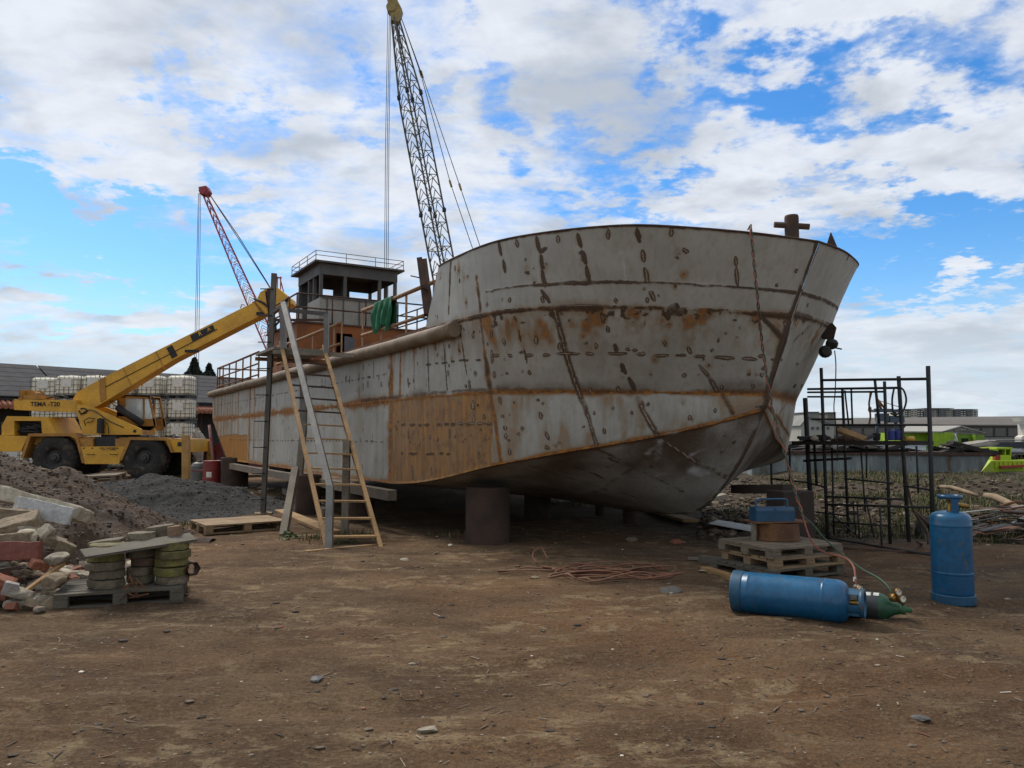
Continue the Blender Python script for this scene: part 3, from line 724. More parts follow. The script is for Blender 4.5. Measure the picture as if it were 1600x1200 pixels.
def make_boat_fittings():
    # deck and transom
    b = MB(); z = 3.1
    dk = [H(-20.25, .02, z), H(-1.6, .04, z+.18), H(.2, .3, z+.2), H(1.5, 1.5, z+.2), H(2.2, 3.5, z+.16)]
    dk += [H(1.5, 5.5, z+.2), H(.2, 6.7, z+.2), H(-1.6, 6.96, z+.18), H(-20.25, 6.98, z)]
    b.face(dk, 0); part(b, 'deck', RUSTP, boat)
    b = MB(); prof = [(-20.3, 3.12), (-20.2, 2.24), (-19.6, 1.95), (-18.9, 1.55), (-17.9, 1.05), (-17.3, .85)]
    for (u0, z0), (u1, z1) in zip(prof[:-1], prof[1:]): b.face([H(u0, .0, z0), H(u1, .0, z1), H(u1, 7, z1), H(u0, 7, z0)], 0)
    b.face([H(-17.3, 0, .85), H(-17.3, 3.5, .4), H(-17.3, 7, .85)], 0)
    part(b, 'transom', RUSTD, boat)
    # fender pipe along the deck edge
    for v, nm in ((-.07, 'fender'), (7.07, 'fender')):
        b = MB(); pts = [H(-20.35+k*(19.7/30), v, 3.15+.02*math.sin(k*.9)*.3+.02*(k/30)) for k in range(31)]
        b.tube(pts, .112, 18); part(b, nm, PIPE, boat)
    b = MB(); b.tube([H(p.x, p.y, p.z+.004) for p in L_RIM[::6]]+[H(p.x, far_v(p), p.z+.004) for p in L_RIM[::-6]], .014, 6); part(b, 'capping_bar', RUSTD, boat)
    b = MB(); b.beam(H(-20.2, .1, 3.2), H(-1.75, .1, 3.34), .02, .12); b.beam(H(-6, .16, 3.26), H(-1.75, .16, 3.38), .10, .012); part(b, 'deck_edge_angle', RUST, boat)
    # bollard on the bow
    o = H(2.40, 3.6, 3.40); b = MB()
    b.lathe(o, (0,0,1), [(.0,.72),(.095,.72),(.095,1.24),(.088,1.262),(.06,1.27),(0,1.272)], 22); bo = part(b, 'bow_bollard', RUSTD, boat)
    b = MB(); c = o+Vector((0,0,1.12)); d = (ray(1270, 357)-ray(1217, 345)); d = Vector((d.x, -.12*d.x, -.10*d.x)).normalized()
    b.tube([c-d*.235, c+d*.235], .042, 14); part(b, 'bollard_pin', RUSTD, bo)
    b = MB(); q = H(2.62, 4.15, 4.19); b.prism([q+Vector((-.10,.0,0)), q+Vector((.12,.03,-.03)), q+Vector((.0,.02,.27))], (0.02,.02,0)); part(b, 'rim_bracket', RUSTD, boat)
    # bracket and roller on the far bow
    a = on_hull(1286, 520) or H(2.3, 4.5, 3.0); n = (SB*.9+FW*.45).normalized(); b = MB()
    for dz in (-.03, .03):
        p0 = a+n*-.05+Vector((0,0,.02)); b.prism([p0, p0+n*.20+Vector((0,0,.14)), p0+n*.27+Vector((0,0,.06)), p0+n*.22+Vector((0,0,-.12)), p0+n*.05+Vector((0,0,-.12))], FW.cross(n)*0+Vector((-n.y, n.x, 0))*.025)
    pl = part(b, 'anchor_bracket', RUSTD, boat)
    b = MB(); c = a+n*.13+Vector((0,0,-.17)); b.rock(c, (.10,.09,.09), 3, 2, 3, .05); b.rock(c+n*-.10+Vector((0,0,-.12)), (.12,.10,.10), 5, 2, 3, .1); b.tube([c+n*.06+Vector((0,0,-.06)), c+n*.16+Vector((0,0,-.08))], .012, 6); part(b, 'anchor_roller', BLACK, boat)
    # railings
    def railing(us, v, zb, h, rails, r=.024, post='bar', name='railing', m=RUST, pm=None, side=1):
        rr = sub(name, H(us[0], v, zb))
        for k, u in enumerate(us):
            j = .02*math.sin(k*2.3+v); b = MB()
            if post == 'bar': b.beam(H(u, v, zb), H(u+j, v, zb+h), .012, .075, FW)
            else: b.tube([H(u, v, zb), H(u+j, v, zb+h)], r*.9, 8)
            part(b, 'post', pm or m, rr)
        for t, rk in rails:
            b = MB(); b.tube([H(us[0]-.02, v, zb+h*t), H((us[0]+us[-1])/2, v, zb+h*t-.012), H(us[-1]+.02, v, zb+h*t)], rk, 10); part(b, 'rail', m, rr)
        return rr
    us = [side_u(p) for p in (554, 583, 622, 664)]
    railing(us, .14, 3.12, .98, ((1, .036), (.5, .030)), m=TANRAIL, pm=TANRAIL)
    railing([side_u(p) for p in (522, 510, 498, 477, 450, 422)], .14, 3.1, .92, ((1, .036), (.52, .028)), m=TANRAIL, pm=TANRAIL)
    railing(list(np.linspace(-13.7, -20.1, 7)), .12, 3.1, 1.0, ((1, .032), (.66, .024), (.33, .024)), .028, 'tube', m=RUST)
    railing(list(np.linspace(-4.0, -13.0, 8)), 6.86, 3.1, 1.0, ((1, .03), (.66, .022), (.33, .022)), .026, 'tube', m=RUSTD)
    railing(list(np.linspace(-14.5, -20.1, 6)), 6.86, 3.1, 1.0, ((1, .03), (.66, .022), (.33, .022)), .026, 'tube', m=RUST)
    rr = sub('railing', H(-20.12, 3.5, 3.1))
    for v in np.linspace(.2, 6.8, 7): b = MB(); b.tube([H(-20.12, v, 3.1), H(-20.12, v, 4.1)], .026, 8); part(b, 'post', RUST, rr)
    for h in (.33, .66, 1.0): b = MB(); b.tube([H(-20.12, .12, 3.1+h), H(-20.12, 6.88, 3.1+h)], .026, 8); part(b, 'rail', RUST, rr)
    b = MB()
    for dp in (0, 7): b.beam(P(667+dp, 492, 12.15), P(655.5+dp*1.05, 404+dp*.3, 12.6), .075, .09, (1,0,0))
    b.beam(P(659, 448, 12.2), P(669, 451, 12.2), .14, .05); b.beam(P(642, 431, 12.6), P(660, 435, 12.4), .02, .02); part(b, 'leaning_channel', RUSTD, boat)
    b = MB(); b.box(H(-9.0, 1.0, 3.32), (.9,.45,.42), math.atan2(FW.y, FW.x), 0, .03); part(b, 'deck_locker', mat('cream_paint', (.55,.50,.38), (.42,.36,.25), 4, .6, 0, .05, 20, (.22,.12,.06), .35, 4), boat)
    for u, v, hh, r in ((-13.0, .75, .52, .14), (-12.4, .85, .38, .12), (-3.4, 5.0, .5, .12)):
        b = MB(); b.lathe(H(u, v, 3.1), (0,0,1), [(r*1.3,0),(r*1.3,.02),(r,.02),(r,hh),(r*.9,hh+.015),(0,hh+.015)], 16); part(b, 'deck_bollard', RUSTD, boat)
    # trunk house
    u0, u1, v0, v1, zb, zt = -17.7, -14.0, 1.3, 5.7, 3.1, 5.1
    b = MB(); wl = .03
    def wall(b, pA, pB, z0, z1, holes, t=.04, m=0):        # wall between two deck points with rectangular holes (s0,s1,z0,z1)
        d = (pB-pA); L = d.length; d.normalize(); n = Vector((d.y, -d.x, 0))
        xs = sorted({0, L}|{h[0] for h in holes}|{h[1] for h in holes}); zs = sorted({z0, z1}|{h[2] for h in holes}|{h[3] for h in holes})
        for x0, x1 in zip(xs[:-1], xs[1:]):
            for a, c in zip(zs[:-1], zs[1:]):
                if any(h[0]-1e-6 <= x0 and x1 <= h[1]+1e-6 and h[2]-1e-6 <= a and c <= h[3]+1e-6 for h in holes): continue
                q = [pA+d*x0, pA+d*x1, pA+d*x1-n*t, pA+d*x0-n*t]
                b.hexa([Vector((p.x, p.y, a)) for p in q], [Vector((p.x, p.y, c)) for p in q], m)
    h3 = lambda u, v: Vector((H(u, v, 0).x, H(u, v, 0).y, 0))
    wall(b, h3(u0, v0), h3(u1, v0), zb, zt, [(.35,.95,3.95,4.6),(1.3,1.9,3.95,4.6),(2.3,2.8,3.2,4.75)])
    wall(b, h3(u1, v0+.042), h3(u1, v1-.042), zb, zt, [(1.2,1.72,3.2,4.86)])
    wall(b, h3(u1, v1), h3(u0, v1), zb, zt, [(1,1.6,3.95,4.6),(2,2.6,3.95,4.6)])
    wall(b, h3(u0, v1-.042), h3(u0, v0+.042), zb, zt, [])
    hs = part(b, 'trunk_house', RUSTP, boat, 'rust red lower house under the wheelhouse')
    b = MB(); q = [H(u0-.05, v0-.05, zt), H(u1+.05, v0-.05, zt), H(u1+.05, v1+.05, zt), H(u0-.05, v1+.05, zt)]
    b.hexa(q, [p+Vector((0,0,.05)) for p in q]); part(b, 'house_top', RUSTD, hs)
    b = MB(); b.box(H(-13.93, 2.98, 3.98), (.035,.55,1.55), math.atan2(FW.y, FW.x)+.5, 0, .01); part(b, 'house_door', mat('door_plate', (.075,.085,.10), None, 4, .5, 0, .05), hs)
    # rail round the house top
    rr = sub('house_top_rail', H(-15.8, 3.5, 5.15)); zr = 5.15; loop = [H(u0, v0, zr), H(u1, v0, zr), H(u1, v1, zr), H(u0, v1, zr)]
    for a, c in ((0,1),(1,2),(2,3)):
        n = 4
        for k in range(n+1):
            p = loop[a].lerp(loop[c], k/n)+(loop[c]-loop[a]).normalized()*(.04 if k == 0 else -.04 if k == n else 0); b = MB(); b.tube([p, p+Vector((0,0,.86))], .024, 8); part(b, 'post', RUSTD, rr)
        for h in (.43, .86): b = MB(); b.tube([loop[a]+Vector((0,0,h)), loop[c]+Vector((0,0,h))], .026, 8); part(b, 'rail', RUSTD, rr)
    b = MB(); b.ibeam(H(-16.4, 1.2, 5.1), H(-16.9, 1.1, 6.55), .16, .16, .02); part(b, 'leaning_strut', RUSTD, boat)
    # wheelhouse
    a0, a1, w0, w1 = -17.1, -14.62, 2.17, 4.83; zf, zs, zh, zr = 5.15, 6.05, 6.82, 7.2
    wh = empty('wheelhouse', H((a0+a1)/2, (w0+w1)/2, zf)); wh.parent = boat; wh.location = H((a0+a1)/2, (w0+w1)/2, zf)-boat.location
    b = MB()
    wall(b, h3(a0, w0), h3(a1, w0), zf, zs, [(.5,1.15,zf+.02,zs)]); wall(b, h3(a1, w0+.042), h3(a1, w1-.042), zf, zs, [])
    wall(b, h3(a1, w1), h3(a0, w1), zf, zs, []); wall(b, h3(a0, w1-.042), h3(a0, w0+.042), zf, zs, [])
    part(b, 'lower_wall', PRIMER, wh)
    b = MB()
    for k in range(5): v = w0+.25+k*(w1-w0-.5)/4; b = MB(); b.beam(H(a1+.015, v, zf), H(a1+.015, v, zs), .035, .02, FW); part(b, 'wall_stiffener', DKPLATE, wh)
    b = MB(); f = .06
    for (u, v) in ((a1-f,w0+f),(a1-f,w0+.85),(a1-f,w1-.62),(a1-f,w1-f),(a1-.75,w0+f),(a1-1.3,w0+f),(a0+f,w0+f),(a1-.9,w1-f),(a0+f,w1-f),(a0+f,w0+.75),(a0+f,w1-.9)):
        ang = math.atan2(FW.y, FW.x); b = MB(); b.box(H(u, v, (zs+zh)/2), (.10,.10,zh-zs-.002), ang); part(b, 'window_post', DKPLATE, wh)
    b = MB(); b.box(H(a0+.05, w0+1.45, (zs+zh)/2), (.04,.45,zh-zs-.002), math.atan2(FW.y, FW.x)); part(b, 'back_panel', DKPLATE, wh)
    b = MB(); b.box(H(a0+.05, w0+.42, (zs+zh)/2), (.04,.62,zh-zs-.002), math.atan2(FW.y, FW.x)); part(b, 'back_panel', DKPLATE, wh)
    b = MB(); b.tube([H(a1-.5, w0+.9, zs-.3), H(a1-.5, w0+.9, zh)], .012, 6); part(b, 'conduit', BLACK, wh)
    b = MB(); b.beam(H(a1+.012, w0+.1, zs+.03), H(a1+.012, w1-.1, zs+.03), .05, .07); part(b, 'window_sill', DKPLATE, wh)
    b = MB(); q = [H(a0-.25, w0-.20, zr-.02), H(a1+.14, w0-.20, zr-.02), H(a1+.14, w1+.20, zr-.02), H(a0-.25, w1+.20, zr-.02)]
    b.hexa(q, [p+Vector((0,0,.06)) for p in q])
    wall(b, h3(a0, w0), h3(a1, w0), zh, zr-.022, []); wall(b, h3(a1, w0+.042), h3(a1, w1-.042), zh, zr-.022, []); wall(b, h3(a1, w1), h3(a0, w1), zh, zr-.022, []); wall(b, h3(a0, w1-.042), h3(a0, w0+.042), zh, zr-.022, [])
    part(b, 'roof', DKPLATE, wh)
    b = MB(); zq = zr+.04; lp = [H(a0-.22, w0-.17, zq), H(a1+.11, w0-.17, zq), H(a1+.11, w1+.17, zq), H(a0-.22, w1+.17, zq)]
    for a, c in ((0,1),(1,2),(2,3),(3,0)):
        for k in range(4):
            p = lp[a].lerp(lp[c], k/3); b.tube([p, p+Vector((0,0,.30))], .012, 6)
        for h in (.16, .30): b.tube([lp[a]+Vector((0,0,h)), lp[c]+Vector((0,0,h))], .012, 6)
    part(b, 'roof_rail', GALV, wh)
make_boat_fittings()
# ---- props under the hull
def prop(px, py_base, r, ztop, label, m, grp='steel posts propping the hull', square=False, Y=None):
    ztop += .22; p = G(px, py_base); z0 = gz(p.x, p.y)-.04; b = MB()
    if square: b.box((p.x, p.y, (z0+ztop)/2), (r*2, r*2, ztop-z0), .4, 0, .01)
    else:
        b.lathe((p.x, p.y, z0), (0,0,1), [(r,0),(r,ztop-z0-.02),(r*.97,ztop-z0),(r*.9,ztop-z0),(r*.9,ztop-z0-.1)], 28); pass
    tag(b.build('steel_prop', m), label, 'prop', grp)
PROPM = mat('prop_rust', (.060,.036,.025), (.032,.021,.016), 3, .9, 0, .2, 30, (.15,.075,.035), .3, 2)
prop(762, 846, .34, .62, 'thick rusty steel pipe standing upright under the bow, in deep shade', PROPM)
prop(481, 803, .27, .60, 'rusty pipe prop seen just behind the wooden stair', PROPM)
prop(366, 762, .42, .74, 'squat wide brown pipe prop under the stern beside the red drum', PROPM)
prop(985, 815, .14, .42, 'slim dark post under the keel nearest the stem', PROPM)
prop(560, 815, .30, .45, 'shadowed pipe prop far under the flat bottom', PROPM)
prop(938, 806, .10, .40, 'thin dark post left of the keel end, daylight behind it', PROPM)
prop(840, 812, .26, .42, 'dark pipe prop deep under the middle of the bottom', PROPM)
b = MB(); b.box((0,0,0), (.01,.01,.01)) if False else None
def timbers():
    b = MB()
    for (ua, ub, v, z) in ((-16.2,-9.4,-.14,.66),(-9.38,-2.73,-.16,.63)): b.beam(H(ua, v, z+.04), H(ub, v, z), .16, .17)
    o = b.build('keel_timber', mat('keel_wood', (.155,.13,.10), (.10,.085,.065), 3, .85, 0, .3, 30, (.07,.05,.035), .38, 3)); tag(o, 'long grey squared timber running under the hull side on the pipe props', 'timber')
timbers()
# ---- green overalls over the rail
def overalls():
    b = MB(); n, mrows = 26, 30; ua, ub = side_u(575), side_u(602); grid = []
    for side in (0, 1):
        g = []
        for r in range(mrows+1):
            t = r/mrows; row = []
            for k in range(n+1):
                s = k/n; L = (.43+.09*math.sin(s*9)+.06*math.sin(s*23)) if side == 0 else .42
                if side == 0 and .42 < s < .52: L *= .78
                w = 1+.10*math.sin(t*4+side); u = ua+(ub-ua)*((s-.5)*w+.5)
                fold = .045*math.sin(s*21+t*2.2)*min(1, t*3)+.02*math.sin(s*47+t*5)*t
                v = .14-(.046+.03*t+fold*.8 if side == 0 else -.046-.02*t+fold*.5); z = 4.10+.036*math.cos(min(1, t*12)*math.pi/2)-t*L*1.05
                row.append(H(u, v, z))
            g.append(row)
        grid.append(g)
    for side, g in enumerate(grid):
        for r in range(mrows):
            for k in range(n):
                q = [g[r][k], g[r][k+1], g[r+1][k+1], g[r+1][k]]; b.face(q if side else q[::-1], 0, False)
    for k in range(n): b.face([grid[0][0][k], grid[0][0][k+1], grid[1][0][k+1], grid[1][0][k]], 0)
    o = b.build('overalls', mat('green_cloth', (.012,.135,.062), (.006,.085,.04), 6, .85, 0, .15, 60))
    import bmesh
    q = bmesh.new(); q.from_mesh(o.data); bmesh.ops.remove_doubles(q, verts=q.verts, dist=.0005); q.to_mesh(o.data); q.free(); o.data.polygons.foreach_set('use_smooth', [True]*len(o.data.polygons))
    tag(o, 'green overalls hung over the deck rail of the boat', 'overalls')
overalls()
# ---- access stair, platform and poles on the port side
def stair():
    A = G(512, 858); B = G(596, 856); tL = P(440, 541, 14.6); tR = P(507, 547, 14.6)
    root = empty('wooden_stair', (A+B)/2, 'steep wooden ladder stair with plank treads leading up to the boat deck', 'stair')
    for p, q, nm in ((A, tL, 'stringer'), (B, tR, 'stringer')):
        b = MB(); b.beam(p-Vector((0,0,.05)), q+(q-p).normalized()*.06, .062, .17, (0,-.5,.86)); part(b, nm, WOODT, root)
    N = 14
    for k in range(1, N):
        t = (k-.35)/N; b = MB(); p = A.lerp(tL, t); q = B.lerp(tR, t); d = (q-p).normalized()
        b.beam(p+d*.02, q-d*.02, .15, .026, (0,0,1)); part(b, 'tread', WOODT if k < 9 else RUSTD, root)
    # platform
    zp = tL.z; b = MB(); c0, c1 = tL+Vector((-.15,0,0)), tR+Vector((.12,0,0)); back = -FW*1.5
    for k in range(6):
        o = back*(k/6+.01); b.hexa([c0+o+Vector((0,0,-.05)), c1+o+Vector((0,0,-.05)), c1+o+back*.15+Vector((0,0,-.05)), c0+o+back*.15+Vector((0,0,-.05))], [c0+o, c1+o, c1+o+back*.15, c0+o+back*.15])
    part(b, 'platform', WOODG, root)
    b = MB(); b.beam(c0+Vector((0,-.03,-.11)), c1+Vector((.5,-.03,-.11)), .05, .075); part(b, 'platform_bearer', WOODG, root); b = MB(); b.beam(c0+back+Vector((0,0,-.11)), c1+back+Vector((.6,0,-.11)), .05, .075); part(b, 'platform_bearer', RUST, root)
    def post(px0, py0, px1, py1, Y0, Y1, w, m, nm='post'):
        b = MB(); b.beam(P(px0, py0, Y0), P(px1, py1, Y1), w, w, (0,-1,.2)); part(b, nm, m, root)
    post(443, 474, 517, 764, 14.2, 11.35, .088, GALV, 'brace')
    post(516, 760, 514, 858, 11.32, 10.95, .10, GALV, 'brace_foot')
    post(442, 480, 443, 545, 14.45, 14.45, .10, GALV); post(510, 491, 510, 552, 14.45, 14.45, .085, GALV)
    post(542, 688, 539, 836, 12.7, 12.7, .11, WOODG, 'support_leg')
    post(474, 590, 474, 676, 14.2, 14.2, .11, GALV, 'support_leg'); post(474, 672, 468, 742, 14.15, 14.1, .11, WOODG, 'support_leg')
    post(462, 733, 443, 838, 13.6, 12.4, .115, WOODG, 'support_leg')
    b = MB(); b.beam(P(443, 484, 14.5), P(512, 491, 14.5), .05, .07); b.beam(P(428, 487, 15.0), P(447, 474, 14.5), .05, .06); part(b, 'top_bar', DKPLATE, root)
    b = MB(); b.beam(P(428, 500, 15.4)+Vector((0,.0,0)), P(508, 500, 15.9), .03, .05); b.tube([P(420, 548, 15.6), P(425, 470, 15.6)], .03, 8); b.tube([P(420, 500, 15.6), P(440, 478, 15.2)], .022, 8); b.tube([P(420, 520, 15.6), P(440, 498, 15.2)], .022, 8); part(b, 'guard_rail', RUSTD, root)
    b = MB(); base = G(411, 806); top = P(428.5, 427, 15.2); r2 = empty('rung_pole', base, 'tall grey steel pole with short side rungs, standing on a brick', 'pole')
    b.ibeam(base+Vector((0,0,.05)), top, .088, .10, .018, (0,-1,0)); part(b, 'pole', mat('pole_steel', (.13,.13,.13), (.085,.08,.075), 2, .6, .2, .06, 40, (.12,.08,.05), .38, 2), r2)
    for k in range(9):
        t = .07+k*.108; p = base.lerp(top, t); b = MB(); b.tube([p+Vector((.02,-.07,0)), p+Vector((-.24,-.07,0))], .012, 6); part(b, 'rung', BLACK, r2)
    b = MB(); b.slabrock(base+Vector((0,0,.0)), (.36,.2,.14), Matrix.Rotation(.2,3,'Z'), 4, n=3); tag(b.build('footing_block', mat('tan_block', (.23,.18,.12), None, 5, .9, 0, .3)), 'tan block under the foot of the tall rung pole', 'block')
stair()
# ================================================================ left: crane, totes, shed, heaps
YEL = mat('crane_yellow', (.66,.375,.032), (.50,.275,.03), 1.6, .55, 0, .05, 20, (.17,.075,.022), .37, 2.2)
YELD = mat('crane_yellow_dirty', (.42,.215,.035), (.28,.14,.03), 1.6, .65, 0, .05, 20, (.10,.05,.022), .45, 2.2)
TYRE = mat('tyre_rubber', (.028,.026,.024), (.018,.017,.016), 6, .9, 0, .15, 40, (.075,.058,.042), .46, 3)
RIMM = mat('wheel_rim', (.055,.056,.058), (.035,.034,.033), 6, .7, 0, .1, 30)
GLASS = mat('cab_glass', (.16,.20,.19), (.10,.13,.12), 1.2, .12, 0, 0)
CHROME = mat('ram_rod', (.62,.63,.65), None, 5, .25, .9, 0)
def text(body, name, loc, size, m, parent, rot=(R(90),0,0)):
    cu = bpy.data.curves.new(name, 'FONT'); cu.body = body; cu.size = size; cu.extrude = .003; cu.offset = size*.018; cu.align_x = 'CENTER'; cu.align_y = 'CENTER'; cu.materials.append(m)
    t_ = bpy.data.objects.new(name, cu); me = bpy.data.meshes.new_from_object(t_); bpy.data.objects.remove(t_)
    o = bpy.data.objects.new(name, me); C.objects.link(o); off = Vector((0,0,0)); q = parent
    while q is not None: off += q.location; q = q.parent
    o.parent = parent; o.location = Vector(loc)-off; o.rotation_euler = rot; return o
def crane():
    YC = 30.0
    Q = lambda x, y, d=0: P(x*.1875, 560+y*.1875, YC)+Vector((0, d, 0))
    root = empty('mobile_crane', Vector((Q(800,1000).x, YC+1.1, 0)), 'yellow rough terrain mobile crane with its telescopic boom raised over the boat stern', 'crane')
    def plate(pts, d0, d1, nm, m=YEL, par=root):
        b = MB(); b.prism([Q(x, y, d0) for x, y in pts], (0, d1-d0, 0)); return part(b, nm, m, par)
    # chassis
    ch = plate([(200,640),(1560,672),(1560,735),(1040,735),(660,735),(200,720)], .35, 2.1, 'chassis', YELD)
    plate([(655,668),(772,668),(772,732),(664,732)], .02, .3, 'upper_side_panel', YELD, ch); plate([(958,668),(1078,668),(1042,732),(958,732)], .02, .3, 'upper_side_panel', YELD, ch); plate([(774,652),(956,652),(956,732),(774,732)], .12, .33, 'turret_gap_shade', BLACK, ch)  # black middle plate added to stand for the shaded gap under the turret
    sp = plate([(660,734),(1040,734),(990,880),(705,880)], .0, .34, 'side_box', YEL, ch)
    plate([(238,626),(600,622),(652,655),(706,872),(684,872),(632,672),(585,648),(258,650),(196,832),(174,832)], -.02, .62, 'wheel_arch', YELD, ch)
    plate([(1072,655),(1400,662),(1448,784),(1424,784),(1384,684),(1090,680),(1018,850),(996,850)], -.02, .62, 'wheel_arch', YELD, ch)
    plate([(0,640),(230,648),(176,772),(40,778),(-60,770),(-60,640)], .0, 2.2, 'rear_bumper', YEL, ch)
    plate([(1402,676),(1572,676),(1572,782),(1446,782)], .05, 2.2, 'front_bumper', YEL, ch)
    plate([(1524,640),(1578,640),(1578,1012),(1524,1012)], -.12, .12, 'outrigger_leg', mat('outrigger_tan', (.46,.28,.09), (.35,.2,.06), 3, .7, 0, .1, 30), ch)
    plate([(1560,690),(1600,690),(1600,950),(1560,950)], 1.9, 2.1, 'outrigger_leg', YELD, ch)
    b = MB(); b.box(Q(1500,715,.04), (.22,.02,.16)); part(b, 'bumper_plate', BLACK, ch)
    # engine cover
    hood = [[(44,480),(382,486),(330,520),(104,520)], [(44,480),(104,520),(104,640),(0,640),(0,560)], [(382,486),(458,632),(338,632),(330,520)]]
    b = MB()
    for q in hood: b.prism([Q(x, y, .1) for x, y in q], (0, 1.9, 0))
    part(b, 'engine_cover', YEL, root)
    b = MB(); rnd = random.Random(3); b.box(Q(215,585,1.1), (1.1,1.3,.5))
    for k in range(14): b.tube([Q(rnd.uniform(110,320), rnd.uniform(530,620), .25), Q(rnd.uniform(110,320), rnd.uniform(530,620), .35)], rnd.uniform(.02,.06), 8)
    part(b, 'engine', BLACK, root)
    # wheels
    for x, y, d in ((442,822,0),(1192,838,0),(470,812,1.75),(1225,826,1.75)):
        c = Q(x, y, d); c.z = .80; w = empty('wheel', c-root.location); w.parent = root
        b = MB(); r = .86; ax = (0,1,0)
        b.lathe(c, ax, [(.36,.06),(.42,.02),(.60,.0),(.76,.03),(.83,.08),(.86,.15),(.865,.3),(.86,.46),(.83,.53),(.76,.58),(.60,.6),(.42,.58),(.36,.54)], 48, 0, True, (1,0,0))
        for k in range(26):
            a = k*2*math.pi/26; e = Vector((math.cos(a), 0, math.sin(a))); a2 = a+.10; e2 = Vector((math.cos(a2), 0, math.sin(a2)))
            b.beam(c+e*.855+Vector((0,.08,0)), c+e2*.865+Vector((0,.30,0)), .085, .05, e); b.beam(c+e2*.865+Vector((0,.31,0)), c+e*.855+Vector((0,.52,0)), .085, .05, e)
        part(b, 'tyre', TYRE, w)
        b = MB(); b.lathe(c, ax, [(.40,.04),(.37,.05),(.34,.16),(.30,.20),(.20,.20),(.19,.10),(.12,.08),(.10,.02),(0,.02)], 32, 0, True, (1,0,0))
        for k in range(10):
            a = k*.628; b.lathe(c+Vector((math.cos(a)*.25,.2,math.sin(a)*.25)), (0,-1,0), [(.022,0),(.022,.03),(0,.03)], 6, 0, False)
        part(b, 'rim', RIMM, w)
    # turntable, superstructure
    b = MB(); b.lathe(Q(890,660,1.1), (0,0,1), [(.0,-.12),(.72,-.12),(.72,.14),(0,.14)], 28); part(b, 'turntable', BLACK, root)
    tu = plate([(598,378),(722,398),(1142,588),(1142,636),(658,636),(600,442)], .3, .42, 'turret', YEL)
    plate([(598,378),(722,398),(1142,588),(1142,636),(658,636),(600,442)], 1.5, 1.62, 'turret_plate', YEL, tu)
    plate([(665,560),(1140,600),(1140,636),(665,636)], .42, 1.5, 'turret_floor', YELD, tu)
    tb = plate([(74,336),(602,346),(602,446),(74,426)], .3, 1.6, 'tail_beam', YEL)
    text('TEMA -T20', 'lettering', Q(338,380,.29), .245, BLACK, tb)
    text('311 288', 'lettering', Q(908,755,-.006), .17, mat('faded_print', (.12,.075,.03)), sp)
    b = MB(); b.lathe(Q(184,292,.5), (0,1,0), [(.0,0),(.19,0),(.19,.06),(.12,.06),(.12,.6),(.19,.6),(.19,.66),(0,.66)], 20, 0, True); b.box(Q(215,318,.8), (.7,1.0,.16)); b.box(Q(135,300,.7), (.12,.9,.38)); part(b, 'winch', YELD, tb)
    b = MB(); b.tube([Q(250,290,.8), Q(400,325,.8), Q(520,330,.8)], .02, 6); b.tube([Q(300,325,.7), Q(420,300,.7), Q(500,330,.7)], .03, 6); part(b, 'winch_rope', BLACK, tb)
    b = MB()
    for k in range(17): pass
    b.tube([Q(658+34*math.cos(a), 436+22*math.sin(a), .28) for a in np.linspace(-2.2, 3.4, 14)], .025, 6); part(b, 'pivot_ring', BLACK, tu)
    b = MB(); b.lathe(Q(820,560,.16), (0,0,1), [(0,-.3),(.13,-.3),(.13,.26),(.06,.3),(0,.3)], 16); part(b, 'hydraulic_tank', BLACK, tu)
    b = MB(); b.tube([Q(690,560,.2), Q(682,520,.15), Q(720,495,.15), Q(770,500,.18), Q(745,525,.2), Q(700,535,.2)], .02, 6); b.tube([Q(860,530,.2), Q(885,560,.15), Q(885,630,.2)], .018, 6); part(b, 'hydraulic_hose', BLACK, tu)
    b = MB(); b.lathe(Q(1092,605,.28), (0,1,0), [(0,0),(.06,0),(.06,.05),(0,.05)], 12); part(b, 'pivot_pin', BLACK, tu)
    # boom: three telescoping boxes
    S = lambda px, py, d=0: P(px, py, YC)+Vector((0, d, 0))
    def boxq(pts, d0, d1, nm, m=YEL, par=None):
        b = MB(); b.prism([S(x, y, d0) for x, y in pts], (0, d1-d0, 0)); return part(b, nm, m, par or root)
    bo = boxq([(100,622),(106,611),(160,582),(388,468),(401,488),(258,561),(138,634),(112,640)], .62, 1.28, 'boom', YEL)
    boxq([(142,592),(151,587),(153,622),(144,627)], .585, .615, 'boom_stiffener', YELD, bo)
    boxq([(384,468),(398,461),(412,482),(399,489)], .66, 1.24, 'boom_section', YELD, bo)
    boxq([(392,468),(399,452),(412,445),(424,443),(447,462),(449,470),(437,478),(424,476),(408,487)], .58, 1.32, 'boom_head', YEL, bo)
    b = MB(); b.tube([S(389,462,.6), S(405,470,.55), S(416,480,.58), S(423,500,.6)], .05, 6); b.tube([S(440,468,.5), S(446,460,.5)], .06, 6); b.box(S(290,546,.6), (.5,.2,.1), None); b.box(S(399,487,.6), (.2,.4,.12)); part(b, 'boom_fitting', BLACK, bo)
    boxq([(249,541),(258,536),(267,553),(258,558)], .60, .615, 'boom_band', BLACK, bo)
    bl = boxq([(287,521),(323,504),(327,513),(291,531)], .60, .615, 'name_panel', BLACK, bo)
    for ch_, px, py in (('R', 303, 518.5), ('A', 317, 511.5)): text(ch_, 'lettering', S(px, py, .595), .22, YEL, bl, (R(90), -math.atan2(17,36), 0))
    b = MB(); b.tube([S(140,587,.7), S(142,582,.7), S(146,585,.7)], .02, 6); b.tube([S(366,477,.7), S(368,471,.7), S(373,472,.7)], .02, 6); part(b, 'rope_guide', BLACK, bo)
    b = MB(); b.tube([Q(800,330,.95), Q(895,406,.95)], .065, 14); part(b, 'ram_rod', CHROME, bo)
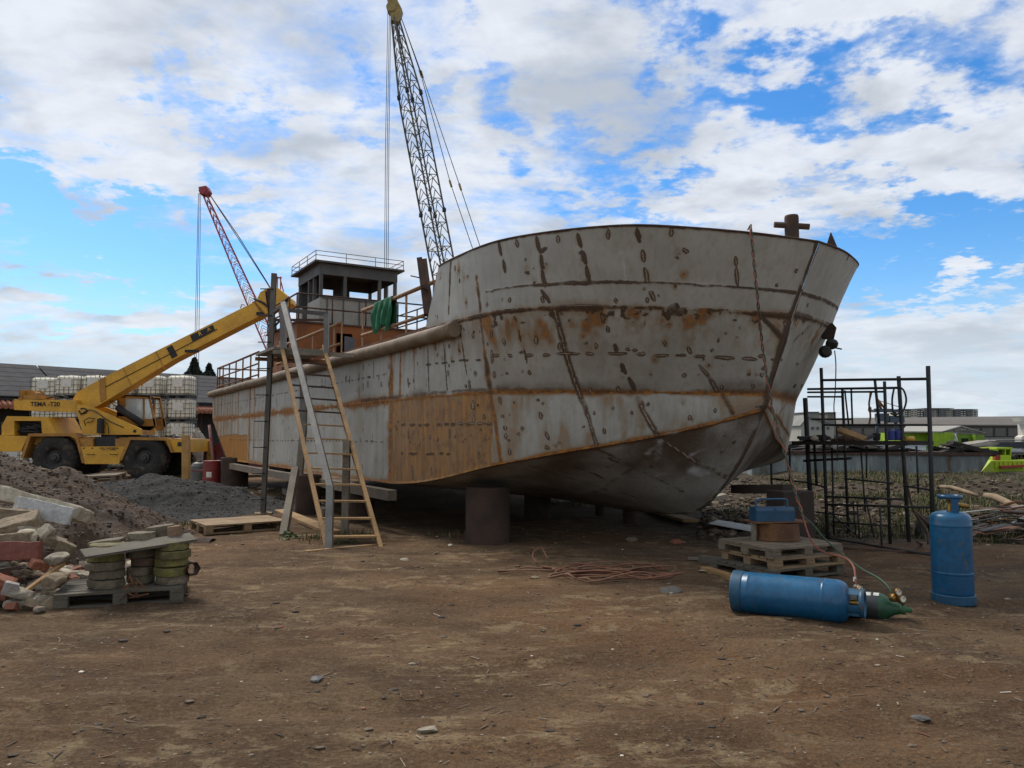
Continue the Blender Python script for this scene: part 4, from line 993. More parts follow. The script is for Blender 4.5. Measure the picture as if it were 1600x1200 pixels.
    b = MB(); b.tube([Q(876,395,.95), Q(1085,540,.95)], .14, 16); part(b, 'lift_ram', BLACK, tu)
    b = MB(); b.tube(cr([Q(640,470,.27), Q(700,430,.25), Q(760,440,.27), Q(880,520,.27), Q(1000,575,.27)], 24), .018, 6); part(b, 'boom_hose', BLACK, tu)
    b = MB(); b.tube([S(150,604,.60), S(240,558,.60), S(330,511,.60)], .014, 5); part(b, 'boom_cable', BLACK, bo)
    for (x0, y0, x1, y1) in ((180,573,193,601),(232,547,246,574)): b = MB(); b.beam(S(x0, y0, .612), S(x1, y1, .612), .035, .01, (0,1,0)); part(b, 'boom_joint_strip', YELD, bo)
    for k in range(5): b = MB(); b.lathe(Q(700+k*70,748,-.002), (0,-1,0), [(.028,0),(.028,.02),(0,.022)], 6, 0, False); part(b, 'bolt', BLACK, sp)
    for k in range(2): b = MB(); b.tube([Q(730+k*190,800,-.01), Q(730+k*190,800,-.07), Q(790+k*190,800,-.07), Q(790+k*190,800,-.01)], .014, 6); part(b, 'grab_handle', BLACK, sp)
    b = MB(); b.tube([Q(1100,320,1.4), Q(1150,300,1.2), Q(1158,330,1.2)], .012, 5); b.box(Q(1158,345,1.2), (.05,.12,.2)); part(b, 'mirror', BLACK, root)
    # cab
    cb = empty('cab', Q(980,430,1.9)-root.location); cb.parent = root
    prof = [(820,290),(1100,300),(1156,560),(1100,600),(815,600)]
    b = MB(); y0, y1 = 1.45, 2.4
    for q in ([(815,440),(815,600),(1100,600),(1156,560),(1145,490),(1092,498),(890,480),(890,448)], [(820,290),(890,300),(890,478),(815,470)], [(820,284),(1104,296),(1108,322),(820,310)], [(1088,300),(1104,298),(1158,560),(1140,560)], [(1040,316),(1056,316),(1056,495),(1040,495)]):
        for d in (y0, y1-.06): b.prism([Q(x, y, d) for x, y in q], (0, .06, 0))
    b.prism([Q(x, y, y0) for x, y in ((818,284),(1104,296),(1106,306),(818,296))], (0, y1-y0, 0)); b.prism([Q(x, y, y0) for x, y in ((818,296),(830,296),(826,600),(815,600))], (0, y1-y0, 0))
    b.prism([Q(x, y, y0) for x, y in ((815,560),(1150,560),(1120,600),(815,600))], (0, y1-y0, 0)); part(b, 'cab_shell', YELD, cb)
    gm, t, bs = newmat('clear_glass'); bs.inputs['Base Color'].default_value = (.75,.85,.82,1); bs.inputs['Roughness'].default_value = .05; bs.inputs['Alpha'].default_value = .45
    b = MB(); b.prism([Q(x, y, y0+.02) for x, y in ((890,310),(1040,318),(1040,494),(890,480))], (0, .01, 0)); b.prism([Q(x, y, y0+.02) for x, y in ((1056,318),(1092,318),(1136,500),(1056,496))], (0, .01, 0)); part(b, 'cab_window', gm, cb)
    b = MB(); b.box(Q(990,520,1.95), (.45,.45,.15)); b.box(Q(950,470,1.95), (.12,.45,.5)); b.tube([Q(1040,520,1.9), Q(1055,440,1.9)], .02, 6); part(b, 'seat', BLACK, cb)
crane()
# ---- stacked tanks
BOT = mat('tote_plastic', (.78,.78,.72), (.68,.68,.60), 1.2, .45, 0, .03, 10, (.46,.45,.36), .4, 2)
CAGE = mat('tote_cage', (.27,.28,.29), (.20,.21,.21), 6, .5, .4, .03, 30)
TPAL = mat('tote_pallet', (.045,.045,.048), (.02,.02,.02), 6, .7, 0, .05, 30)
PAPER = mat('paper_label', (.68,.70,.70), (.55,.57,.57), 7, .6, 0, 0)
def make_tote():
    r = empty('tank_tote', (0,0,0)); w, d, h = 1.14, .98, 1.0; z0 = .15
    b = MB(); b.box((0,0,z0+h/2-.01), (w-.06,d-.06,h-.05), None, 0, .09); b.lathe((0,0,z0+h-.04), (0,0,1), [(.12,0),(.12,.05),(0,.05)], 16); part(b, 'bottle', BOT, r)
    b = MB(); 
    for k in range(6):
        x = -w/2+k*w/5
        for y in (-d/2, d/2): b.tube([(x,y,z0),(x,y,z0+h)], .013, 5)
    for k in range(5):
        y = -d/2+k*d/4
        for x in (-w/2, w/2): b.tube([(x,y,z0),(x,y,z0+h)], .013, 5)
    for k in range(5):
        z = z0+.02+k*(h-.02)/4; b.tube([(-w/2,-d/2,z),(w/2,-d/2,z),(w/2,d/2,z),(-w/2,d/2,z)], .014, 5, closed=True)
    part(b, 'cage', CAGE, r)
    b = MB(); b.box((0,0,.125), (w,d,.05))
    for x in (-w/2+.1, 0, w/2-.1): b.box((x,0,.05), (.16,d-.02,.10))
    part(b, 'pallet', TPAL, r)
    b = MB(); b.box((0,-d/2-.014,z0+.60), (.52,.012,.40)); part(b, 'label_plate', PAPER, r)
    return r
def totes():
    proto = make_tote(); first = True; rnd = random.Random(5)
    rows = ['bottom', 'second', 'third', 'top']
    cols = [(72,'end column left of the crane boom'),(111,'column over the crane turret'),(153,'column under the boom foot'),(196,'column behind the crane cab'),(238,'column right of the crane cab'),(284,'end column nearest the boat')]
    for ci, (px, cl) in enumerate(cols):
        for r in range(4):
            o = proto if first else copy_tree(proto); first = False
            Y = 38.2+(1.2 if ci == 0 else 0)+rnd.uniform(-.06, .06); X = (px-800)/F*Y
            o.location = (X+rnd.uniform(-.03,.03), Y, .02+r*1.165); o.rotation_euler = (0,0,rnd.uniform(-.03,.03)+(0 if ci else .15))
            tag(o, 'white caged tank tote in the %s row, %s' % (rows[r], cl), 'tote', 'tank totes stacked behind the crane')
            if rnd.random() < .3: 
                pass
    for k, (px, r) in enumerate(((30, 0), (30, 1))):
        o = copy_tree(proto); Y = 39.6; o.location = ((px-800)/F*Y, Y, .02+r*1.165); o.rotation_euler = (0,0,.1)
        tag(o, 'white caged tank tote at far left behind the engine cover, %s of two' % ('lower','upper')[k], 'tote', 'tank totes stacked behind the crane')
totes()
# ---- long tiled shed
def shed():
    SL = mat('roof_slate', (.080,.082,.094), (.060,.062,.072), 1.5, .92, 0, .1, 10, spec=.08)
    TER = mat('terracotta', (.36,.15,.10), (.26,.10,.065), 6, .8, 0, .2, 20)
    A = Vector((-34.0, 40.0, 0)); d = Vector((1.0, .72, 0)).normalized(); 
    # eave line passes through the points seen in columns 0 and 330
    e0 = Vector((-26.7, 40, 0)); e1 = Vector((-19.0, 48.6, 0)); d = (e1-e0).normalized(); n = Vector((-d.y, d.x, 0))
    n = n if n.y > 0 else -n; L0, L1 = -14, 26; root = empty('long_shed', e0, 'long low shed with a grey panelled roof over a terracotta tile eave', 'shed')
    b = MB(); ze, zr = 3.72, 5.85; dep = 5.2
    npan = 7
    for k in range(npan):
        a0 = L0+(L1-L0)*k/npan+.05; a1 = L0+(L1-L0)*(k+1)/npan-.05
        p = [e0+d*a0+Vector((0,0,ze)), e0+d*a1+Vector((0,0,ze)), e0+d*a1+n*dep+Vector((0,0,zr)), e0+d*a0+n*dep+Vector((0,0,zr))]
        for j in range(7):
            t0, t1 = j/7, (j+1)/7-.012; q = [p[0].lerp(p[3], t0), p[1].lerp(p[2], t0), p[1].lerp(p[2], t1), p[0].lerp(p[3], t1)]
            b.hexa(q, [v+Vector((0,0,.06)) for v in q])
    ro = part(b, 'roof', SL, root)
    b = MB(); q = [e0+d*L0+Vector((0,0,ze-.08)), e0+d*L1+Vector((0,0,ze-.08)), e0+d*L1+n*dep+Vector((0,0,zr-.08)), e0+d*L0+n*dep+Vector((0,0,zr-.08))]
    b.hexa([v-Vector((0,0,.08)) for v in q], q); q2 = [q[3], q[2], q[2]+n*dep-Vector((0,0,2.1)), q[3]+n*dep-Vector((0,0,2.1))]; b.hexa([v-Vector((0,0,.08)) for v in q2], q2); part(b, 'roof_deck', BLACK, root)
    b = MB(); N = 160
    for k in range(N):
        a = L0+(L1-L0)*k/N; w = (L1-L0)/N; p = e0+d*(a+w/2)+n*.3
        b.tube([p+Vector((0,0,3.52)), p-n*.95+Vector((0,0,3.16))], w*.52, 6)
    part(b, 'tile_eave', TER, root)
    b = MB(); w0 = e0+n*1.2; b.prism([w0+d*L0, w0+d*L1, w0+d*L1+Vector((0,0,3.5)), w0+d*L0+Vector((0,0,3.5))], n*.15); b.prism([e0+n*9+d*L0, e0+n*9+d*L1, e0+n*9+d*L1+Vector((0,0,3.6)), e0+n*9+d*L0+Vector((0,0,3.6))], n*.15); part(b, 'wall', mat('shed_wall', (.035,.034,.034), (.02,.02,.02), 1, .8, 0, .1), root)
    b = MB()
    for k in range(9): p = e0+d*(L0+2+k*4.6)+n*.35; b.beam(p, p+Vector((0,0,3.2)), .14, .14); part(b, 'post', RUSTD, root); b = MB()
shed()
def conifer(px, ytop, Y, label, seed):
    rnd = random.Random(seed); top = P(px, ytop, Y); base = Vector((top.x, Y, 0)); h = top.z
    r = empty('conifer', base, label, 'tree', 'conifers behind the shed'); b = MB(); b.tube([base, base+Vector((0,0,h*.5)), base+Vector((0,0,h*.97))], [.22,.14,.03], 8); part(b, 'trunk', mat('bark', (.05,.035,.025)), r)
    b = MB()
    for k in range(6500):
        t = rnd.random()**.6; z = h*(.15+.85*t); rad = (1.0-t)**.8*h*.34*(.75+.4*math.sin(z*5+seed)*.5+.2); a = rnd.uniform(0,6.28); q = rad*math.sqrt(rnd.random())
        c = base+Vector((math.cos(a)*q, math.sin(a)*q, z-.25*q)); s = rnd.uniform(.10,.26); u = Vector((rnd.gauss(0,1), rnd.gauss(0,1), rnd.gauss(0,.5))).normalized()*s; v = Vector((rnd.gauss(0,1), rnd.gauss(0,1), rnd.gauss(0,.5))).normalized()*s*.6
        b.face([c-u, c-v, c+u, c+v])
    part(b, 'crown', mat('needles', (.030,.052,.032), (.014,.026,.018), 2, .8, 0, 0), r)
conifer(304, 560, 72, 'taller of the two dark conifers behind the shed roof', 1); conifer(327, 569, 72, 'shorter dark conifer beside the taller one behind the shed', 2)
# ---- heaps
def heap(name, cx, cy, rx, ry, h, m, seed, stones, sm, label, cone=False, size=(.02,.07), peak2=None):
    n = 150; xs = np.linspace(cx-rx*1.15, cx+rx*1.15, n); ys = np.linspace(cy-ry*1.15, cy+ry*1.15, n); X, Y = np.meshgrid(xs, ys); x, y = X.ravel(), Y.ravel()
    p = np.stack([x, y, x*0+seed], 1); r = np.sqrt(((x-cx)/rx)**2+((y-cy)/ry)**2)*(1+.16*fbm(p*.9, 3))
    z = h*(np.clip(1-r, 0, None) if cone else .5*(1+np.cos(np.pi*np.clip(r, 0, 1))))
    z = z*(1+.10*fbm(p*1.3, 3))+(.05*fbm(p*2.1, 3)+.030*fbm(p*5, 3)+.018*fbm(p*13, 2)+.010*fbm(p*27, 2))*np.clip(z*4, 0, 1)+ground_z(x, y)-.05*(r > 1)
    b = MB(); b.v = [Vector(q) for q in zip(x, y, z)]
    for j in range(n-1):
        for i in range(n-1):
            a = j*n+i
            if max(z[a], z[a+n+1]) > -.2 and r[a] < 1.12: b.f.append([a, a+1, a+n+1, a+n]); b.m.append(0); b.sm.append(True)
    rnd = random.Random(seed); Zg = z.reshape(n, n)
    def hz(px_, py_):
        i = (px_-xs[0])/(xs[1]-xs[0]); j = (py_-ys[0])/(ys[1]-ys[0]); i0 = int(max(0, min(n-2, i))); j0 = int(max(0, min(n-2, j))); fx, fy = i-i0, j-j0
        return Zg[j0,i0]*(1-fx)*(1-fy)+Zg[j0,i0+1]*fx*(1-fy)+Zg[j0+1,i0]*(1-fx)*fy+Zg[j0+1,i0+1]*fx*fy
    for k in range(stones):
        a = rnd.uniform(0, 6.28); q = math.sqrt(rnd.random())*1.05; sx, sy = cx+rx*q*math.cos(a), cy+ry*q*math.sin(a); s = rnd.uniform(*size)*(1 if rnd.random() < .93 else 1.9)
        b.rock((sx, sy, hz(sx, sy)+s*.2), (s, s*rnd.uniform(.5,1), s*rnd.uniform(.4,.8)), k % 97, 1, 4, .1, rnd.choice(range(1, len(sm)+1)))
    o = b.build(name, [m]+sm, origin=(cx, cy, 0)); tag(o, label, 'heap'); return o, hz
DIRT = mat('heap_dirt', (.066,.041,.025), (.034,.022,.014), 3, .95, 0, .8, 22, (.17,.13,.095), .40, 6)
GRAV = mat('heap_gravel', (.015,.0142,.0138), (.008,.008,.008), 9, .95, 0, .8, 40, (.11,.105,.10), .34, 14)
CON = mat('broken_concrete', (.30,.275,.235), (.18,.16,.13), 11, .9, 0, .5, 24, (.17,.14,.11), .40, 5)
CON2 = mat('tan_concrete', (.235,.19,.135), (.145,.115,.08), 11, .9, 0, .5, 24, (.11,.09,.065), .42, 5)
CON3 = mat('white_plaster', (.44,.41,.345), (.27,.24,.19), 7, .85, 0, .3, 20, (.26,.24,.21), .34, 6)
BRK = mat('brick', (.26,.10,.06), (.17,.07,.045), 5, .9, 0, .4, 26, (.30,.25,.20), .34, 6)
STD = [mat('stone_dark', (.060,.043,.031), None, 9, .95, 0, .3), mat('stone_mid', (.125,.095,.068), None, 9, .95, 0, .3), mat('stone_lite', (.24,.20,.155), None, 9, .95, 0, .3)]
dheap, dz = heap('dirt_heap', -8.15, 11.3, 3.1, 3.3, 1.62, DIRT, 3, 6500, [STD[0], STD[0], STD[1], STD[1], STD[0], STD[2]], 'high heap of brown earth and broken roots at the left edge', True, (.008,.030))
gheap, gzz = heap('gravel_heap', -8.1, 17.2, 3.7, 3.3, .70, GRAV, 8, 6500, [mat('grit_dark', (.014,.0135,.0135), None, 9, .9, 0, .3)]*4+[STD[1], STD[2]], 'low spread heap of dark grey gravel between the crane and the boat', False, (.007,.020))
heap('rubble_spill', -6.2, 8.3, 1.7, 1.25, .34, DIRT, 5, 1500, [STD[0], STD[1], STD[2], BRK], 'low spill of dirt, brick bits and mortar under the rubble', False, (.015,.06))
# ---- rubble
def rubble():
    rnd = random.Random(12)
    def hgt(x, y):
        z = gz(x, y); z = max(z, dz(x, y) if abs(x+8.15) < 3.3 and abs(y-11.3) < 3.5 else z); r = ((x+6.2)/1.7)**2+((y-8.3)/1.25)**2
        return max(z, .17*(1+math.cos(math.pi*min(1, math.sqrt(r)))))
    def chunk(px, py, Y, size, m, rot, label=None, cat='rubble', nm='concrete_chunk', seed=1, slab=True):
        c = P(px, py, Y); b = MB()
        if slab: b.slabrock(c, size, rot, seed, n=(10 if max(size) > .4 else 6), j=min(size)*(.13 if max(size) > .4 else .17))
        else: b.rock(c, [k/2 for k in size], seed, 3, 7, .10, rot=rot)
        tag(b.build(nm, m), label, cat, None); return c
    RX = lambda a, b_, c_: Matrix.Rotation(c_, 3, 'Z')@Matrix.Rotation(b_, 3, 'Y')@Matrix.Rotation(a, 3, 'X')
    # the big white kerb slab and its neighbours
    chunk(40, 782, 8.55, (1.45,.34,.15), CON3, RX(-.35,.22,-.10), 'long pale slab lying across the top of the rubble, cream upper face', 'slab', 'concrete_slab', 2)
    chunk(68, 798, 8.32, (.66,.06,.19), mat('bluewhite_paint', (.46,.48,.51), (.36,.37,.39), 9, .8, 0, .2, 20, (.25,.23,.2), .3, 6), RX(-.25,.20,-.08), 'bluish white painted slab face broken off below the long pale slab', 'slab', 'concrete_slab', 4)
    chunk(6, 805, 8.25, (.62,.26,.16), CON2, RX(0,.12,.3), 'tan block half under the long pale slab at the frame edge', 'slab', 'concrete_slab', 6)
    chunk(18, 826, 8.0, (.52,.34,.17), CON2, RX(.2,-.25,.4), 'tan lump with an orange brick edge below the pale slab', 'rubble', seed=7)
    chunk(48, 829, 8.0, (.30,.28,.20), CON, RX(.3,.2,1), 'rounded grey lump beside the tan lump under the slab', 'rubble', seed=8, slab=False)
    chunk(12, 845, 7.75, (.48,.25,.15), CON2, RX(0,-.1,.1), 'flat tan block lying just above the red brick panel', 'rubble', seed=9)
    chunk(45, 842, 7.8, (.26,.22,.19), CON3, RX(.5,.3,.6), 'white angular lump to the right of the flat tan block', 'rubble', seed=10, slab=False)
    chunk(71, 832, 7.85, (.21,.2,.23), CON3, RX(.2,.4,.2), 'upright white lump, topmost on the right of the rubble', 'rubble', seed=11, slab=False)
    chunk(26, 861, 7.6, (.46,.10,.17), mat('red_tile', (.20,.065,.045), (.15,.05,.035), 8, .8, 0, .3, 30, (.25,.12,.09), .3, 5), RX(-.2,-.03,.05), 'dull red brick panel on its side at the left edge', 'brick', 'hollow_brick', 12)
    chunk(100, 862, 7.8, (.17,.05,.20), CON2, RX(.2,.5,.3), 'thin tan plate leaning upright at the right of the rubble', 'rubble', seed=13)
    chunk(86, 847, 7.85, (.20,.12,.09), CON2, RX(.1,.3,.3), 'small tan block beside the upright white lump', 'rubble', seed=14)
    chunk(88, 873, 7.6, (.26,.20,.12), CON, RX(.2,-.3,.1), 'grey cracked lump in the middle of the rubble face', 'rubble', seed=15, slab=False)
    chunk(86, 908, 7.4, (.25,.22,.16), CON2, RX(.2,-.2,.4), 'big rounded tan stone behind the paver pallet corner', 'rubble', seed=16, slab=False)
    chunk(35, 928, 7.25, (.28,.22,.12), CON, RX(.1,.2,.2), 'grey knobbly lump at the very foot of the rubble', 'rubble', seed=17, slab=False)
    chunk(5, 918, 7.3, (.16,.14,.20), BRK, RX(.1,.4,.2), 'orange brick end standing at the left frame edge', 'brick', 'brick', 18)
    chunk(62, 882, 7.55, (.15,.10,.08), BRK, RX(.3,.4,.9), 'broken orange brick in the centre of the rubble face', 'brick', 'brick', 19)
    chunk(16, 920, 7.2, (.12,.05,.13), mat('grey_tile', (.33,.32,.33), None, 5, .8), RX(.2,.3,.4), 'small grey tile leaning against the orange brick end', 'tile', 'tile', 20)
    kinds = [(CON, 'concrete_chunk', 'fist sized grey concrete fragment scattered over the rubble slope', 'rubble', 'grey fragments in the rubble'), (CON2, 'mortar_chunk', 'fist sized tan mortar fragment scattered over the rubble slope', 'rubble', 'tan fragments in the rubble'), (CON3, 'plaster_chunk', 'small white plaster fragment scattered over the rubble slope', 'rubble', 'white fragments in the rubble'), (BRK, 'brick_fragment', 'small orange brick fragment scattered over the rubble slope', 'brick', 'brick fragments in the rubble')]
    for k in range(260):
        y = rnd.uniform(7.1, 9.4); px = rnd.uniform(-25, 150)+max(0, y-8.4)*70; x = (px-800)/F*y
        if px > 105 and y < 7.9: continue
        m, nm, lb, cat, gr = kinds[rnd.choice((0,0,1,1,1,2,3,3))]; s = rnd.uniform(.05,.17); b = MB(); c = (x, y, hgt(x, y)+s*.22)
        if rnd.random() < .45: b.slabrock(Vector(c), (s*1.3, s*.9, s*.6), RX(rnd.uniform(-.5,.5), rnd.uniform(-.5,.5), rnd.uniform(0,3)), k, n=3, j=s*.12)
        else: b.rock(c, (s*.65, s*.5, s*.42), k+50, 2, 6, .14)
        tag(b.build(nm, m), lb, cat, gr)
    for (a, c, Y0, Y1, lb) in (((38,925),(100,880),7.25,7.6,'thin tan stick lying up the foot of the rubble'), ((-5,892),(32,886),7.4,7.5,'dark rusty strip poking from the rubble under the red panel')):
        b = MB(); b.beam(P(*a, Y0), P(*c, Y1), .05, .03); tag(b.build('stick' if 'stick' in lb else 'metal_strip', WOODT if 'stick' in lb else RUSTD), lb, 'debris')
rubble()
# ---- pallets
PAL = mat('pallet_wood', (.20,.165,.125), (.13,.105,.08), 4, .85, 0, .3, 40, (.075,.06,.045), .38, 4)
PALT = mat('pallet_wood_tan', (.27,.195,.115), (.19,.13,.08), 4, .85, 0, .3, 40, (.12,.08,.05), .36, 4)
PALD = mat('pallet_wood_grey', (.115,.105,.085), (.075,.066,.052), 4, .88, 0, .35, 40, (.05,.045,.03), .38, 4)
def pallet(loc, rz, w, d, label, m, h=.144, tilt=(0,0), group=None, boards=7, seed=0, solid=False):
    rnd = random.Random(seed); r = empty('wooden_pallet', loc, label, 'pallet', group); r.rotation_euler = (tilt[0], tilt[1], rz); th = .022
    M0 = r.location.copy(); r.location = (0,0,0)
    b = MB(); bw = d/boards
    for k in range(boards):
        y = -d/2+bw*(k+.5); wd = bw*(.99 if solid else rnd.uniform(.78,.93)); b.box((rnd.uniform(-.01,.01), y, h-th/2+rnd.uniform(-.002,.002)), (w*rnd.uniform(.985,1), wd, th))
    part(b, 'deck', m, r)
    for x in (-w/2+.06, 0, w/2-.06):
        b = MB(); b.box((x, 0, h-th*1.5-.002), (.12, d, th)); part(b, 'stringer_board', m, r)
        for y in (-d/2+.06, 0, d/2-.06):
            b = MB(); b.box((x, y, (h-2*th+th)/2-.002), (.12, .125, h-3*th-.006)); part(b, 'block', m, r)
    for y in (-d/2+.06, 0, d/2-.06):
        b = MB(); b.box((0, y, th/2-.001), (w, .11, th)); part(b, 'bottom_board', m, r)
    r.location = M0; return r
def paver_pallet():
    A = G(82, 955); B = G(286, 941); d = (B-A).normalized(); n = Vector((-d.y, d.x, 0)); rz = math.atan2(d.y, d.x); W = (B-A).length; c = (A+B)/2+n*.42
    pallet(Vector((c.x, c.y, .0)), rz, W, .84, 'dark weathered pallet under three mossy paver stacks', PALD, seed=4)
    MOSS = mat('mossy_paver', (.145,.130,.055), (.09,.08,.042), 9, .9, 0, .4, 26, (.16,.15,.11), .40, 3); MOSSY = mat('yellow_moss_paver', (.165,.155,.045), (.10,.093,.038), 9, .9, 0, .4, 26, (.13,.12,.075), .36, 4)
    PAV = mat('grey_paver', (.165,.145,.105), (.095,.08,.06), 9, .9, 0, .4, 26, (.095,.095,.05), .38, 3); PAVR = mat('red_paver', (.15,.095,.07), (.10,.065,.05), 4, .9, 0, .4, 26)
    rnd = random.Random(9)
    stacks = [(156, 930, .34, [PAV, PAV, PAV, MOSSY, MOSS], 'left', .28), (212, 918, .26, [PAV, PAV, PAVR, PAV, PAV, PAV], 'middle', .40), (262, 924, .32, [PAV, MOSSY, MOSSY, MOSS, MOSSY], 'right', .28)]
    words = ['bottom', 'second from bottom', 'third from bottom', 'fourth from bottom', 'fifth from bottom', 'topmost']
    for px, py, w, ms, which, back in stacks:
        base = A+d*((px-82)/204*W)+n*back; z = .150
        for k, m in enumerate(ms):
            h = .083; b = MB(); o = Vector((rnd.uniform(-.018,.018), rnd.uniform(-.02,.02), 0)); r = w/2*rnd.uniform(.95,1.04)
            b.lathe(base+o+Vector((0,0,z)), Vector((rnd.uniform(-.03,.03), rnd.uniform(-.03,.03), 1)), [(.0,.002),(r*.6,.002),(r*.97,.002),(r*1.0,.007),(r*1.01,.03),(r*1.0,.055),(r*.995,h-.008),(r*.965,h-.003),(r*.6,h-.002),(0,h-.002)], 28, 0, False, (1,.2*k,0))
            b.v = [q+Vector((mnoise.noise(q*9), mnoise.noise(q*9+Vector((5,0,0))), 0))*.020+Vector((mnoise.noise(q*34), mnoise.noise(q*34+Vector((5,0,0))), mnoise.noise(q*21)*.6))*.006 for q in b.v]; z += h
            nmn = words[k] if k < len(ms)-1 else 'topmost'
            tag(b.build('paver', m), '%s rounded concrete paver of the %s stack on the dark pallet' % (nmn, which), 'paver', 'pavers stacked on the dark pallet')
    top = .15+.41
    b = MB(); p0 = P(129, 866, 7.28); p1 = P(302, 839, 7.9); b.beam(p0, p1, .26, .024, (0,-.2,1)); tag(b.build('board', PALD), 'grey weathered board laid slanting over the paver stacks', 'board')
    for px, py, Y, sz, m, lb, nm in ((253, 832, 8.0, (.26,.18,.14), PAV, 'square grey block on the back end of the slanting board', 'block'), (274, 833, 7.95, (.12,.16,.15), mat('tan_brick', (.25,.165,.11), None, 5, .9, 0, .3), 'tan brick standing beside the square grey block', 'brick'), (168, 849, 7.75, (.30,.2,.07), PAV, 'flat grey stone on the left end of the slanting board', 'stone')):
        b = MB(); b.slabrock(P(px, py, Y), sz, Matrix.Rotation(.2, 3, 'Z')@Matrix.Rotation(-.12, 3, 'Y'), int(px), n=4, j=.01); tag(b.build(nm, m), lb, nm)
    b = MB(); q = P(294, 886, 7.9); b.tube([q, q+Vector((.10,-.12,0))], .075, 6, cap=False); b.tube([q, q+Vector((.10,-.12,0))], .060, 6, cap=False); tag(b.build('clay_pipe', PAVR), 'short hollow clay block beside the right paver stack', 'block')
    b = MB(); rr = random.Random(2)
    for k in range(9): p = P(rr.uniform(193,215), rr.uniform(905,928), 7.35); b.tube([p, p+Vector((rr.uniform(-.1,.1), .02, rr.uniform(-.06,.06))), p+Vector((rr.uniform(-.16,.16), .0, rr.uniform(-.08,.02)))], .006, 5)
    tag(b.build('wire_scrap', RUST), 'tangle of rusty wire between the left and middle paver stacks', 'wire')
paver_pallet()
c = G(373, 829); pallet(Vector((c.x, c.y, .03)), .62, 1.35, 1.05, 'flat tan pallet on the dirt left of the wooden stair', PALT, .15, (0,0), None, 6, 11, True)
pallet(P(140, 748, 26.5)+Vector((0,0,-.1)), .15, 2.0, 1.2, 'grey pallet with raised boards lying before the crane wheels', PAL, .2, (.05,-.06), None, 6, 13)
def yard_left_items():
    # red drum
    RED = mat('red_drum', (.21,.022,.018), (.15,.018,.015), 4, .5, 0, .05, 30, (.09,.04,.03), .36, 4); c = G(331, 762); r = empty('steel_drum', Vector((c.x, c.y, 0)), 'red steel drum with a white label beside the stern prop', 'drum')
    b = MB(); b.lathe((c.x, c.y, 0), (0,0,1), [(0,0),(.28,0),(.285,.02),(.28,.05),(.28,.27),(.29,.285),(.28,.30),(.28,.56),(.29,.575),(.28,.59),(.28,.83),(.288,.85),(.28,.86),(.26,.84),(0,.84)], 32); part(b, 'body', RED, r)
    b = MB(); b.lathe((c.x, c.y, .34), (0,0,1), [(.283,0),(.283,.17)], 6, 0, True, (0,-1,0), -.3, .3); part(b, 'label', PAPER, r)
    b = MB(); c = G(349, 747); b.beam(P(318, 735, 25.5), P(372, 733, 25.0), 1.0, .05); tag(b.build('red_sheet', mat('dark_red', (.13,.02,.022), None, 4, .5)), 'dark red sheet lying on the stern prop', 'sheet')
    b = MB(); b.tube([G(329, 762)+Vector((-.05,.6,0)), P(327, 664, 25.2)], .05, 8); tag(b.build('red_pole', mat('red_paint', (.22,.04,.035), (.2,.14,.13), 3, .6)), 'thin red and grey pole standing behind the red drum', 'pole')
    # bulk bag
    b = MB(); top = [(272,696),(276,678),(284,684),(294,686),(303,680),(309,668),(314,676),(318,698)]; n, mm = 42, 26; g = []
    for i in range(n+1):
        x = 272+46*i/n; k = max(j for j in range(len(top)-1) if top[j][0] <= x+1e-6); f = (x-top[k][0])/(top[k+1][0]-top[k][0]); yt = top[k][1]*(1-f)+top[k+1][1]*f; tp = P(x, yt, 33.6); row = []
        for j in range(mm+1):
            t = j/mm; a_ = t*math.pi; zz = tp.z*max(0, math.sin(a_))**.55; yy = 33.6-.62*math.cos(a_)*(1+.1*math.sin(x*.3)); q = Vector((tp.x, yy, zz)); row.append(q+Vector((mnoise.noise(q*3), mnoise.noise(q*3.3+Vector((7,0,0)))*1.3, mnoise.noise(q*2.4+Vector((0,7,0)))*.4))*.10+Vector((mnoise.noise(q*8), mnoise.noise(q*9+Vector((7,0,0))), 0))*.05)
        g.append(row)
    for i in range(n):
        for j in range(mm): b.face([g[i][j], g[i][j+1], g[i+1][j+1], g[i+1][j]], 0, True)
    b.face(g[0]); b.face(g[-1][::-1])
    o = b.build('tarpaulin', mat('bag_cloth', (.36,.34,.30), (.24,.225,.195), 2.5, .85, 0, .4, 9, (.22,.20,.17), .36, 3)); tag(o, 'crumpled dirty white tarpaulin thrown over goods behind the crane outrigger', 'tarpaulin')
    # dark car in the shade of the stern
    c = P(398, 700, 33); r = empty('parked_car', Vector((c.x, c.y, 0)), 'dark red car mostly hidden behind the boat stern', 'car'); b = MB()
    pr = [(-1.9,.35),(1.9,.35),(1.95,.75),(1.2,.95),(.6,1.42),(-1.1,1.45),(-1.85,1.0)]
    b.prism([c*0+Vector((c.x+x, c.y-.8, z)) for x, z in pr], (0,1.6,0)); part(b, 'body', mat('car_red', (.12,.014,.016), None, 3, .3, 0, 0), r)
    b = MB(); b.prism([Vector((c.x+x, c.y-.81, z)) for x, z in ((-.95,.98),(.95,.98),(.5,1.36),(-.9,1.38))], (0,.004,0)); part(b, 'window', GLASS, r)
    for x in (-1.2, 1.2):
        for dy in (-.82, .62): b = MB(); b.lathe((c.x+x, c.y+dy, .33), (0,1,0), [(0,0),(.2,0),(.33,.03),(.33,.2),(0,.2)], 20); part(b, 'wheel', TYRE, r)
    # little tank and pump between crane and drum
    b = MB(); c = G(310, 757); b.lathe((c.x, c.y, 0), (0,0,1), [(0,0),(.26,0),(.26,.62),(.2,.72),(.08,.76),(.08,.82),(0,.82)], 20); tag(b.build('gas_bottle', mat('grey_bottle', (.12,.125,.125), None, 4, .5)), 'stubby dark grey gas bottle left of the red drum', 'bottle')
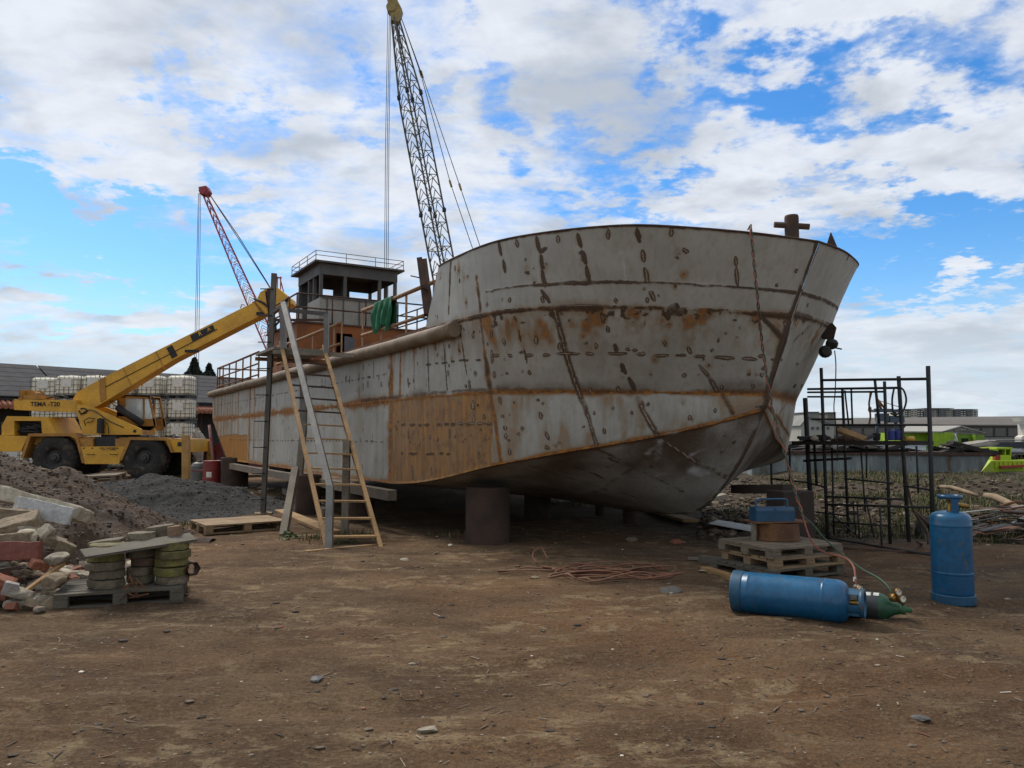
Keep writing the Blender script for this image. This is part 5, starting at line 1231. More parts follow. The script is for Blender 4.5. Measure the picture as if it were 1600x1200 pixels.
    # timber offcuts
    for (a, q, w, h, m, lb, nm) in (((412,790),(520,836),.26,.05,WOODT,'brown board lying aslant behind the wooden stair','board'),((447,772),(512,808),.22,.16,WOODG,'grey timber lying near the pipe prop behind the stair','timber'),((478,866),(600,854),.07,.03,WOODT,'thin pale lath on the dirt at the foot of the stair','lath'),((120,745),(185,738),.3,.03,WOODG,'loose grey plank on top of the pallet before the crane','plank')):
        p0, p1 = G(*a), G(*q)
        if nm == 'plank': p0, p1 = P(*a, 26.3), P(*q, 26.1)
        b = MB(); b.beam(p0+Vector((0,0,h/2+.02)), p1+Vector((0,0,h/2+.02)), w, h); tag(b.build(nm, m), lb, nm)
    rnd = random.Random(8)
    for k in range(16):
        c = G(rnd.uniform(335,420), rnd.uniform(758,800)); b = MB(); s = rnd.uniform(.06,.16); b.rock(c+Vector((0,0,s*.1+gz(c.x,c.y))), (s*1.4, s, s*.35), k, 2, 5, .3); tag(b.build('foam_scrap', CON3), 'white scrap lying on the ground before the stern prop', 'scrap', 'white scraps near the stern')
yard_left_items()
# ---- lattice boom cranes behind the boat
def lattice(root, base, tip, a, m, rc, rb, bays, taper0=.12, taper1=.72, rot=.7, nm='boom'):
    base = Vector(base); tip = Vector(tip); d = (tip-base).normalized(); x = d.cross(Vector((0,1,0))).normalized(); y = d.cross(x)
    x2 = x*math.cos(rot)+y*math.sin(rot); y2 = y*math.cos(rot)-x*math.sin(rot); L = (tip-base).length; b = MB()
    def hw(t): return a/2*(min(1, .25+.75*t/taper0) if t < taper0 else (1 if t < taper1 else 1-.72*(t-taper1)/(1-taper1)))
    ring = [[base+d*(L*k/bays)+(x2*sx+y2*sy)*hw(k/bays) for sx, sy in ((-1,-1),(1,-1),(1,1),(-1,1))] for k in range(bays+1)]
    for c in range(4): b.tube([r[c] for r in ring], rc, 6)
    for k in range(bays):
        for c in range(4):
            e = (c+1) % 4; mid = (ring[k+1][c]+ring[k+1][e])/2
            b.tube([ring[k][c], mid], rb, 4); b.tube([ring[k][e], mid], rb, 4)
            if k % 2 == 0: b.tube([ring[k][c], ring[k][e]], rb, 4)
    return part(b, nm, m, root), ring
def cranes():
    GREYC = mat('boom_grey', (.085,.09,.095), (.06,.062,.066), 3, .6, 0, .05, 20, (.10,.07,.045), .3, 3)
    Y = 42.0; tip = P(616, 22, Y); base = P(738, 655, Y)
    r = empty('lattice_crane', Vector((base.x+1, Y, 0)), 'tall grey lattice boom with a yellow head rising behind the boat', 'crane')
    lb, ring = lattice(r, base, tip, .95, GREYC, .055, .024, 34, .06, .78, .68)
    for k in (17, 27):
        for q in ring[k]: b = MB(); b.rock(q, (.13,.13,.22), k, 1, 2, .1); part(b, 'boom_joint', BLACK, lb)
    b = MB(); h = mat('head_yellow', (.30,.23,.075), (.20,.15,.05), 4, .6, 0, .05, 20)
    b.prism([P(x, y, Y-.25) for x, y in ((604,-6),(617,-8),(628,14),(622,34),(611,30),(607,12))], (0,.5,0)); b.lathe(P(611,10,Y-.3), (0,1,0), [(0,0),(.28,0),(.28,.6),(0,.6)], 16); part(b, 'boom_head', h, lb)
    for k, (x0, x1, d) in enumerate(((606,599,-.1),(608.5,602,.05),(610.5,605,.15))):
        b = MB(); b.tube([P(x0, 18, Y+d), P((x0+x1)/2, 220, Y+d), P(x1, 640, Y+d)], .018, 5); part(b, 'hoist_rope', BLACK, r)
    for pts in (((626,25),(657,114),(704,287),(737,384),(800,560)), ((626,25),(659,116),(719,292),(749,382),(812,555))):
        b = MB(); b.tube([P(x, y, Y+.2) for x, y in pts], .022, 5); part(b, 'pendant_rope', BLACK, r)
        for i in (1, 2): b = MB(); b.beam(P(pts[i][0]-1.5, pts[i][1]-5, Y+.2), P(pts[i][0]+1.5, pts[i][1]+5, Y+.2), .12, .12); part(b, 'pendant_link', h, r)
    b = MB(); c = Vector((base.x+2.2, Y, 0)); b.box(c+Vector((0,0,1.9)), (4.2,2.8,1.6), None, 0, .08); part(b, 'machine_house', h, r)
    for dy in (-1.5, 1.5):
        b = MB(); b.prism([c+Vector((x, dy-.35, z)) for x, z in ((-2.4,.35),(-2.1,.05),(2.1,.05),(2.4,.35),(2.4,.7),(2.1,.98),(-2.1,.98),(-2.4,.7))], (0,.7,0)); part(b, 'track', BLACK, r)
    REDC = mat('boom_red', (.36,.05,.06), (.26,.05,.055), 3, .6, 0, .05, 20, (.30,.24,.23), .35, 4)
    Y = 62.0; tip = P(319, 302, Y); base = P(484, 678, Y); r = empty('red_lattice_crane', Vector((base.x, Y, 0)), 'distant red lattice crane leaning left beyond the yellow boom', 'crane')
    lb, ring = lattice(r, base, tip, .92, REDC, .06, .022, 34, .06, .45, .25)
    b = MB(); b.prism([P(x, y, Y-.4) for x, y in ((310,292),(322,290),(326,298),(322,304),(312,303))], (0,.8,0)); b.lathe(P(316,297,Y-.45), (0,1,0), [(0,0),(.30,0),(.30,.9),(0,.9)], 14); part(b, 'boom_head', mat('head_red', (.30,.03,.035), None, 4, .5), lb)
    for x0, x1 in ((310,303),(311.5,306),(313.5,310)): b = MB(); b.tube([P(x0, 302, Y), P(x1, 600, Y)], .022, 5); part(b, 'hoist_rope', BLACK, r)
    for dx in (0, 4): b = MB(); b.tube([P(325, 300, Y), P(372, 368+dx, Y), P(418, 442+dx*.4, Y), P(475, 540, Y)], .035, 5); part(b, 'pendant_rope', mat('rope_blue', (.05,.06,.08)), r)
    b = MB(); b.box(Vector((base.x+1.5, Y, 1.6)), (3.6,2.6,1.6), None, 0, .08); b.box(Vector((base.x+1.5, Y, .4)), (4.4,2.8,.8), None, 0, .2); part(b, 'machine_house', REDC, r)
    b = MB()
    for x in (433, 438): b.tube([P(x, 470, Y), P(x+.5, 432, Y)], .05, 5)
    b.beam(P(432, 434, Y), P(440, 434, Y), .15, .1); b.tube([P(438,436,Y), P(470,560,Y)], .05, 5); b.tube([P(433,470,Y), P(455,600,Y)], .06, 5); part(b, 'gantry', REDC, r)
cranes()
# ================================================================ right: cylinders, pallets, scaffold, far shore
BLUE = mat('gas_blue', (.005,.098,.235), (.003,.068,.18), 1.6, .33, 0, .05, 14, (.085,.078,.066), .425, 8, (1,1,1), .5)
BLUED = mat('gas_blue_dull', (.012,.085,.18), (.010,.06,.13), 2, .5, 0, .06, 20, (.085,.06,.042), .46, 4)
BRASS = mat('brass', (.32,.20,.06), None, 8, .4, .8, .05)
def bottle_standing():
    c = G(1490, 941); r0 = .183; r = empty('gas_cylinder', Vector((c.x, c.y, 0)), 'tall blue gas cylinder standing upright on the dirt', 'gas cylinder', None)
    b = MB(); b.lathe((c.x,c.y,0), (0,0,1), [(.168,.07),(.178,.075),(r0,.10),(r0,.28),(r0+.0025,.285),(r0+.0025,.295),(r0,.30),(r0,.735),(r0+.002,.74),(r0+.002,.752),(r0,.757),(r0,.80),(.178,.825),(.160,.85),(.125,.868),(.07,.878),(0,.88)], 48); part(b, 'body', BLUE, r)
    b = MB(); b.lathe((c.x,c.y,0), (0,0,1), [(.180,.0),(.194,.0),(.194,.085),(.185,.09),(.180,.085),(.180,0)], 40); part(b, 'foot_ring', BLUED, r)
    b = MB()
    b.lathe((c.x,c.y,0), (0,0,1), [(.100,1.00),(.108,1.00),(.108,1.035),(.100,1.035),(.100,1.00)], 28)
    for a, hw in ((-1.65,.34), (.35,.22), (2.75,.22)): b.lathe((c.x,c.y,0), (0,0,1), [(.102,.865),(.106,.865),(.106,1.005),(.102,1.005)], 6, 0, True, (1,0,0), a-hw, a+hw)
    part(b, 'collar', BLUE, r)
    b = MB(); b.lathe((c.x,c.y,.87), (0,0,1), [(.03,0),(.03,.05),(.02,.06),(.02,.11),(.03,.115),(.03,.13),(0,.13)], 14); b.tube([(c.x,c.y,.95),(c.x+.075,c.y-.02,.94)], .016, 10); b.tube([(c.x+.055,c.y-.02,.94),(c.x+.16,c.y-.03,.925)], .024, 8); part(b, 'valve', BRASS, r)
bottle_standing()
def bottle_lying():
    A = P(1147, 921, 7.2); A.z = .185; B = P(1322, 938, 6.72); B.z = .185; ax = (B-A).normalized(); r = empty('gas_cylinder', Vector(((A.x+B.x)/2, (A.y+B.y)/2, 0)), 'shiny blue gas cylinder lying on its side on the dirt', 'gas cylinder')
    L = (B-A).length; r0 = .183
    b = MB(); b.lathe(A, ax, [(0,.02),(.12,.02),(.17,.03),(.172,.08),(r0,.10),(r0,.14),(r0+.003,.145),(r0+.003,.155),(r0,.16),(r0,L-.18),(r0+.003,L-.175),(r0+.003,L-.165),(r0,L-.16),(r0,L-.07),(.176,L-.03),(.155,L),(.12,L+.02),(.06,L+.03),(0,L+.03)], 56); part(b, 'body', BLUE, r)
    b = MB(); b.lathe(A, ax, [(.176,.0),(.187,.0),(.187,.095),(.176,.095),(.176,0)], 44); part(b, 'foot_ring', BLUED, r)
    b = MB()
    for a0, a1 in ((-.55,.55),(1.3,2.0),(2.6,4.3)): b.lathe(A+ax*(L+.01), ax, [(.112,0),(.118,0),(.118,.12),(.112,.12),(.112,0)], 10, 0, True, (0,-.3,1), a0, a1)
    b.lathe(A+ax*(L+.01), ax, [(.112,.10),(.120,.10),(.120,.14),(.112,.14),(.112,.10)], 28); part(b, 'collar', BLUED, r)
    b = MB(); b.lathe(A+ax*(L+.02), ax, [(.03,0),(.03,.06),(.02,.07),(.02,.12),(0,.12)], 12); part(b, 'valve', BRASS, r)
    # oxygen bottle behind it
    n = Vector((-ax.y, ax.x, 0)); n = n if n.y > 0 else -n; A2 = A+n*.33+ax*(-.1); A2.z = .118; ob = empty('oxygen_cylinder', Vector((A2.x, A2.y, 0)), 'dark oxygen cylinder with a green neck lying behind the shiny blue one', 'gas cylinder')
    tip = P(1425, 953, 6.72); A2 = Vector((tip.x, tip.y, .115))-ax*1.42; dk = mat('oxygen_grey', (.035,.042,.048), (.025,.03,.034), 4, .45, 0, .05, 20, (.10,.09,.08), .3, 5)
    b = MB(); b.lathe(A2, ax, [(0,0),(.115,.005),(.125,.02),(.125,1.12),(.122,1.165)], 36); part(b, 'body', dk, ob)
    b = MB(); b.lathe(A2, ax, [(.122,1.165),(.112,1.20),(.090,1.235),(.065,1.27),(.048,1.31),(.042,1.335)], 30); part(b, 'shoulder', mat('oxygen_green', (.018,.085,.045), (.012,.055,.03), 5, .5, 0, .06, 24, (.09,.08,.05), .34, 6), ob)
    b = MB(); b.lathe(A2, ax, [(.042,1.33),(.045,1.335),(.045,1.37),(.022,1.375),(.022,1.42),(0,1.42)], 14); b.tube([A2+ax*1.35+Vector((0,0,.03)), A2+ax*1.35+Vector((.0,-.02,.10))], .014, 8); part(b, 'valve', mat('valve_green', (.03,.12,.05), None, 6, .5), ob)
    for t, a in ((1.06,-.2),(1.125,-.25)):
        b = MB(); b.lathe(A2+ax*t, ax, [(.1265,0),(.1265,.045)], 4, 0, True, (0,-.6,.8), a-.18, a+.22); part(b, 'sticker', PAPER, ob)
    # regulators
    def gauge(c, f, rad, par):
        b = MB(); b.lathe(c, f, [(0,0),(rad,0),(rad,.028),(rad*.86,.032),(rad*.86,.028)], 20); part(b, 'gauge_case', BRASS, par)
        b = MB(); b.lathe(c+f*.027, f, [(rad*.86,0),(0,.001)], 20); part(b, 'gauge_face', PAPER, par)
        b = MB(); b.beam(c+f*.0295, c+f*.0295+Vector((rad*.4,0,rad*.5)), .004, .002, f); part(b, 'gauge_needle', BLACK, par)
    f = Vector((.15,-1,.12)).normalized(); q = P(1397, 934, 6.72); rg = empty('regulator', q, 'brass regulator with two white dial gauges on the green bottle neck', 'regulator')
    b = MB(); b.lathe(q, f, [(0,-.03),(.035,-.03),(.035,.02),(.02,.03),(0,.03)], 14); b.tube([q, A2+ax*1.36+Vector((0,0,.04))], .013, 8); b.tube([q, P(1403,927,6.73)], .010, 8); b.tube([q, P(1408,936,6.71)], .010, 8); part(b, 'regulator_body', BRASS, rg)
    gauge(P(1401.5, 925, 6.7), f, .031, rg); gauge(P(1408, 935.5, 6.68), f, .032, rg)
    q = P(1339, 919, 6.72); rg2 = empty('regulator', q, 'small dull regulator on the collar of the lying blue cylinder', 'regulator')
    b = MB(); b.lathe(q, Vector((0,0,1)), [(0,-.05),(.03,-.05),(.03,.02),(.018,.03),(0,.03)], 12); b.tube([q, A+ax*(L+.10)], .012, 8); b.tube([q+Vector((0,0,-.02)), q+Vector((.06,-.02,-.02))], .016, 8); part(b, 'regulator_body', GALV, rg2)
    gauge(q+Vector((.0,-.03,.0)), f, .030, rg2)
    b = MB(); b.box(P(1335.5, 905, 6.75), (.022,.012,.035)); tag(b.build('hose_tag', PAPER), 'small white tag on the hose above the lying blue cylinder', 'tag')
bottle_lying()
def hoses():
    HR = mat('hose_red', (.24,.07,.04), None, 9, .6, 0, .05); HG = mat('hose_green', (.030,.075,.042), None, 9, .6, 0, .05); HB_ = mat('hose_brown', (.20,.10,.055), (.13,.075,.05), 9, .7, 0, .1)
    top = on_hull(1172, 372); path = [(1173,356,top.y-.06),(1178,410,top.y-.14),(1184,470,top.y-.16),(1190,530,9.72),(1200,600,9.70),(1207,640,9.66),(1224,700,9.45),(1240,760,9.15),(1254,805,8.85)]
    c = cr([P(*p) for p in path], 90); c = [top+Vector((0,.05,.12)), top+Vector((0,-.05,.16))]+c[1:]
    split = c[-1]
    def twist(off, tail, m, lb):
        pts = []
        for i, p in enumerate(c):
            a = i*1.0+off; pts.append(p+Vector((math.cos(a)*.013, math.sin(a)*.013, 0)))
        pts += cr([split]+tail, 60)[1:]; b = MB(); b.tube(pts, .0095, 6); tag(b.build('hose', m), lb, 'hose')
    twist(0, [P(1262,832,8.5), P(1272,851,8.2), P(1290,864,7.9), P(1318,871,7.3), P(1333,884,6.9), P(1337,905,6.75), P(1339,917,6.72)], HR, 'red gas hose twisted down the bow to the lying blue cylinder')
    twist(3.14, [P(1272,822,8.6), P(1290,843,8.25), P(1316,866,7.7), P(1345,888,7.2), P(1372,903,6.95), P(1388,917,6.8), P(1395,930,6.74)], HG, 'green oxygen hose twisted down the bow to the dial gauges')
    # cable from the bow to the scaffold
    b = MB(); b.tube(cr([P(1304,548,10.6), P(1306,570,10.7), P(1305,610,10.9), P(1303,640,11.1), P(1308,680,11.3), P(1308,720,11.4)], 30), .008, 5); tag(b.build('cable', BLACK), 'thin dark cable hanging from the bow roller beside the scaffold', 'cable')
    rnd = random.Random(31); b = MB()
    for k in range(9):
        L = rnd.uniform(.4,.8); W = rnd.uniform(.10,.26); cx = P(rnd.uniform(890,980), 888, 9.1).x; cy = 8.95+rnd.uniform(-.25,.35); a0 = rnd.uniform(-.3,.3); pts = []
        for i in range(28):
            t = 2*math.pi*i/28; x = math.cos(t)*L*(1+.2*math.sin(3*t+k)); y = math.sin(t)*W*(1+.3*math.sin(2*t+k)); pts.append(Vector((cx+x*math.cos(a0)-y*math.sin(a0), cy+x*math.sin(a0)+y*math.cos(a0), .02+.010*k*abs(math.sin(t*2+k))+gz(cx+x, cy+y))))
        b.tube(pts, .010, 5, k % 2, closed=True)
    b.tube(cr([G(840,884)+Vector((0,0,.03)), G(832,880)+Vector((0,0,.10)), G(845,874)+Vector((0,0,.16)), G(856,880)+Vector((0,0,.05))], 20), .010, 5, 0)
    b.tube(cr([G(980,880)+Vector((0,0,.03)), G(1030,890)+Vector((0,0,.03)), G(1052,902)+Vector((0,0,.02)), G(1020,908)+Vector((0,0,.02))], 24), .010, 5, 1)
    tag(b.build('hose_coil', [mat('hose_orange', (.19,.075,.04), (.13,.06,.035), 9, .7, 0, .1), HB_]), 'loose heap of orange and brown hose on the dirt before the bow', 'hose')
hoses()
def pallet_stack():
    A = Vector((2.92, 8.70, 0)); d = Vector((1.0, .47, 0)).normalized(); n = Vector((-d.y, d.x, 0)); rz = math.atan2(d.y, d.x); c = A+d*.54+n*.46
    specs = [(-.05, .05, 'lowest and darkest pallet of the stack under the rusty drum', PALD, 1.16, 1.0), (.03, -.03, 'middle pallet of the stack with bright tan blocks', PALT, 1.06, .92), (0, .0, 'top pallet of the stack carrying the rusty drum', PAL, 1.08, .92)]
    for k, (dx, da, lb, m, w, l) in enumerate(specs): pallet(Vector((c.x+dx, c.y, .0+k*.119)), rz+da, w, l, lb, m, .117, group='pallets stacked under the tool box', seed=20+k, boards=7)
    # leaning boards beside it
    for (a, q, w, h, m, lb, nm) in (((1095,878),(1208,897),.10,.09,PALD,'dark square timber on the ground along the pallet stack','timber'),((1102,892),(1150,908),.12,.05,WOODT,'short brown plank end beside the lying blue cylinder','plank'),((1075,874),(1120,876),.06,.03,WOODG,'thin stick on the dirt left of the pallet stack','stick')):
        b = MB(); b.beam(G(*a)+Vector((0,0,h/2)), G(*q)+Vector((0,0,h/2)), w, h); tag(b.build(nm, m), lb, nm)
    top = .357; t = P(1215, 840, 9.45); o = Vector((t.x, t.y, top))
    b = MB(); b.lathe(o, (0,0,1), [(.25,0),(.262,.0),(.262,.02),(.256,.03),(.25,.21),(.246,.21),(.24,.03),(.25,0)], 40); tag(b.build('steel_ring', mat('ring_rust', (.16,.075,.03), (.07,.035,.02), 2.2, .85, 0, .2, 30, (.035,.022,.018), .4, 2)), 'short rusty drum section on top of the pallet stack', 'drum')
    b = MB(); b.box(o+Vector((.0,0,.222)), (.70,.36,.014), rz*.3); tag(b.build('steel_plate', RUST), 'thin rusty plate bridging the drum under the blue tool box', 'plate')
    b = MB(); b.box(o+Vector((-.31,-.06,.11)), (.05,.05,.218)); tag(b.build('wood_prop', WOODG), 'little grey wooden prop under the left end of the rusty plate', 'prop')
    tb = o+Vector((-.07,-.02,.231)); r = empty('tool_box', tb, 'blue metal tool box with a carrying handle on the rusty plate', 'tool box'); a = rz*.3; M = Matrix.Rotation(a, 3, 'Z')
    TB = mat('tool_blue', (.018,.085,.185), (.012,.06,.13), 3, .45, 0, .05, 20, (.09,.08,.07), .32, 6)
    b = MB(); prof = [(-.10,0),(.10,0),(.10,.13),(.085,.165),(-.085,.165),(-.10,.13)]; b.prism([tb+M@Vector((-.245, y, z)) for y, z in prof], M@Vector((.49,0,0))); part(b, 'body', TB, r)
    b = MB(); b.beam(tb+M@Vector((-.247,-.101,.118)), tb+M@Vector((.247,-.101,.118)), .006, .016); b.beam(tb+M@Vector((0,-.102,.118)), tb+M@Vector((0,-.102,.165)), .012, .006); part(b, 'lid_edge', BLUED, r)
    b = MB(); b.tube(cr([tb+M@Vector(q) for q in ((-.2,0,.15),(-.2,0,.225),(-.17,0,.255),(0,0,.258),(.17,0,.255),(.2,0,.225),(.2,0,.15))], 26), .013, 8); part(b, 'handle', TB, r)
    b = MB(); p = P(1235, 800, 10.9); z0 = 0; b.box((p.x, p.y, .42), (.50,.4,.86), .3, 0, .01); b.beam(P(1150,764,12.0), P(1232,764,11.0), .2, .13); tag(b.build('steel_box', mat('box_black', (.04,.026,.019), (.025,.018,.015), 3, .85, 0, .2, 30)), 'dark rusty box section post behind the blue tool box', 'post')
    b = MB(); q = [G(1106,823), G(1122,817), G(1186,828), G(1174,836)]; b.hexa([v+Vector((0,0,.05)) for v in q], [v+Vector((0,0,.058)) for v in q]); tag(b.build('white_sheet', mat('sheet_white', (.40,.42,.43), None, 2, .5, .2, .05)), 'pale sheet of metal lying on the ground behind the pallet stack', 'sheet')
    b = MB(); b.lathe(P(1112,793,19.5)+Vector((0,0,-.05)), (1,.1,0), [(0,0),(.2,0),(.2,1.1),(.16,1.1),(.16,.9),(0,.9)], 20); tag(b.build('concrete_pipe', CON2), 'short tan concrete pipe lying beyond the keel', 'pipe')
    b = MB(); q = [P(1110,778,19.8), P(1136,772,20.2), P(1136,788,20.2), P(1110,794,19.8)]; b.prism(q, (0,.4,0)); tag(b.build('pale_block', CON), 'pale grey block above the concrete pipe beyond the keel', 'block')
    b = MB(); b.beam(G(1015,799)+Vector((0,0,.05)), G(1080,818)+Vector((0,0,.05)), .3, .05); tag(b.build('keel_plank', WOODT), 'brown plank lying under the forefoot of the boat', 'plank')
pallet_stack()
# ---- scaffold
def scaffold():
    SC = BLACK; dA = lambda px: 12.2+(10.2-12.2)*(px-1288)/(1455-1288)
    def thing_(nm, lb, segs, base, off=0):
        r = empty(nm, base, lb, 'scaffold', 'scaffold frames')
        for (kind, x0, y0, x1, y1, rr) in segs:
            b = MB(); b.tube([P(x0, y0, dA(x0)+off), P(x1, y1, dA(x1)+off)], max(.013, rr*.66), 8); part(b, kind, SC, r)
        return r
    g = G(1293, 841)
    thing_('black_scaffold', 'nearest black scaffold frame, with the two tallest posts', [('post',1283,575,1293,842,.042),('post',1450,572,1459,873,.044),('bar',1284,594,1450,592,.030),('bar',1287,664,1454,664,.024),('bar',1291,788,1457,793,.026),('bar',1292,840,1458,868,.022),('bar',1292,776,1412,780,.024),
        ('brace',1354,697,1354,747,.02),('brace',1432,697,1435,771,.022),('brace',1375,793,1378,861,.022),('brace',1333,782,1337,836,.02),('brace',1339,783,1343,841,.02),('bar',1412,759,1457,766,.022),('bar',1320,748,1395,755,.02)], g)
    thing_('black_scaffold', 'middle black scaffold frame, with a cable looped over its top corner', [('post',1316,606,1326,838,.036),('post',1404,588,1421,858,.046),('bar',1262,608,1405,606,.03),('bar',1262,620,1316,620,.024),('post',1367,594,1374,664,.034),('brace',1330,608,1332,664,.024),('brace',1320,610,1326,664,.022),('bar',1275,800,1325,806,.022),('bar',1268,834,1420,853,.022)], G(1326,838), .9)
    thing_('black_scaffold', 'far left black scaffold frame, half hidden by the bow', [('post',1258,622,1270,852,.062),('post',1382,596,1391,850,.036),('bar',1262,613,1384,612,.024),('post',1272,690,1276,757,.035),('post',1234,700,1234,752,.03),('post',1205,725,1206,770,.03),('bar',1206,748,1262,754,.022),('bar',1262,754,1292,762,.022),('brace',1352,775,1366,840,.018),('bar',1256,720,1330,716,.03),('post',1300,700,1303,836,.026),('brace',1345,700,1352,800,.02),('bar',1268,655,1330,655,.022),('bar',1262,707,1420,704,.024),('brace',1296,800,1345,842,.016),('bar',1300,815,1392,822,.02),('post',1226,760,1228,800,.03)], G(1268,851), .25)
    b = MB(); b.beam(P(1256,692,12.7), P(1438,692,10.6), .50, .06); o = b.build('scaffold_deck', mat('deck_black', (.030,.025,.021), (.018,.016,.015), 4, .9, 0, .3, 30)); tag(o, 'blackened walkway plank across the scaffold frames', 'plank')
    b = MB(); b.tube(cr([P(1397,606,11.5), P(1394,625,11.5), P(1396,645,11.5), P(1403,651,11.5), P(1412,640,11.5), P(1416,625,11.5), P(1412,610,11.5), P(1404,604,11.5)], 40), .014, 6); b.tube(cr([P(1392,646,11.5), P(1400,648,11.4), P(1412,640,11.4)], 12), .014, 6); tag(b.build('cable_loop', BLACK), 'black cable looped over the top of the scaffold', 'cable')
    b = MB(); b.beam(P(1309,671,11.9), P(1352,687,11.6), .12, .05, (0,-.7,.7)); tag(b.build('tan_plank', WOODT), 'tan plank tilted on the scaffold walkway', 'plank')
    bl = mat('drum_blue', (.022,.045,.26), (.016,.03,.19), 3, .4, 0, .05, 20, (.30,.32,.40), .28, 4)
    for x, lb in ((1392,'blue plastic drum on the scaffold walkway, left of a pair'),(1404,'blue plastic drum on the scaffold walkway, right of a pair')):
        c = P(x, 688, 11.7); b = MB(); b.lathe(c, (0,0,1), [(0,0),(.062,0),(.066,.01),(.066,.14),(.06,.15),(.025,.155),(.025,.17),(0,.17)], 20); tag(b.build('plastic_drum', bl), lb, 'drum', 'blue drums on the scaffold')
    b = MB(); c = P(1414,686,11.4); b.tube([c, c+Vector((.13,0,0))], .04, 12); tag(b.build('yellow_canister', mat('yellow_plastic', (.5,.33,.03), None, 4, .5)), 'small yellow canister lying beside the blue drums', 'canister')
    b = MB(); c = P(1370,688,11.9); b.lathe(c, (0,0,1), [(0,0),(.05,0),(.06,.11),(0,.11)], 14); tag(b.build('black_bucket', BLACK), 'black bucket on the walkway left of the blue drums', 'bucket')
    rnd = random.Random(4)
    for k in range(12):
        x = rnd.uniform(1262,1345); c = P(x, rnd.uniform(683,690), dA(x)+rnd.uniform(0,.3)); b = MB(); b.slabrock(c, (rnd.uniform(.15,.5), .15, rnd.uniform(.03,.07)), Matrix.Rotation(rnd.uniform(-.6,.6), 3, 'Z')@Matrix.Rotation(rnd.uniform(-.3,.3), 3, 'Y'), k, n=3, j=.02); tag(b.build('scrap_offcut', rnd.choice((BLACK, RUSTD, DKPLATE))), 'dark steel offcut heaped on the scaffold walkway', 'scrap', 'offcuts on the walkway')
    c = P(1272,686,12.3); b = MB(); b.rock(c, (.10,.08,.05), 6, 2, 5, .2); tag(b.build('white_rag', CON3), 'white rag among the scrap on the walkway', 'rag')
    b = MB(); b.tube(cr([P(1362,612,11.8), P(1358,630,11.8), P(1360,650,11.8), P(1358,664,11.8)], 14), .014, 6); b.tube([P(1360,612,11.8), P(1358,632,11.8)], .012, 6); b.rock(P(1359,640,11.8), (.03,.03,.06), 2, 1, 2); tag(b.build('hanging_cord', RUST), 'rusty cord knotted round the middle scaffold bar', 'cord')
    b = MB(); b.tube(cr([P(1411,718,11.2), P(1425,790,11.0), P(1448,830,10.9), P(1450,850,10.8)], 24), .016, 6); b.tube([P(1430,800,11.4), P(1455,822,11.2)], .02, 6); tag(b.build('leaning_rod', RUSTD), 'bent rusty rod leaning through the right scaffold bay', 'rod')
    b = MB(); b.lathe(P(1448,828,12.2), (.5,-1,0), [(.10,-.05),(.21,-.05),(.23,0),(.21,.05),(.10,.05),(.10,-.05)], 28); tag(b.build('spare_wheel', TYRE), 'small old tyre standing half behind the upright blue cylinder', 'tyre')
    b = MB(); b.tube(cr([G(1420,866)+Vector((0,0,.02)), G(1440,858)+Vector((0,0,.06)), P(1432,846,10.4)], 12), .02, 6); b.tube([G(1310,861)+Vector((0,0,.03)), G(1455,869)+Vector((0,0,.03))], .03, 6); tag(b.build('ground_pipe', RUSTD), 'rusty pipe lying on the dirt at the foot of the scaffold', 'pipe')
scaffold()
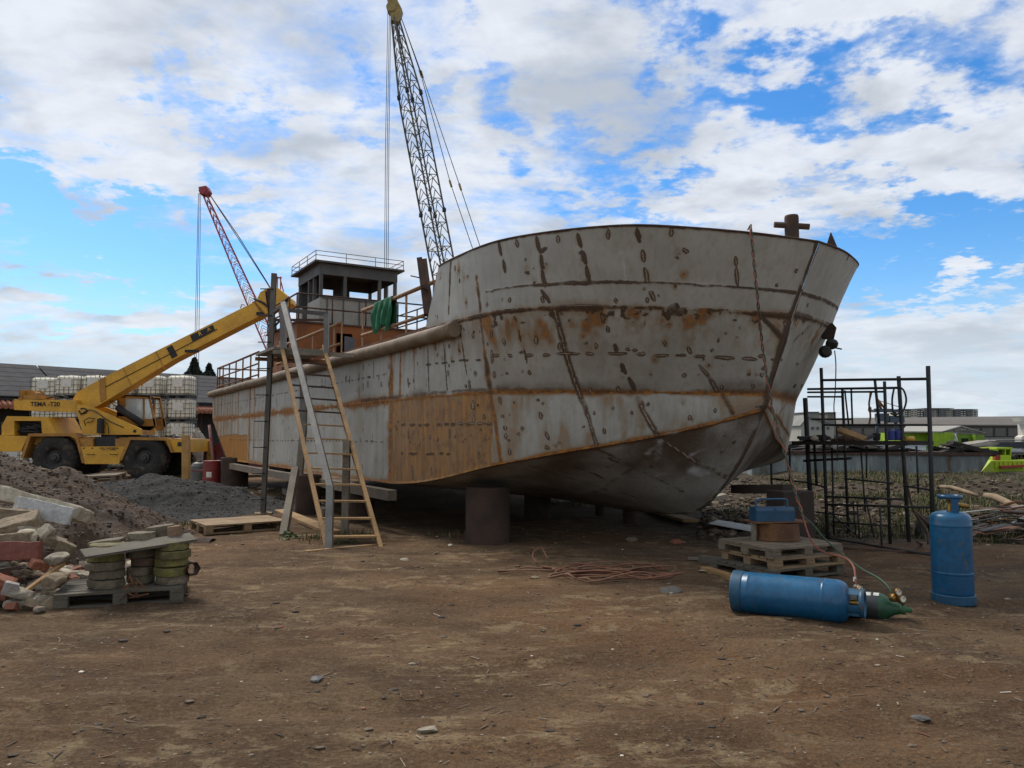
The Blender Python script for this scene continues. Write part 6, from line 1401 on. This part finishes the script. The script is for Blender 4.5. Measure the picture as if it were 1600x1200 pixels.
# ---- scrap heap, logs, grass
def right_bank():
    rnd = random.Random(77)
    for k in range(70):
        x = rnd.uniform(1515,1640); y = rnd.uniform(800,850); Y = 12.4+rnd.uniform(-.7,1.2); c = P(x, y, Y); c.z = max(.03, min(.62, rnd.uniform(.03,.55)*(1-abs(x-1590)/140))); L = rnd.uniform(.3,1.1); a = rnd.gauss(.1,.5)
        d = Vector((math.cos(a), math.sin(a)*.8, rnd.uniform(-.25,.25))).normalized()*L/2; b = MB(); t = rnd.random()
        if t < .45: b.beam(c-d, c+d, rnd.uniform(.03,.09), .008)
        elif t < .75: b.beam(c-d, c+d, rnd.uniform(.1,.28), .006); 
        else: b.tube([c-d, c+d*.2+Vector((0,0,.04)), c+d], rnd.uniform(.012,.03), 6)
        tag(b.build('scrap_strip', rnd.choice((RUSTD, BLACK, RUSTD, BLACK, DKPLATE, DKPLATE, RUST, GALV))), 'strip of cut scrap metal in the heap right of the upright cylinder', 'scrap', 'scrap strips in the right heap')
    LOG = mat('bare_log', (.27,.21,.145), (.19,.145,.10), 4, .9, 0, .4, 30)
    for (x0,y0,Y0,x1,y1,Y1,r,lb) in ((1470,760,17.5,1530,775,16,.045,'thin bleached log on the grassy bank, upper one'),(1540,774,15.8,1592,794,14.4,.07,'thick bleached log on the grassy bank at the right edge'),(1580,800,13.6,1640,797,13.4,.05,'pale pole lying over the scrap heap')):
        p, q = P(x0,y0,Y0), P(x1,y1,Y1); b = MB(); b.tube([p, p.lerp(q,.3)+Vector((0,0,.04)), p.lerp(q,.7)+Vector((0,0,.02)), q], [r*.8,r,r*.95,r*.7], 10); tag(b.build('log', LOG), lb, 'log')
    GR = mat('grass_blade', (.075,.098,.034), (.045,.065,.022), 2, .8, 0, 0); GR2 = mat('grass_dry', (.19,.16,.075), None, 2, .8, 0, 0)
    b = MB()
    def tuft(x, y, n, hgt, sp):
        for k in range(n):
            px_, py_ = x+rnd.gauss(0,sp), y+rnd.gauss(0,sp); z = gz(px_, py_); h = hgt*rnd.uniform(.4,1.2); a = rnd.uniform(0,6.28); w = rnd.uniform(.005,.011)*(1 if y < 13 else 1.3); lx, ly = math.cos(a)*h*rnd.uniform(.1,.7), math.sin(a)*h*rnd.uniform(.1,.7); s = Vector((-math.sin(a), math.cos(a), 0))*w; o = Vector((px_, py_, z-.01)); m_ = Vector((lx*.35, ly*.35, h*.65)); t = Vector((lx, ly, h)); mi = 1 if rnd.random() < .42 else 0
            b.face([o-s, o+s, o+m_+s*.7, o+m_-s*.7], mi); b.face([o+m_-s*.7, o+m_+s*.7, o+t], mi)
    for k in range(1050):
        y = 12.6+rnd.random()**1.4*19; px = rnd.uniform(1180,1640) ; x = (px-800)/F*y
        if (mnoise.fractal(Vector((x*.35, y*.35, 3.0)), 1.0, 2.0, 3)*1.2) < (-.06 if px > 1420 and y < 26 else .22): continue
        tuft(x, y, rnd.randint(50,90), rnd.uniform(.06,.22), rnd.uniform(.2,.6))
    for px, py, n in ((505,846,60),(545,842,50),(490,850,40),(560,838,40),(530,852,30),(700,838,30),(870,789,60),(900,792,60),(930,788,40),(440,770,50),(420,790,30),(300,822,40),(285,826,30),(1150,800,40),(1140,805,40),(465,764,40)):
        q = G(px, py); tuft(q.x, q.y, n, .12, .13)
    tag(b.build('grass', [GR, GR2]), 'rough green and dry grass on the bank and round the props', 'grass', kind='stuff')
    # low weeds with leaves
    b = MB()
    for (px, py, n, s) in ((1142,803,70,.16),(452,846,60,.10),(545,852,40,.09),(885,788,140,.2),(1540,760,60,.3),(1565,770,60,.3)):
        q = G(px, py)
        for k in range(n):
            o = q+Vector((rnd.gauss(0,s), rnd.gauss(0,s), abs(rnd.gauss(.05,.05)))); u = Vector((rnd.gauss(0,1), rnd.gauss(0,1), rnd.gauss(0,.4))).normalized()*.04; v = Vector((rnd.gauss(0,1), rnd.gauss(0,1), rnd.gauss(0,.4))).normalized()*.025; b.face([o-u, o-v, o+u, o+v])
    tag(b.build('weeds', mat('weed_leaf', (.05,.105,.028), (.03,.07,.02), 3, .7, 0, 0)), 'low leafy weeds at the edges of the yard', 'weeds', kind='stuff')
    # rubble of the bank
    b = MB()
    for k in range(4200):
        y = 12.4+rnd.random()**1.5*16; px = rnd.uniform(1090,1640); x = (px-800)/F*y; s = rnd.uniform(.02,.085)*(1 if rnd.random() < .9 else 1.8); b.rock((x, y, gz(x, y)+s*.2), (s, s*.8, s*.55), k % 89, 1, 4, .1, rnd.choice((0,0,0,0,1,2)))
    tag(b.build('bank_rubble', STD), 'stones and broken mortar strewn over the bank', 'rubble', kind='stuff')
right_bank()
def litter():
    rnd = random.Random(5); b = MB(); ms = [mat('chip_dark', (.045,.032,.022)), mat('chip_brown', (.14,.105,.075), None, 9), mat('chip_pale', (.29,.245,.19), None, 9), mat('chip_white', (.62,.61,.58), None, 9), mat('chip_rust', (.20,.085,.045), None, 9)]
    for k in range(5000):
        y = 3.3+rnd.random()**1.25*11; x = rnd.uniform(-.74,.74)*y; s = rnd.uniform(.004,.013)*(1 if rnd.random() < .95 else 2.3)*(.7+.05*y); m = rnd.choices(range(5), (34,52,11,1.0,6))[0]
        b.rock((x, y, gz(x, y)+s*.15), (s*rnd.uniform(.8,1.6), s, s*rnd.uniform(.3,.6)), k % 83, 1, 3, .1, m)
    for k in range(520):            # twigs, flakes, wire ends
        y = 3.5+rnd.random()**1.2*8; x = rnd.uniform(-.7,.7)*y; a = rnd.uniform(0,3.1); L = rnd.uniform(.02,.10); o = Vector((x, y, gz(x, y)+.006)); d = Vector((math.cos(a), math.sin(a), .05))*L/2; b.beam(o-d, o+d, rnd.uniform(.003,.009), .003, m=rnd.choices(range(5), (5,5,.8,.15,1.2))[0])
    tag(b.build('yard_litter', ms), 'small stones, chips and twigs scattered over the yard dirt', 'litter', kind='stuff')
    for px, py, sz, m, lb, nm in ((670,1141,.055,CON,'flat grey stone alone in the near foreground dirt','stone'),(1048,925,.10,DKPLATE,'crumpled dark scrap on the dirt below the hose heap','scrap'),(958,1014,.018,CON3,'tiny white scrap on the bare dirt right of centre','scrap'),(835,902,.06,CON2,'tan stone below the left end of the hose heap','stone'),(681,866,.06,CON2,'tan pointed stone in front of the pipe prop','stone'),(632,876,.05,CON3,'white paper scrap on the dirt right of the stair foot','scrap'),(704,852,.045,CON3,'crumpled white scrap beside the thick pipe prop','scrap'),(439,979,.02,RED_SCRAP,'tiny red scrap on the dirt left of centre','scrap'),(1440,1124,.045,DKPLATE,'dark curled scrap in the right foreground','scrap'),(495,1064,.05,DKPLATE,'small dark rag in the left foreground dirt','rag'),(988,842,.10,CON2,'brown stone in the shade left of the keel','stone'),(1057,845,.11,BRK,'reddish stone in the shade under the bow','stone'),(1098,895,.05,CON3,'white scrap beside the pallet stack timber','scrap')):
        c = G(px, py); b = MB(); b.rock(c+Vector((0,0,gz(c.x,c.y)+sz*.12)), (sz*1.25, sz*.9, sz*.4), int(px), 2, 6, .18); tag(b.build(nm, m), lb, nm)
RED_SCRAP = mat('red_scrap', (.4,.03,.03)); litter()
# ---- barge, sheds, harbour
def harbour():
    WAT = mat('sea_water', (.05,.075,.085), (.04,.06,.07), .3, .12, 0, .3, 1.2); b = MB()
    b.face([(-6,46,-.45),(2500,46,-.45),(2500,2800,-.45),(-6,2800,-.45)]); tag(b.build('water', WAT), 'grey harbour water beyond the yard', 'water', kind='structure')
    BG = mat('barge_paint', (.20,.245,.27), (.09,.11,.12), 1.1, .8, 0, .1, 8, (.075,.052,.036), .47, 1.3, (1,1,.22)); r = empty('old_barge', P(1390,740,33), 'rusting blue grey barge lying beyond the grassy bank', 'barge')
    b = MB(); Y = 33.0; a = [(1175,709),(1549,711),(1530,742),(1175,744)]; b.prism([P(x, y, Y) for x, y in a], (0,6,0)); part(b, 'hull', BG, r)
    b = MB(); b.prism([P(x, y, Y-.08) for x, y in ((1175,704),(1550,707),(1551,712),(1175,710))], (0,6.2,0)); part(b, 'gunwale', RUSTD, r)
    b = MB(); rnd = random.Random(3)
    for k in range(50):
        x = rnd.uniform(1175,1548); b.slabrock(P(x, rnd.uniform(698,705) if x < 1400 else (rnd.uniform(705.5,706.5) if x < 1497 else rnd.uniform(700,705)), Y+rnd.uniform(.3,3)), (rnd.uniform(.5,2.0), .6, rnd.uniform(.06,.18)), Matrix.Rotation(rnd.uniform(-.3,.3), 3, 'Y')@Matrix.Rotation(rnd.uniform(-.5,.5), 3, 'Z'), k, n=2, j=.04)
    o = part(b, 'deck_scrap', mat('scrap_dark', (.028,.024,.021), None, 3, .9, 0, .3), r); o['kind'] = 'stuff'
    b = MB(); b.slabrock(P(1514,696,Y+2), (2.3,.9,.22), Matrix.Rotation(-.12, 3, 'Y'), 3, n=5, j=.08); part(b, 'tarpaulin', mat('tarp_grey', (.30,.29,.27), None, 3, .8), r)
    b = MB(); b.beam(P(1370,746,31), P(1460,744,31), .2, .12); tag(b.build('pale_beam', mat('pale_green', (.33,.42,.37), None, 3, .7)), 'pale green beam lying at the foot of the barge', 'beam')
    # pontoon and green shed
    LIME = mat('lime_cladding', (.29,.47,.015), (.23,.38,.012), 2, .6, 0, .05, 10); r = empty('green_shed', P(1440,706,60), 'bright lime green shed with a pale pitched roof on a pontoon', 'shed')
    b = MB(); b.box((P(1460,706,60).x, 63, -.05), (22,9,1.0)); tag(b.build('pontoon', BLACK), 'dark pontoon carrying the lime green shed', 'pontoon')
    Y = 60
    def corr(b, x0, x1, yt, yb, Y, n):
        for k in range(n):
            xa, xb = x0+(x1-x0)*k/n, x0+(x1-x0)*(k+.8)/n; b.prism([P(x, y, Y) for x, y in ((xa,yt),(xb,yt),(xb,yb),(xa,yb))], (0,.12,0))
    b = MB(); b.prism([P(x, y, Y+.05) for x, y in ((1412,676),(1458,676),(1458,693),(1412,693))], (0,4,0)); corr(b, 1412, 1458, 676, 693, Y-.03, 22); part(b, 'rear_wing', LIME, r)
    b = MB(); b.prism([P(x, y, Y-1) for x, y in ((1458,676),(1491,676),(1491,699),(1458,707))], (0,1.0,0)); corr(b, 1458, 1491, 676, 700, Y-1.08, 16); part(b, 'front_wing', LIME, r)
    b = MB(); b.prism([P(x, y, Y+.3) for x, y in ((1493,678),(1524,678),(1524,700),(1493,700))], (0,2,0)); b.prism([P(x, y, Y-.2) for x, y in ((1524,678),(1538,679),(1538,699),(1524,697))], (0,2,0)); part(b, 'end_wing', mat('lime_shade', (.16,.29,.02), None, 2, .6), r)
    b = MB(); b.prism([P(x, y, Y+.24) for x, y in ((1503,685),(1513,685),(1513,698),(1503,698))], (0,.05,0)); part(b, 'door', DARKIN, r)
    b = MB(); q = [P(1409,675.5,Y-.5), P(1471,675.5,Y-1.2), P(1502,666.5,Y+3), P(1416,667,Y+3.5)]; b.hexa(q, [v+Vector((0,0,.08)) for v in q]); part(b, 'roof', mat('roof_pale', (.33,.33,.31), (.28,.28,.26), 1, .6, 0, .05), r)
    b = MB(); top = [(1471,675),(1503,666.5),(1538,677)]
    for i in (0, 1): b.tube([P(*top[i], Y-.9), P(*top[i+1], Y-.9)], .06, 5)
    b.tube([P(1471,676.5,Y-.9), P(1538,678,Y-.9)], .06, 5)
    for k in range(14): x = 1473+k*4.8; yt = 666.5+abs(x-1503)*.28; b.tube([P(x,677,Y-.9), P(x+2.4,yt,Y-.9)], .035, 4); b.tube([P(x+2.4,yt,Y-.9), P(x+4.8,677,Y-.9)], .035, 4)
    part(b, 'roof_truss', GALV, r)
    b = MB(); b.tube([P(1492,677,Y-1), P(1494,706,Y-1)], .10, 6); b.prism([P(x, y, Y-1.2) for x, y in ((1492,680),(1496,690),(1493,700),(1497,697),(1496,684))], (0,.1,0)); part(b, 'door_curtain', mat('curtain', (.6,.65,.7)), r)
    # lime boat on the slip
    r = empty('lime_workboat', P(1580,740,36), 'lime green workboat with a small cabin at the right edge', 'boat'); Y = 36; BR = mat('lime_boat', (.36,.52,.012), (.30,.44,.01), 2, .5, 0, .03)
    b = MB(); b.prism([P(x, y, Y) for x, y in ((1549,720),(1680,718),(1680,738),(1532,739))], (0,2.4,0)); part(b, 'hull', BR, r)
    b = MB()
    for k in range(18): b.beam(P(1556+k*7,721,Y-.03), P(1556+k*7,732,Y-.03), .06, .05, (0,1,0))
    part(b, 'fender_bar', BR, r)
    b = MB(); b.prism([P(x, y, Y+.6) for x, y in ((1559,711),(1580,711),(1580,721),(1559,721))], (0,1.4,0)); b.prism([P(x, y, Y+.5) for x, y in ((1558,699),(1582,699),(1582,702),(1558,702))], (0,1.6,0))
    for x in (1559.5, 1571, 1579.5): b.prism([P(x+dx, y, Y+.6) for dx, y in ((-.9,702),(.9,702),(.9,711),(-.9,711))], (0,1.4,0))
    part(b, 'cabin', BR, r)
    b = MB(); b.prism([P(x, y, Y+1.0) for x, y in ((1561,702.5),(1578,702.5),(1578,710.5),(1561,710.5))], (0,.9,0)); part(b, 'window', mat('dark_pane', (.05,.055,.06), None, 2, .2), r)
    b = MB(); b.beam(P(1563,730,Y-.15), P(1600,728,Y-.15), .12, .12); b.box(P(1557,716,Y+.5), (.25,.2,.35)); part(b, 'red_stripe', mat('red_band', (.30,.05,.03), None, 3), r)
    b = MB()
    for k in range(6): b.lathe(P(1590+k*6,716,Y+1), (0,1,0), [(.08,0),(.2,0),(.22,.1),(.2,.2),(.08,.2)], 14)
    part(b, 'tyre_fender', TYRE, r)
    # warehouse across the water
    WR = mat('warehouse_roof', (.115,.105,.098), (.095,.088,.083), .3, .8, 0, 0); WW = mat('warehouse_wall', (.085,.080,.085), (.065,.062,.066), .3, .8, 0, 0); Y = 250.0; r = empty('warehouse', P(1500,690,Y), 'very long low dark warehouse across the water', 'warehouse')
    b = MB(); q = [P(1260,664,Y), P(1760,666,Y), P(1760,650,Y+25), P(1260,655,Y+25)]; b.hexa(q, [v+Vector((0,0,.3)) for v in q]); part(b, 'roof', WR, r)
    b = MB(); b.prism([P(x, y, Y+1) for x, y in ((1260,664.5),(1760,666),(1760,694),(1260,694))], (0,20,0)); part(b, 'wall', WW, r)
    for k in range(24):
        x = 1268+k*20.5; b = MB(); b.prism([P(x+dx, y, Y+.6) for dx, y in ((0,669),(16.5,669),(16.5,682),(0,682))], (0,.4,0)); part(b, 'bay_door', mat('bay_grey', (.13,.125,.125), (.11,.105,.105), .2, .8, 0, 0), r)
    b = MB(); b.box((P(1500,690,Y-6).x, Y-6, .2), (160,10,2.6)); tag(b.build('quay', mat('quay_concrete', (.20,.20,.20), None, .3, .8, 0, 0)), 'pale concrete quay in front of the long warehouse', 'quay')
    # moored ship at the right edge
    Y = 150.0; r = empty('moored_ship', P(1600,706,Y), 'moored ship with a black hull and white superstructure at the right edge', 'ship')
    b = MB(); b.prism([P(x, y, Y) for x, y in ((1544,691),(1800,690),(1800,706),(1552,706))], (0,2,0)); part(b, 'hull', mat('ship_black', (.022,.024,.03), None, 1, .5, 0, 0), r)
    b = MB(); b.prism([P(x, y, Y-.1) for x, y in ((1546,705.5),(1800,705.5),(1800,708.5),(1549,708.5))], (0,9,0)); part(b, 'boot_top', mat('ship_red', (.14,.03,.03), None, 1, .6, 0, 0), r)
    b = MB(); b.prism([P(x, y, Y+1.5) for x, y in ((1600,662),(1660,660),(1660,690),(1596,690),(1596,683),(1601,680))], (0,2.0,0)); b.prism([P(x, y, Y+1) for x, y in ((1593,653),(1660,651),(1660,659),(1595,659))], (0,2.4,0)); part(b, 'superstructure', mat('ship_white', (.62,.62,.60), None, 1, .5, 0, 0), r)
    b = MB(); b.prism([P(x, y, Y+1.4) for x, y in ((1602,663),(1609,663),(1608,674),(1604,672))], (0,.1,0)); part(b, 'window', DARKIN, r)
    b = MB(); b.tube([P(1540,688,Y+1), P(1800,686,Y+1)], .12, 5); part(b, 'bulwark_rail', GALV, r)
    # apartment blocks
    Y = 520.0; AP = mat('apartment_light', (.55,.54,.50), (.48,.47,.44), .05, .8, 0, 0); AD = mat('apartment_dark', (.20,.205,.215), None, .05, .8, 0, 0); WN = mat('apartment_window', (.06,.065,.075), None, 1, .3, 0, 0); WNL = mat('apartment_band', (.52,.53,.52), None, 1, .5, 0, 0)
    for x0, x1, yt, ms, lb in ((1404,1443,640,(AP,AD),'pale apartment block, leftmost of three beyond the warehouse'),(1444,1491,638.5,(AD,AP),'grey and cream apartment block between two others beyond the warehouse'),(1492,1528,640,(AD,AD),'dark grey apartment block with white bands, rightmost beyond the warehouse')):
        r = empty('apartment_block', P((x0+x1)/2, 690, Y), lb, 'building', 'apartment blocks beyond the warehouse'); n = 4
        b = MB()
        for k in range(n): b.prism([P(x, y, Y+(k % 2)*2) for x, y in ((x0+(x1-x0)*k/n,yt+(k % 2)*.6),(x0+(x1-x0)*(k+1)/n-.05,yt+(k % 2)*.6),(x0+(x1-x0)*(k+1)/n-.05,686),(x0+(x1-x0)*k/n,686))], (0,14,0), k % 2)
        part(b, 'wall', list(ms), r)
        b = MB(); b.prism([P(x, y, Y-.5) for x, y in ((x0,yt-1),(x1,yt-1),(x1,yt),(x0,yt))], (0,15,0)); part(b, 'roof', AD, r)
        for f in range(4):
            for k in range(8):
                xa = x0+(x1-x0)*(k+.2)/8; y = yt+2.0+f*3.4; b = MB(); wd = (x1-x0)/8*.55; b.prism([P(x, yy, Y-.4) for x, yy in ((xa,y),(xa+wd,y),(xa+wd,y+1.6),(xa,y+1.6))], (0,.3,0)); part(b, 'window', WNL if (k//2) % 2 and ms[1] is AD else WN, r)
    # sheds and silo left of them
    Y = 190.0
    def bld(nm, lb, pts, depth, m, roof=None, rm=None):
        r = empty(nm, P(pts[0][0], 690, Y), lb, 'building'); b = MB(); b.prism([P(x, y, Y) for x, y in pts], (0,depth,0)); part(b, 'wall', m, r)
        if roof: b = MB(); b.prism([P(x, y, Y-.6) for x, y in roof], (0,depth+1.2,0)); part(b, 'roof', rm, r)
        return r
    b_ = bld('factory_shed', 'white gabled factory shed seen between bow and scaffold', [(1252,664),(1264,652),(1303,664),(1303,690),(1252,690)], 18, mat('factory_white', (.36,.36,.34), (.30,.30,.29), .2, .7, 0, 0), [(1250,665),(1264,648),(1306,662),(1306,665),(1264,652)], mat('factory_roof', (.20,.205,.21), None, .3, .7, 0, 0))
    b = MB()
    for k in range(4): b.prism([P(x, y, Y-.2) for x, y in ((1268+k*8,667),(1272+k*8,667),(1272+k*8,671),(1268+k*8,671))], (0,.15,0))
    part(b, 'window', WN, b_)
    Y = 230.0; bld('flat_block', 'flat roofed grey block above the factory shed', [(1263,644),(1280,644),(1280,680),(1263,680)], 14, mat('block_grey', (.24,.24,.235), None, .2, .8, 0, 0), [(1262.5,643.2),(1280.5,643.2),(1280.5,644.2),(1262.5,644.2)], AD)
    bld('silo_block', 'plain tan silo block beyond the scaffold', [(1293,644.5),(1306,644.5),(1306,680),(1293,680)], 14, mat('silo_tan', (.21,.20,.18), None, .2, .8, 0, 0), [(1292.6,643.8),(1306.4,643.8),(1306.4,644.8),(1292.6,644.8)], AD)
    # dockside crane
    Y = 140.0; DB = mat('dock_crane_blue', (.05,.075,.11), (.04,.06,.085), .6, .6, 0, 0); r = empty('dock_crane', P(1385,690,Y), 'dark blue dockside crane seen through the scaffold', 'crane')
    b = MB(); b.beam(P(1363,642,Y), P(1408,642,Y), 1.6, .5); b.beam(P(1366,639.5,Y), P(1395,640,Y), .3, .3); part(b, 'gantry', DB, r)
    b = MB(); b.box(P(1378,652,Y), (1.8,1.8,1.4)); b.box(P(1398,655,Y), (2.6,2,1.2)); part(b, 'cab', DB, r)
    for x0, x1 in ((1372,1369),(1383,1385),(1398,1402)): b = MB(); b.tube([P(x0,643,Y), P(x1,690,Y)], .28, 6); part(b, 'leg', DB, r)
    b = MB(); b.tube([P(1371,624,Y), P(1377,640,Y)], .22, 6); b.tube([P(1371,624,Y), P(1384,640,Y)], .2, 6); b.tube([P(1371,625,Y), P(1408,637,Y)], .07, 5); part(b, 'jib', RUST, r)
    # low hills far off
    b = MB(); rnd = random.Random(6); Y = 1500.0; xs = list(range(700, 1900, 12)); top = [P(x, 661+6*math.sin(x*.011)+2.5*math.sin(x*.05)-(10*math.exp(-((x-1335)/30)**2)), Y) for x in xs]
    for i in range(len(xs)-1):
        a, c = top[i], top[i+1]; f0, f1 = Vector((a.x, Y-150, -2)), Vector((c.x, Y-150, -2)); b.face([f0, f1, c, a]); b.face([a, c, c+Vector((0,400,-30)), a+Vector((0,400,-30))])
    tag(b.build('hills', mat('far_hills', (.055,.07,.075), (.045,.058,.06), .01, .9, 0, 0)), 'low hazy wooded hills along the horizon', 'hills', kind='structure')
harbour()
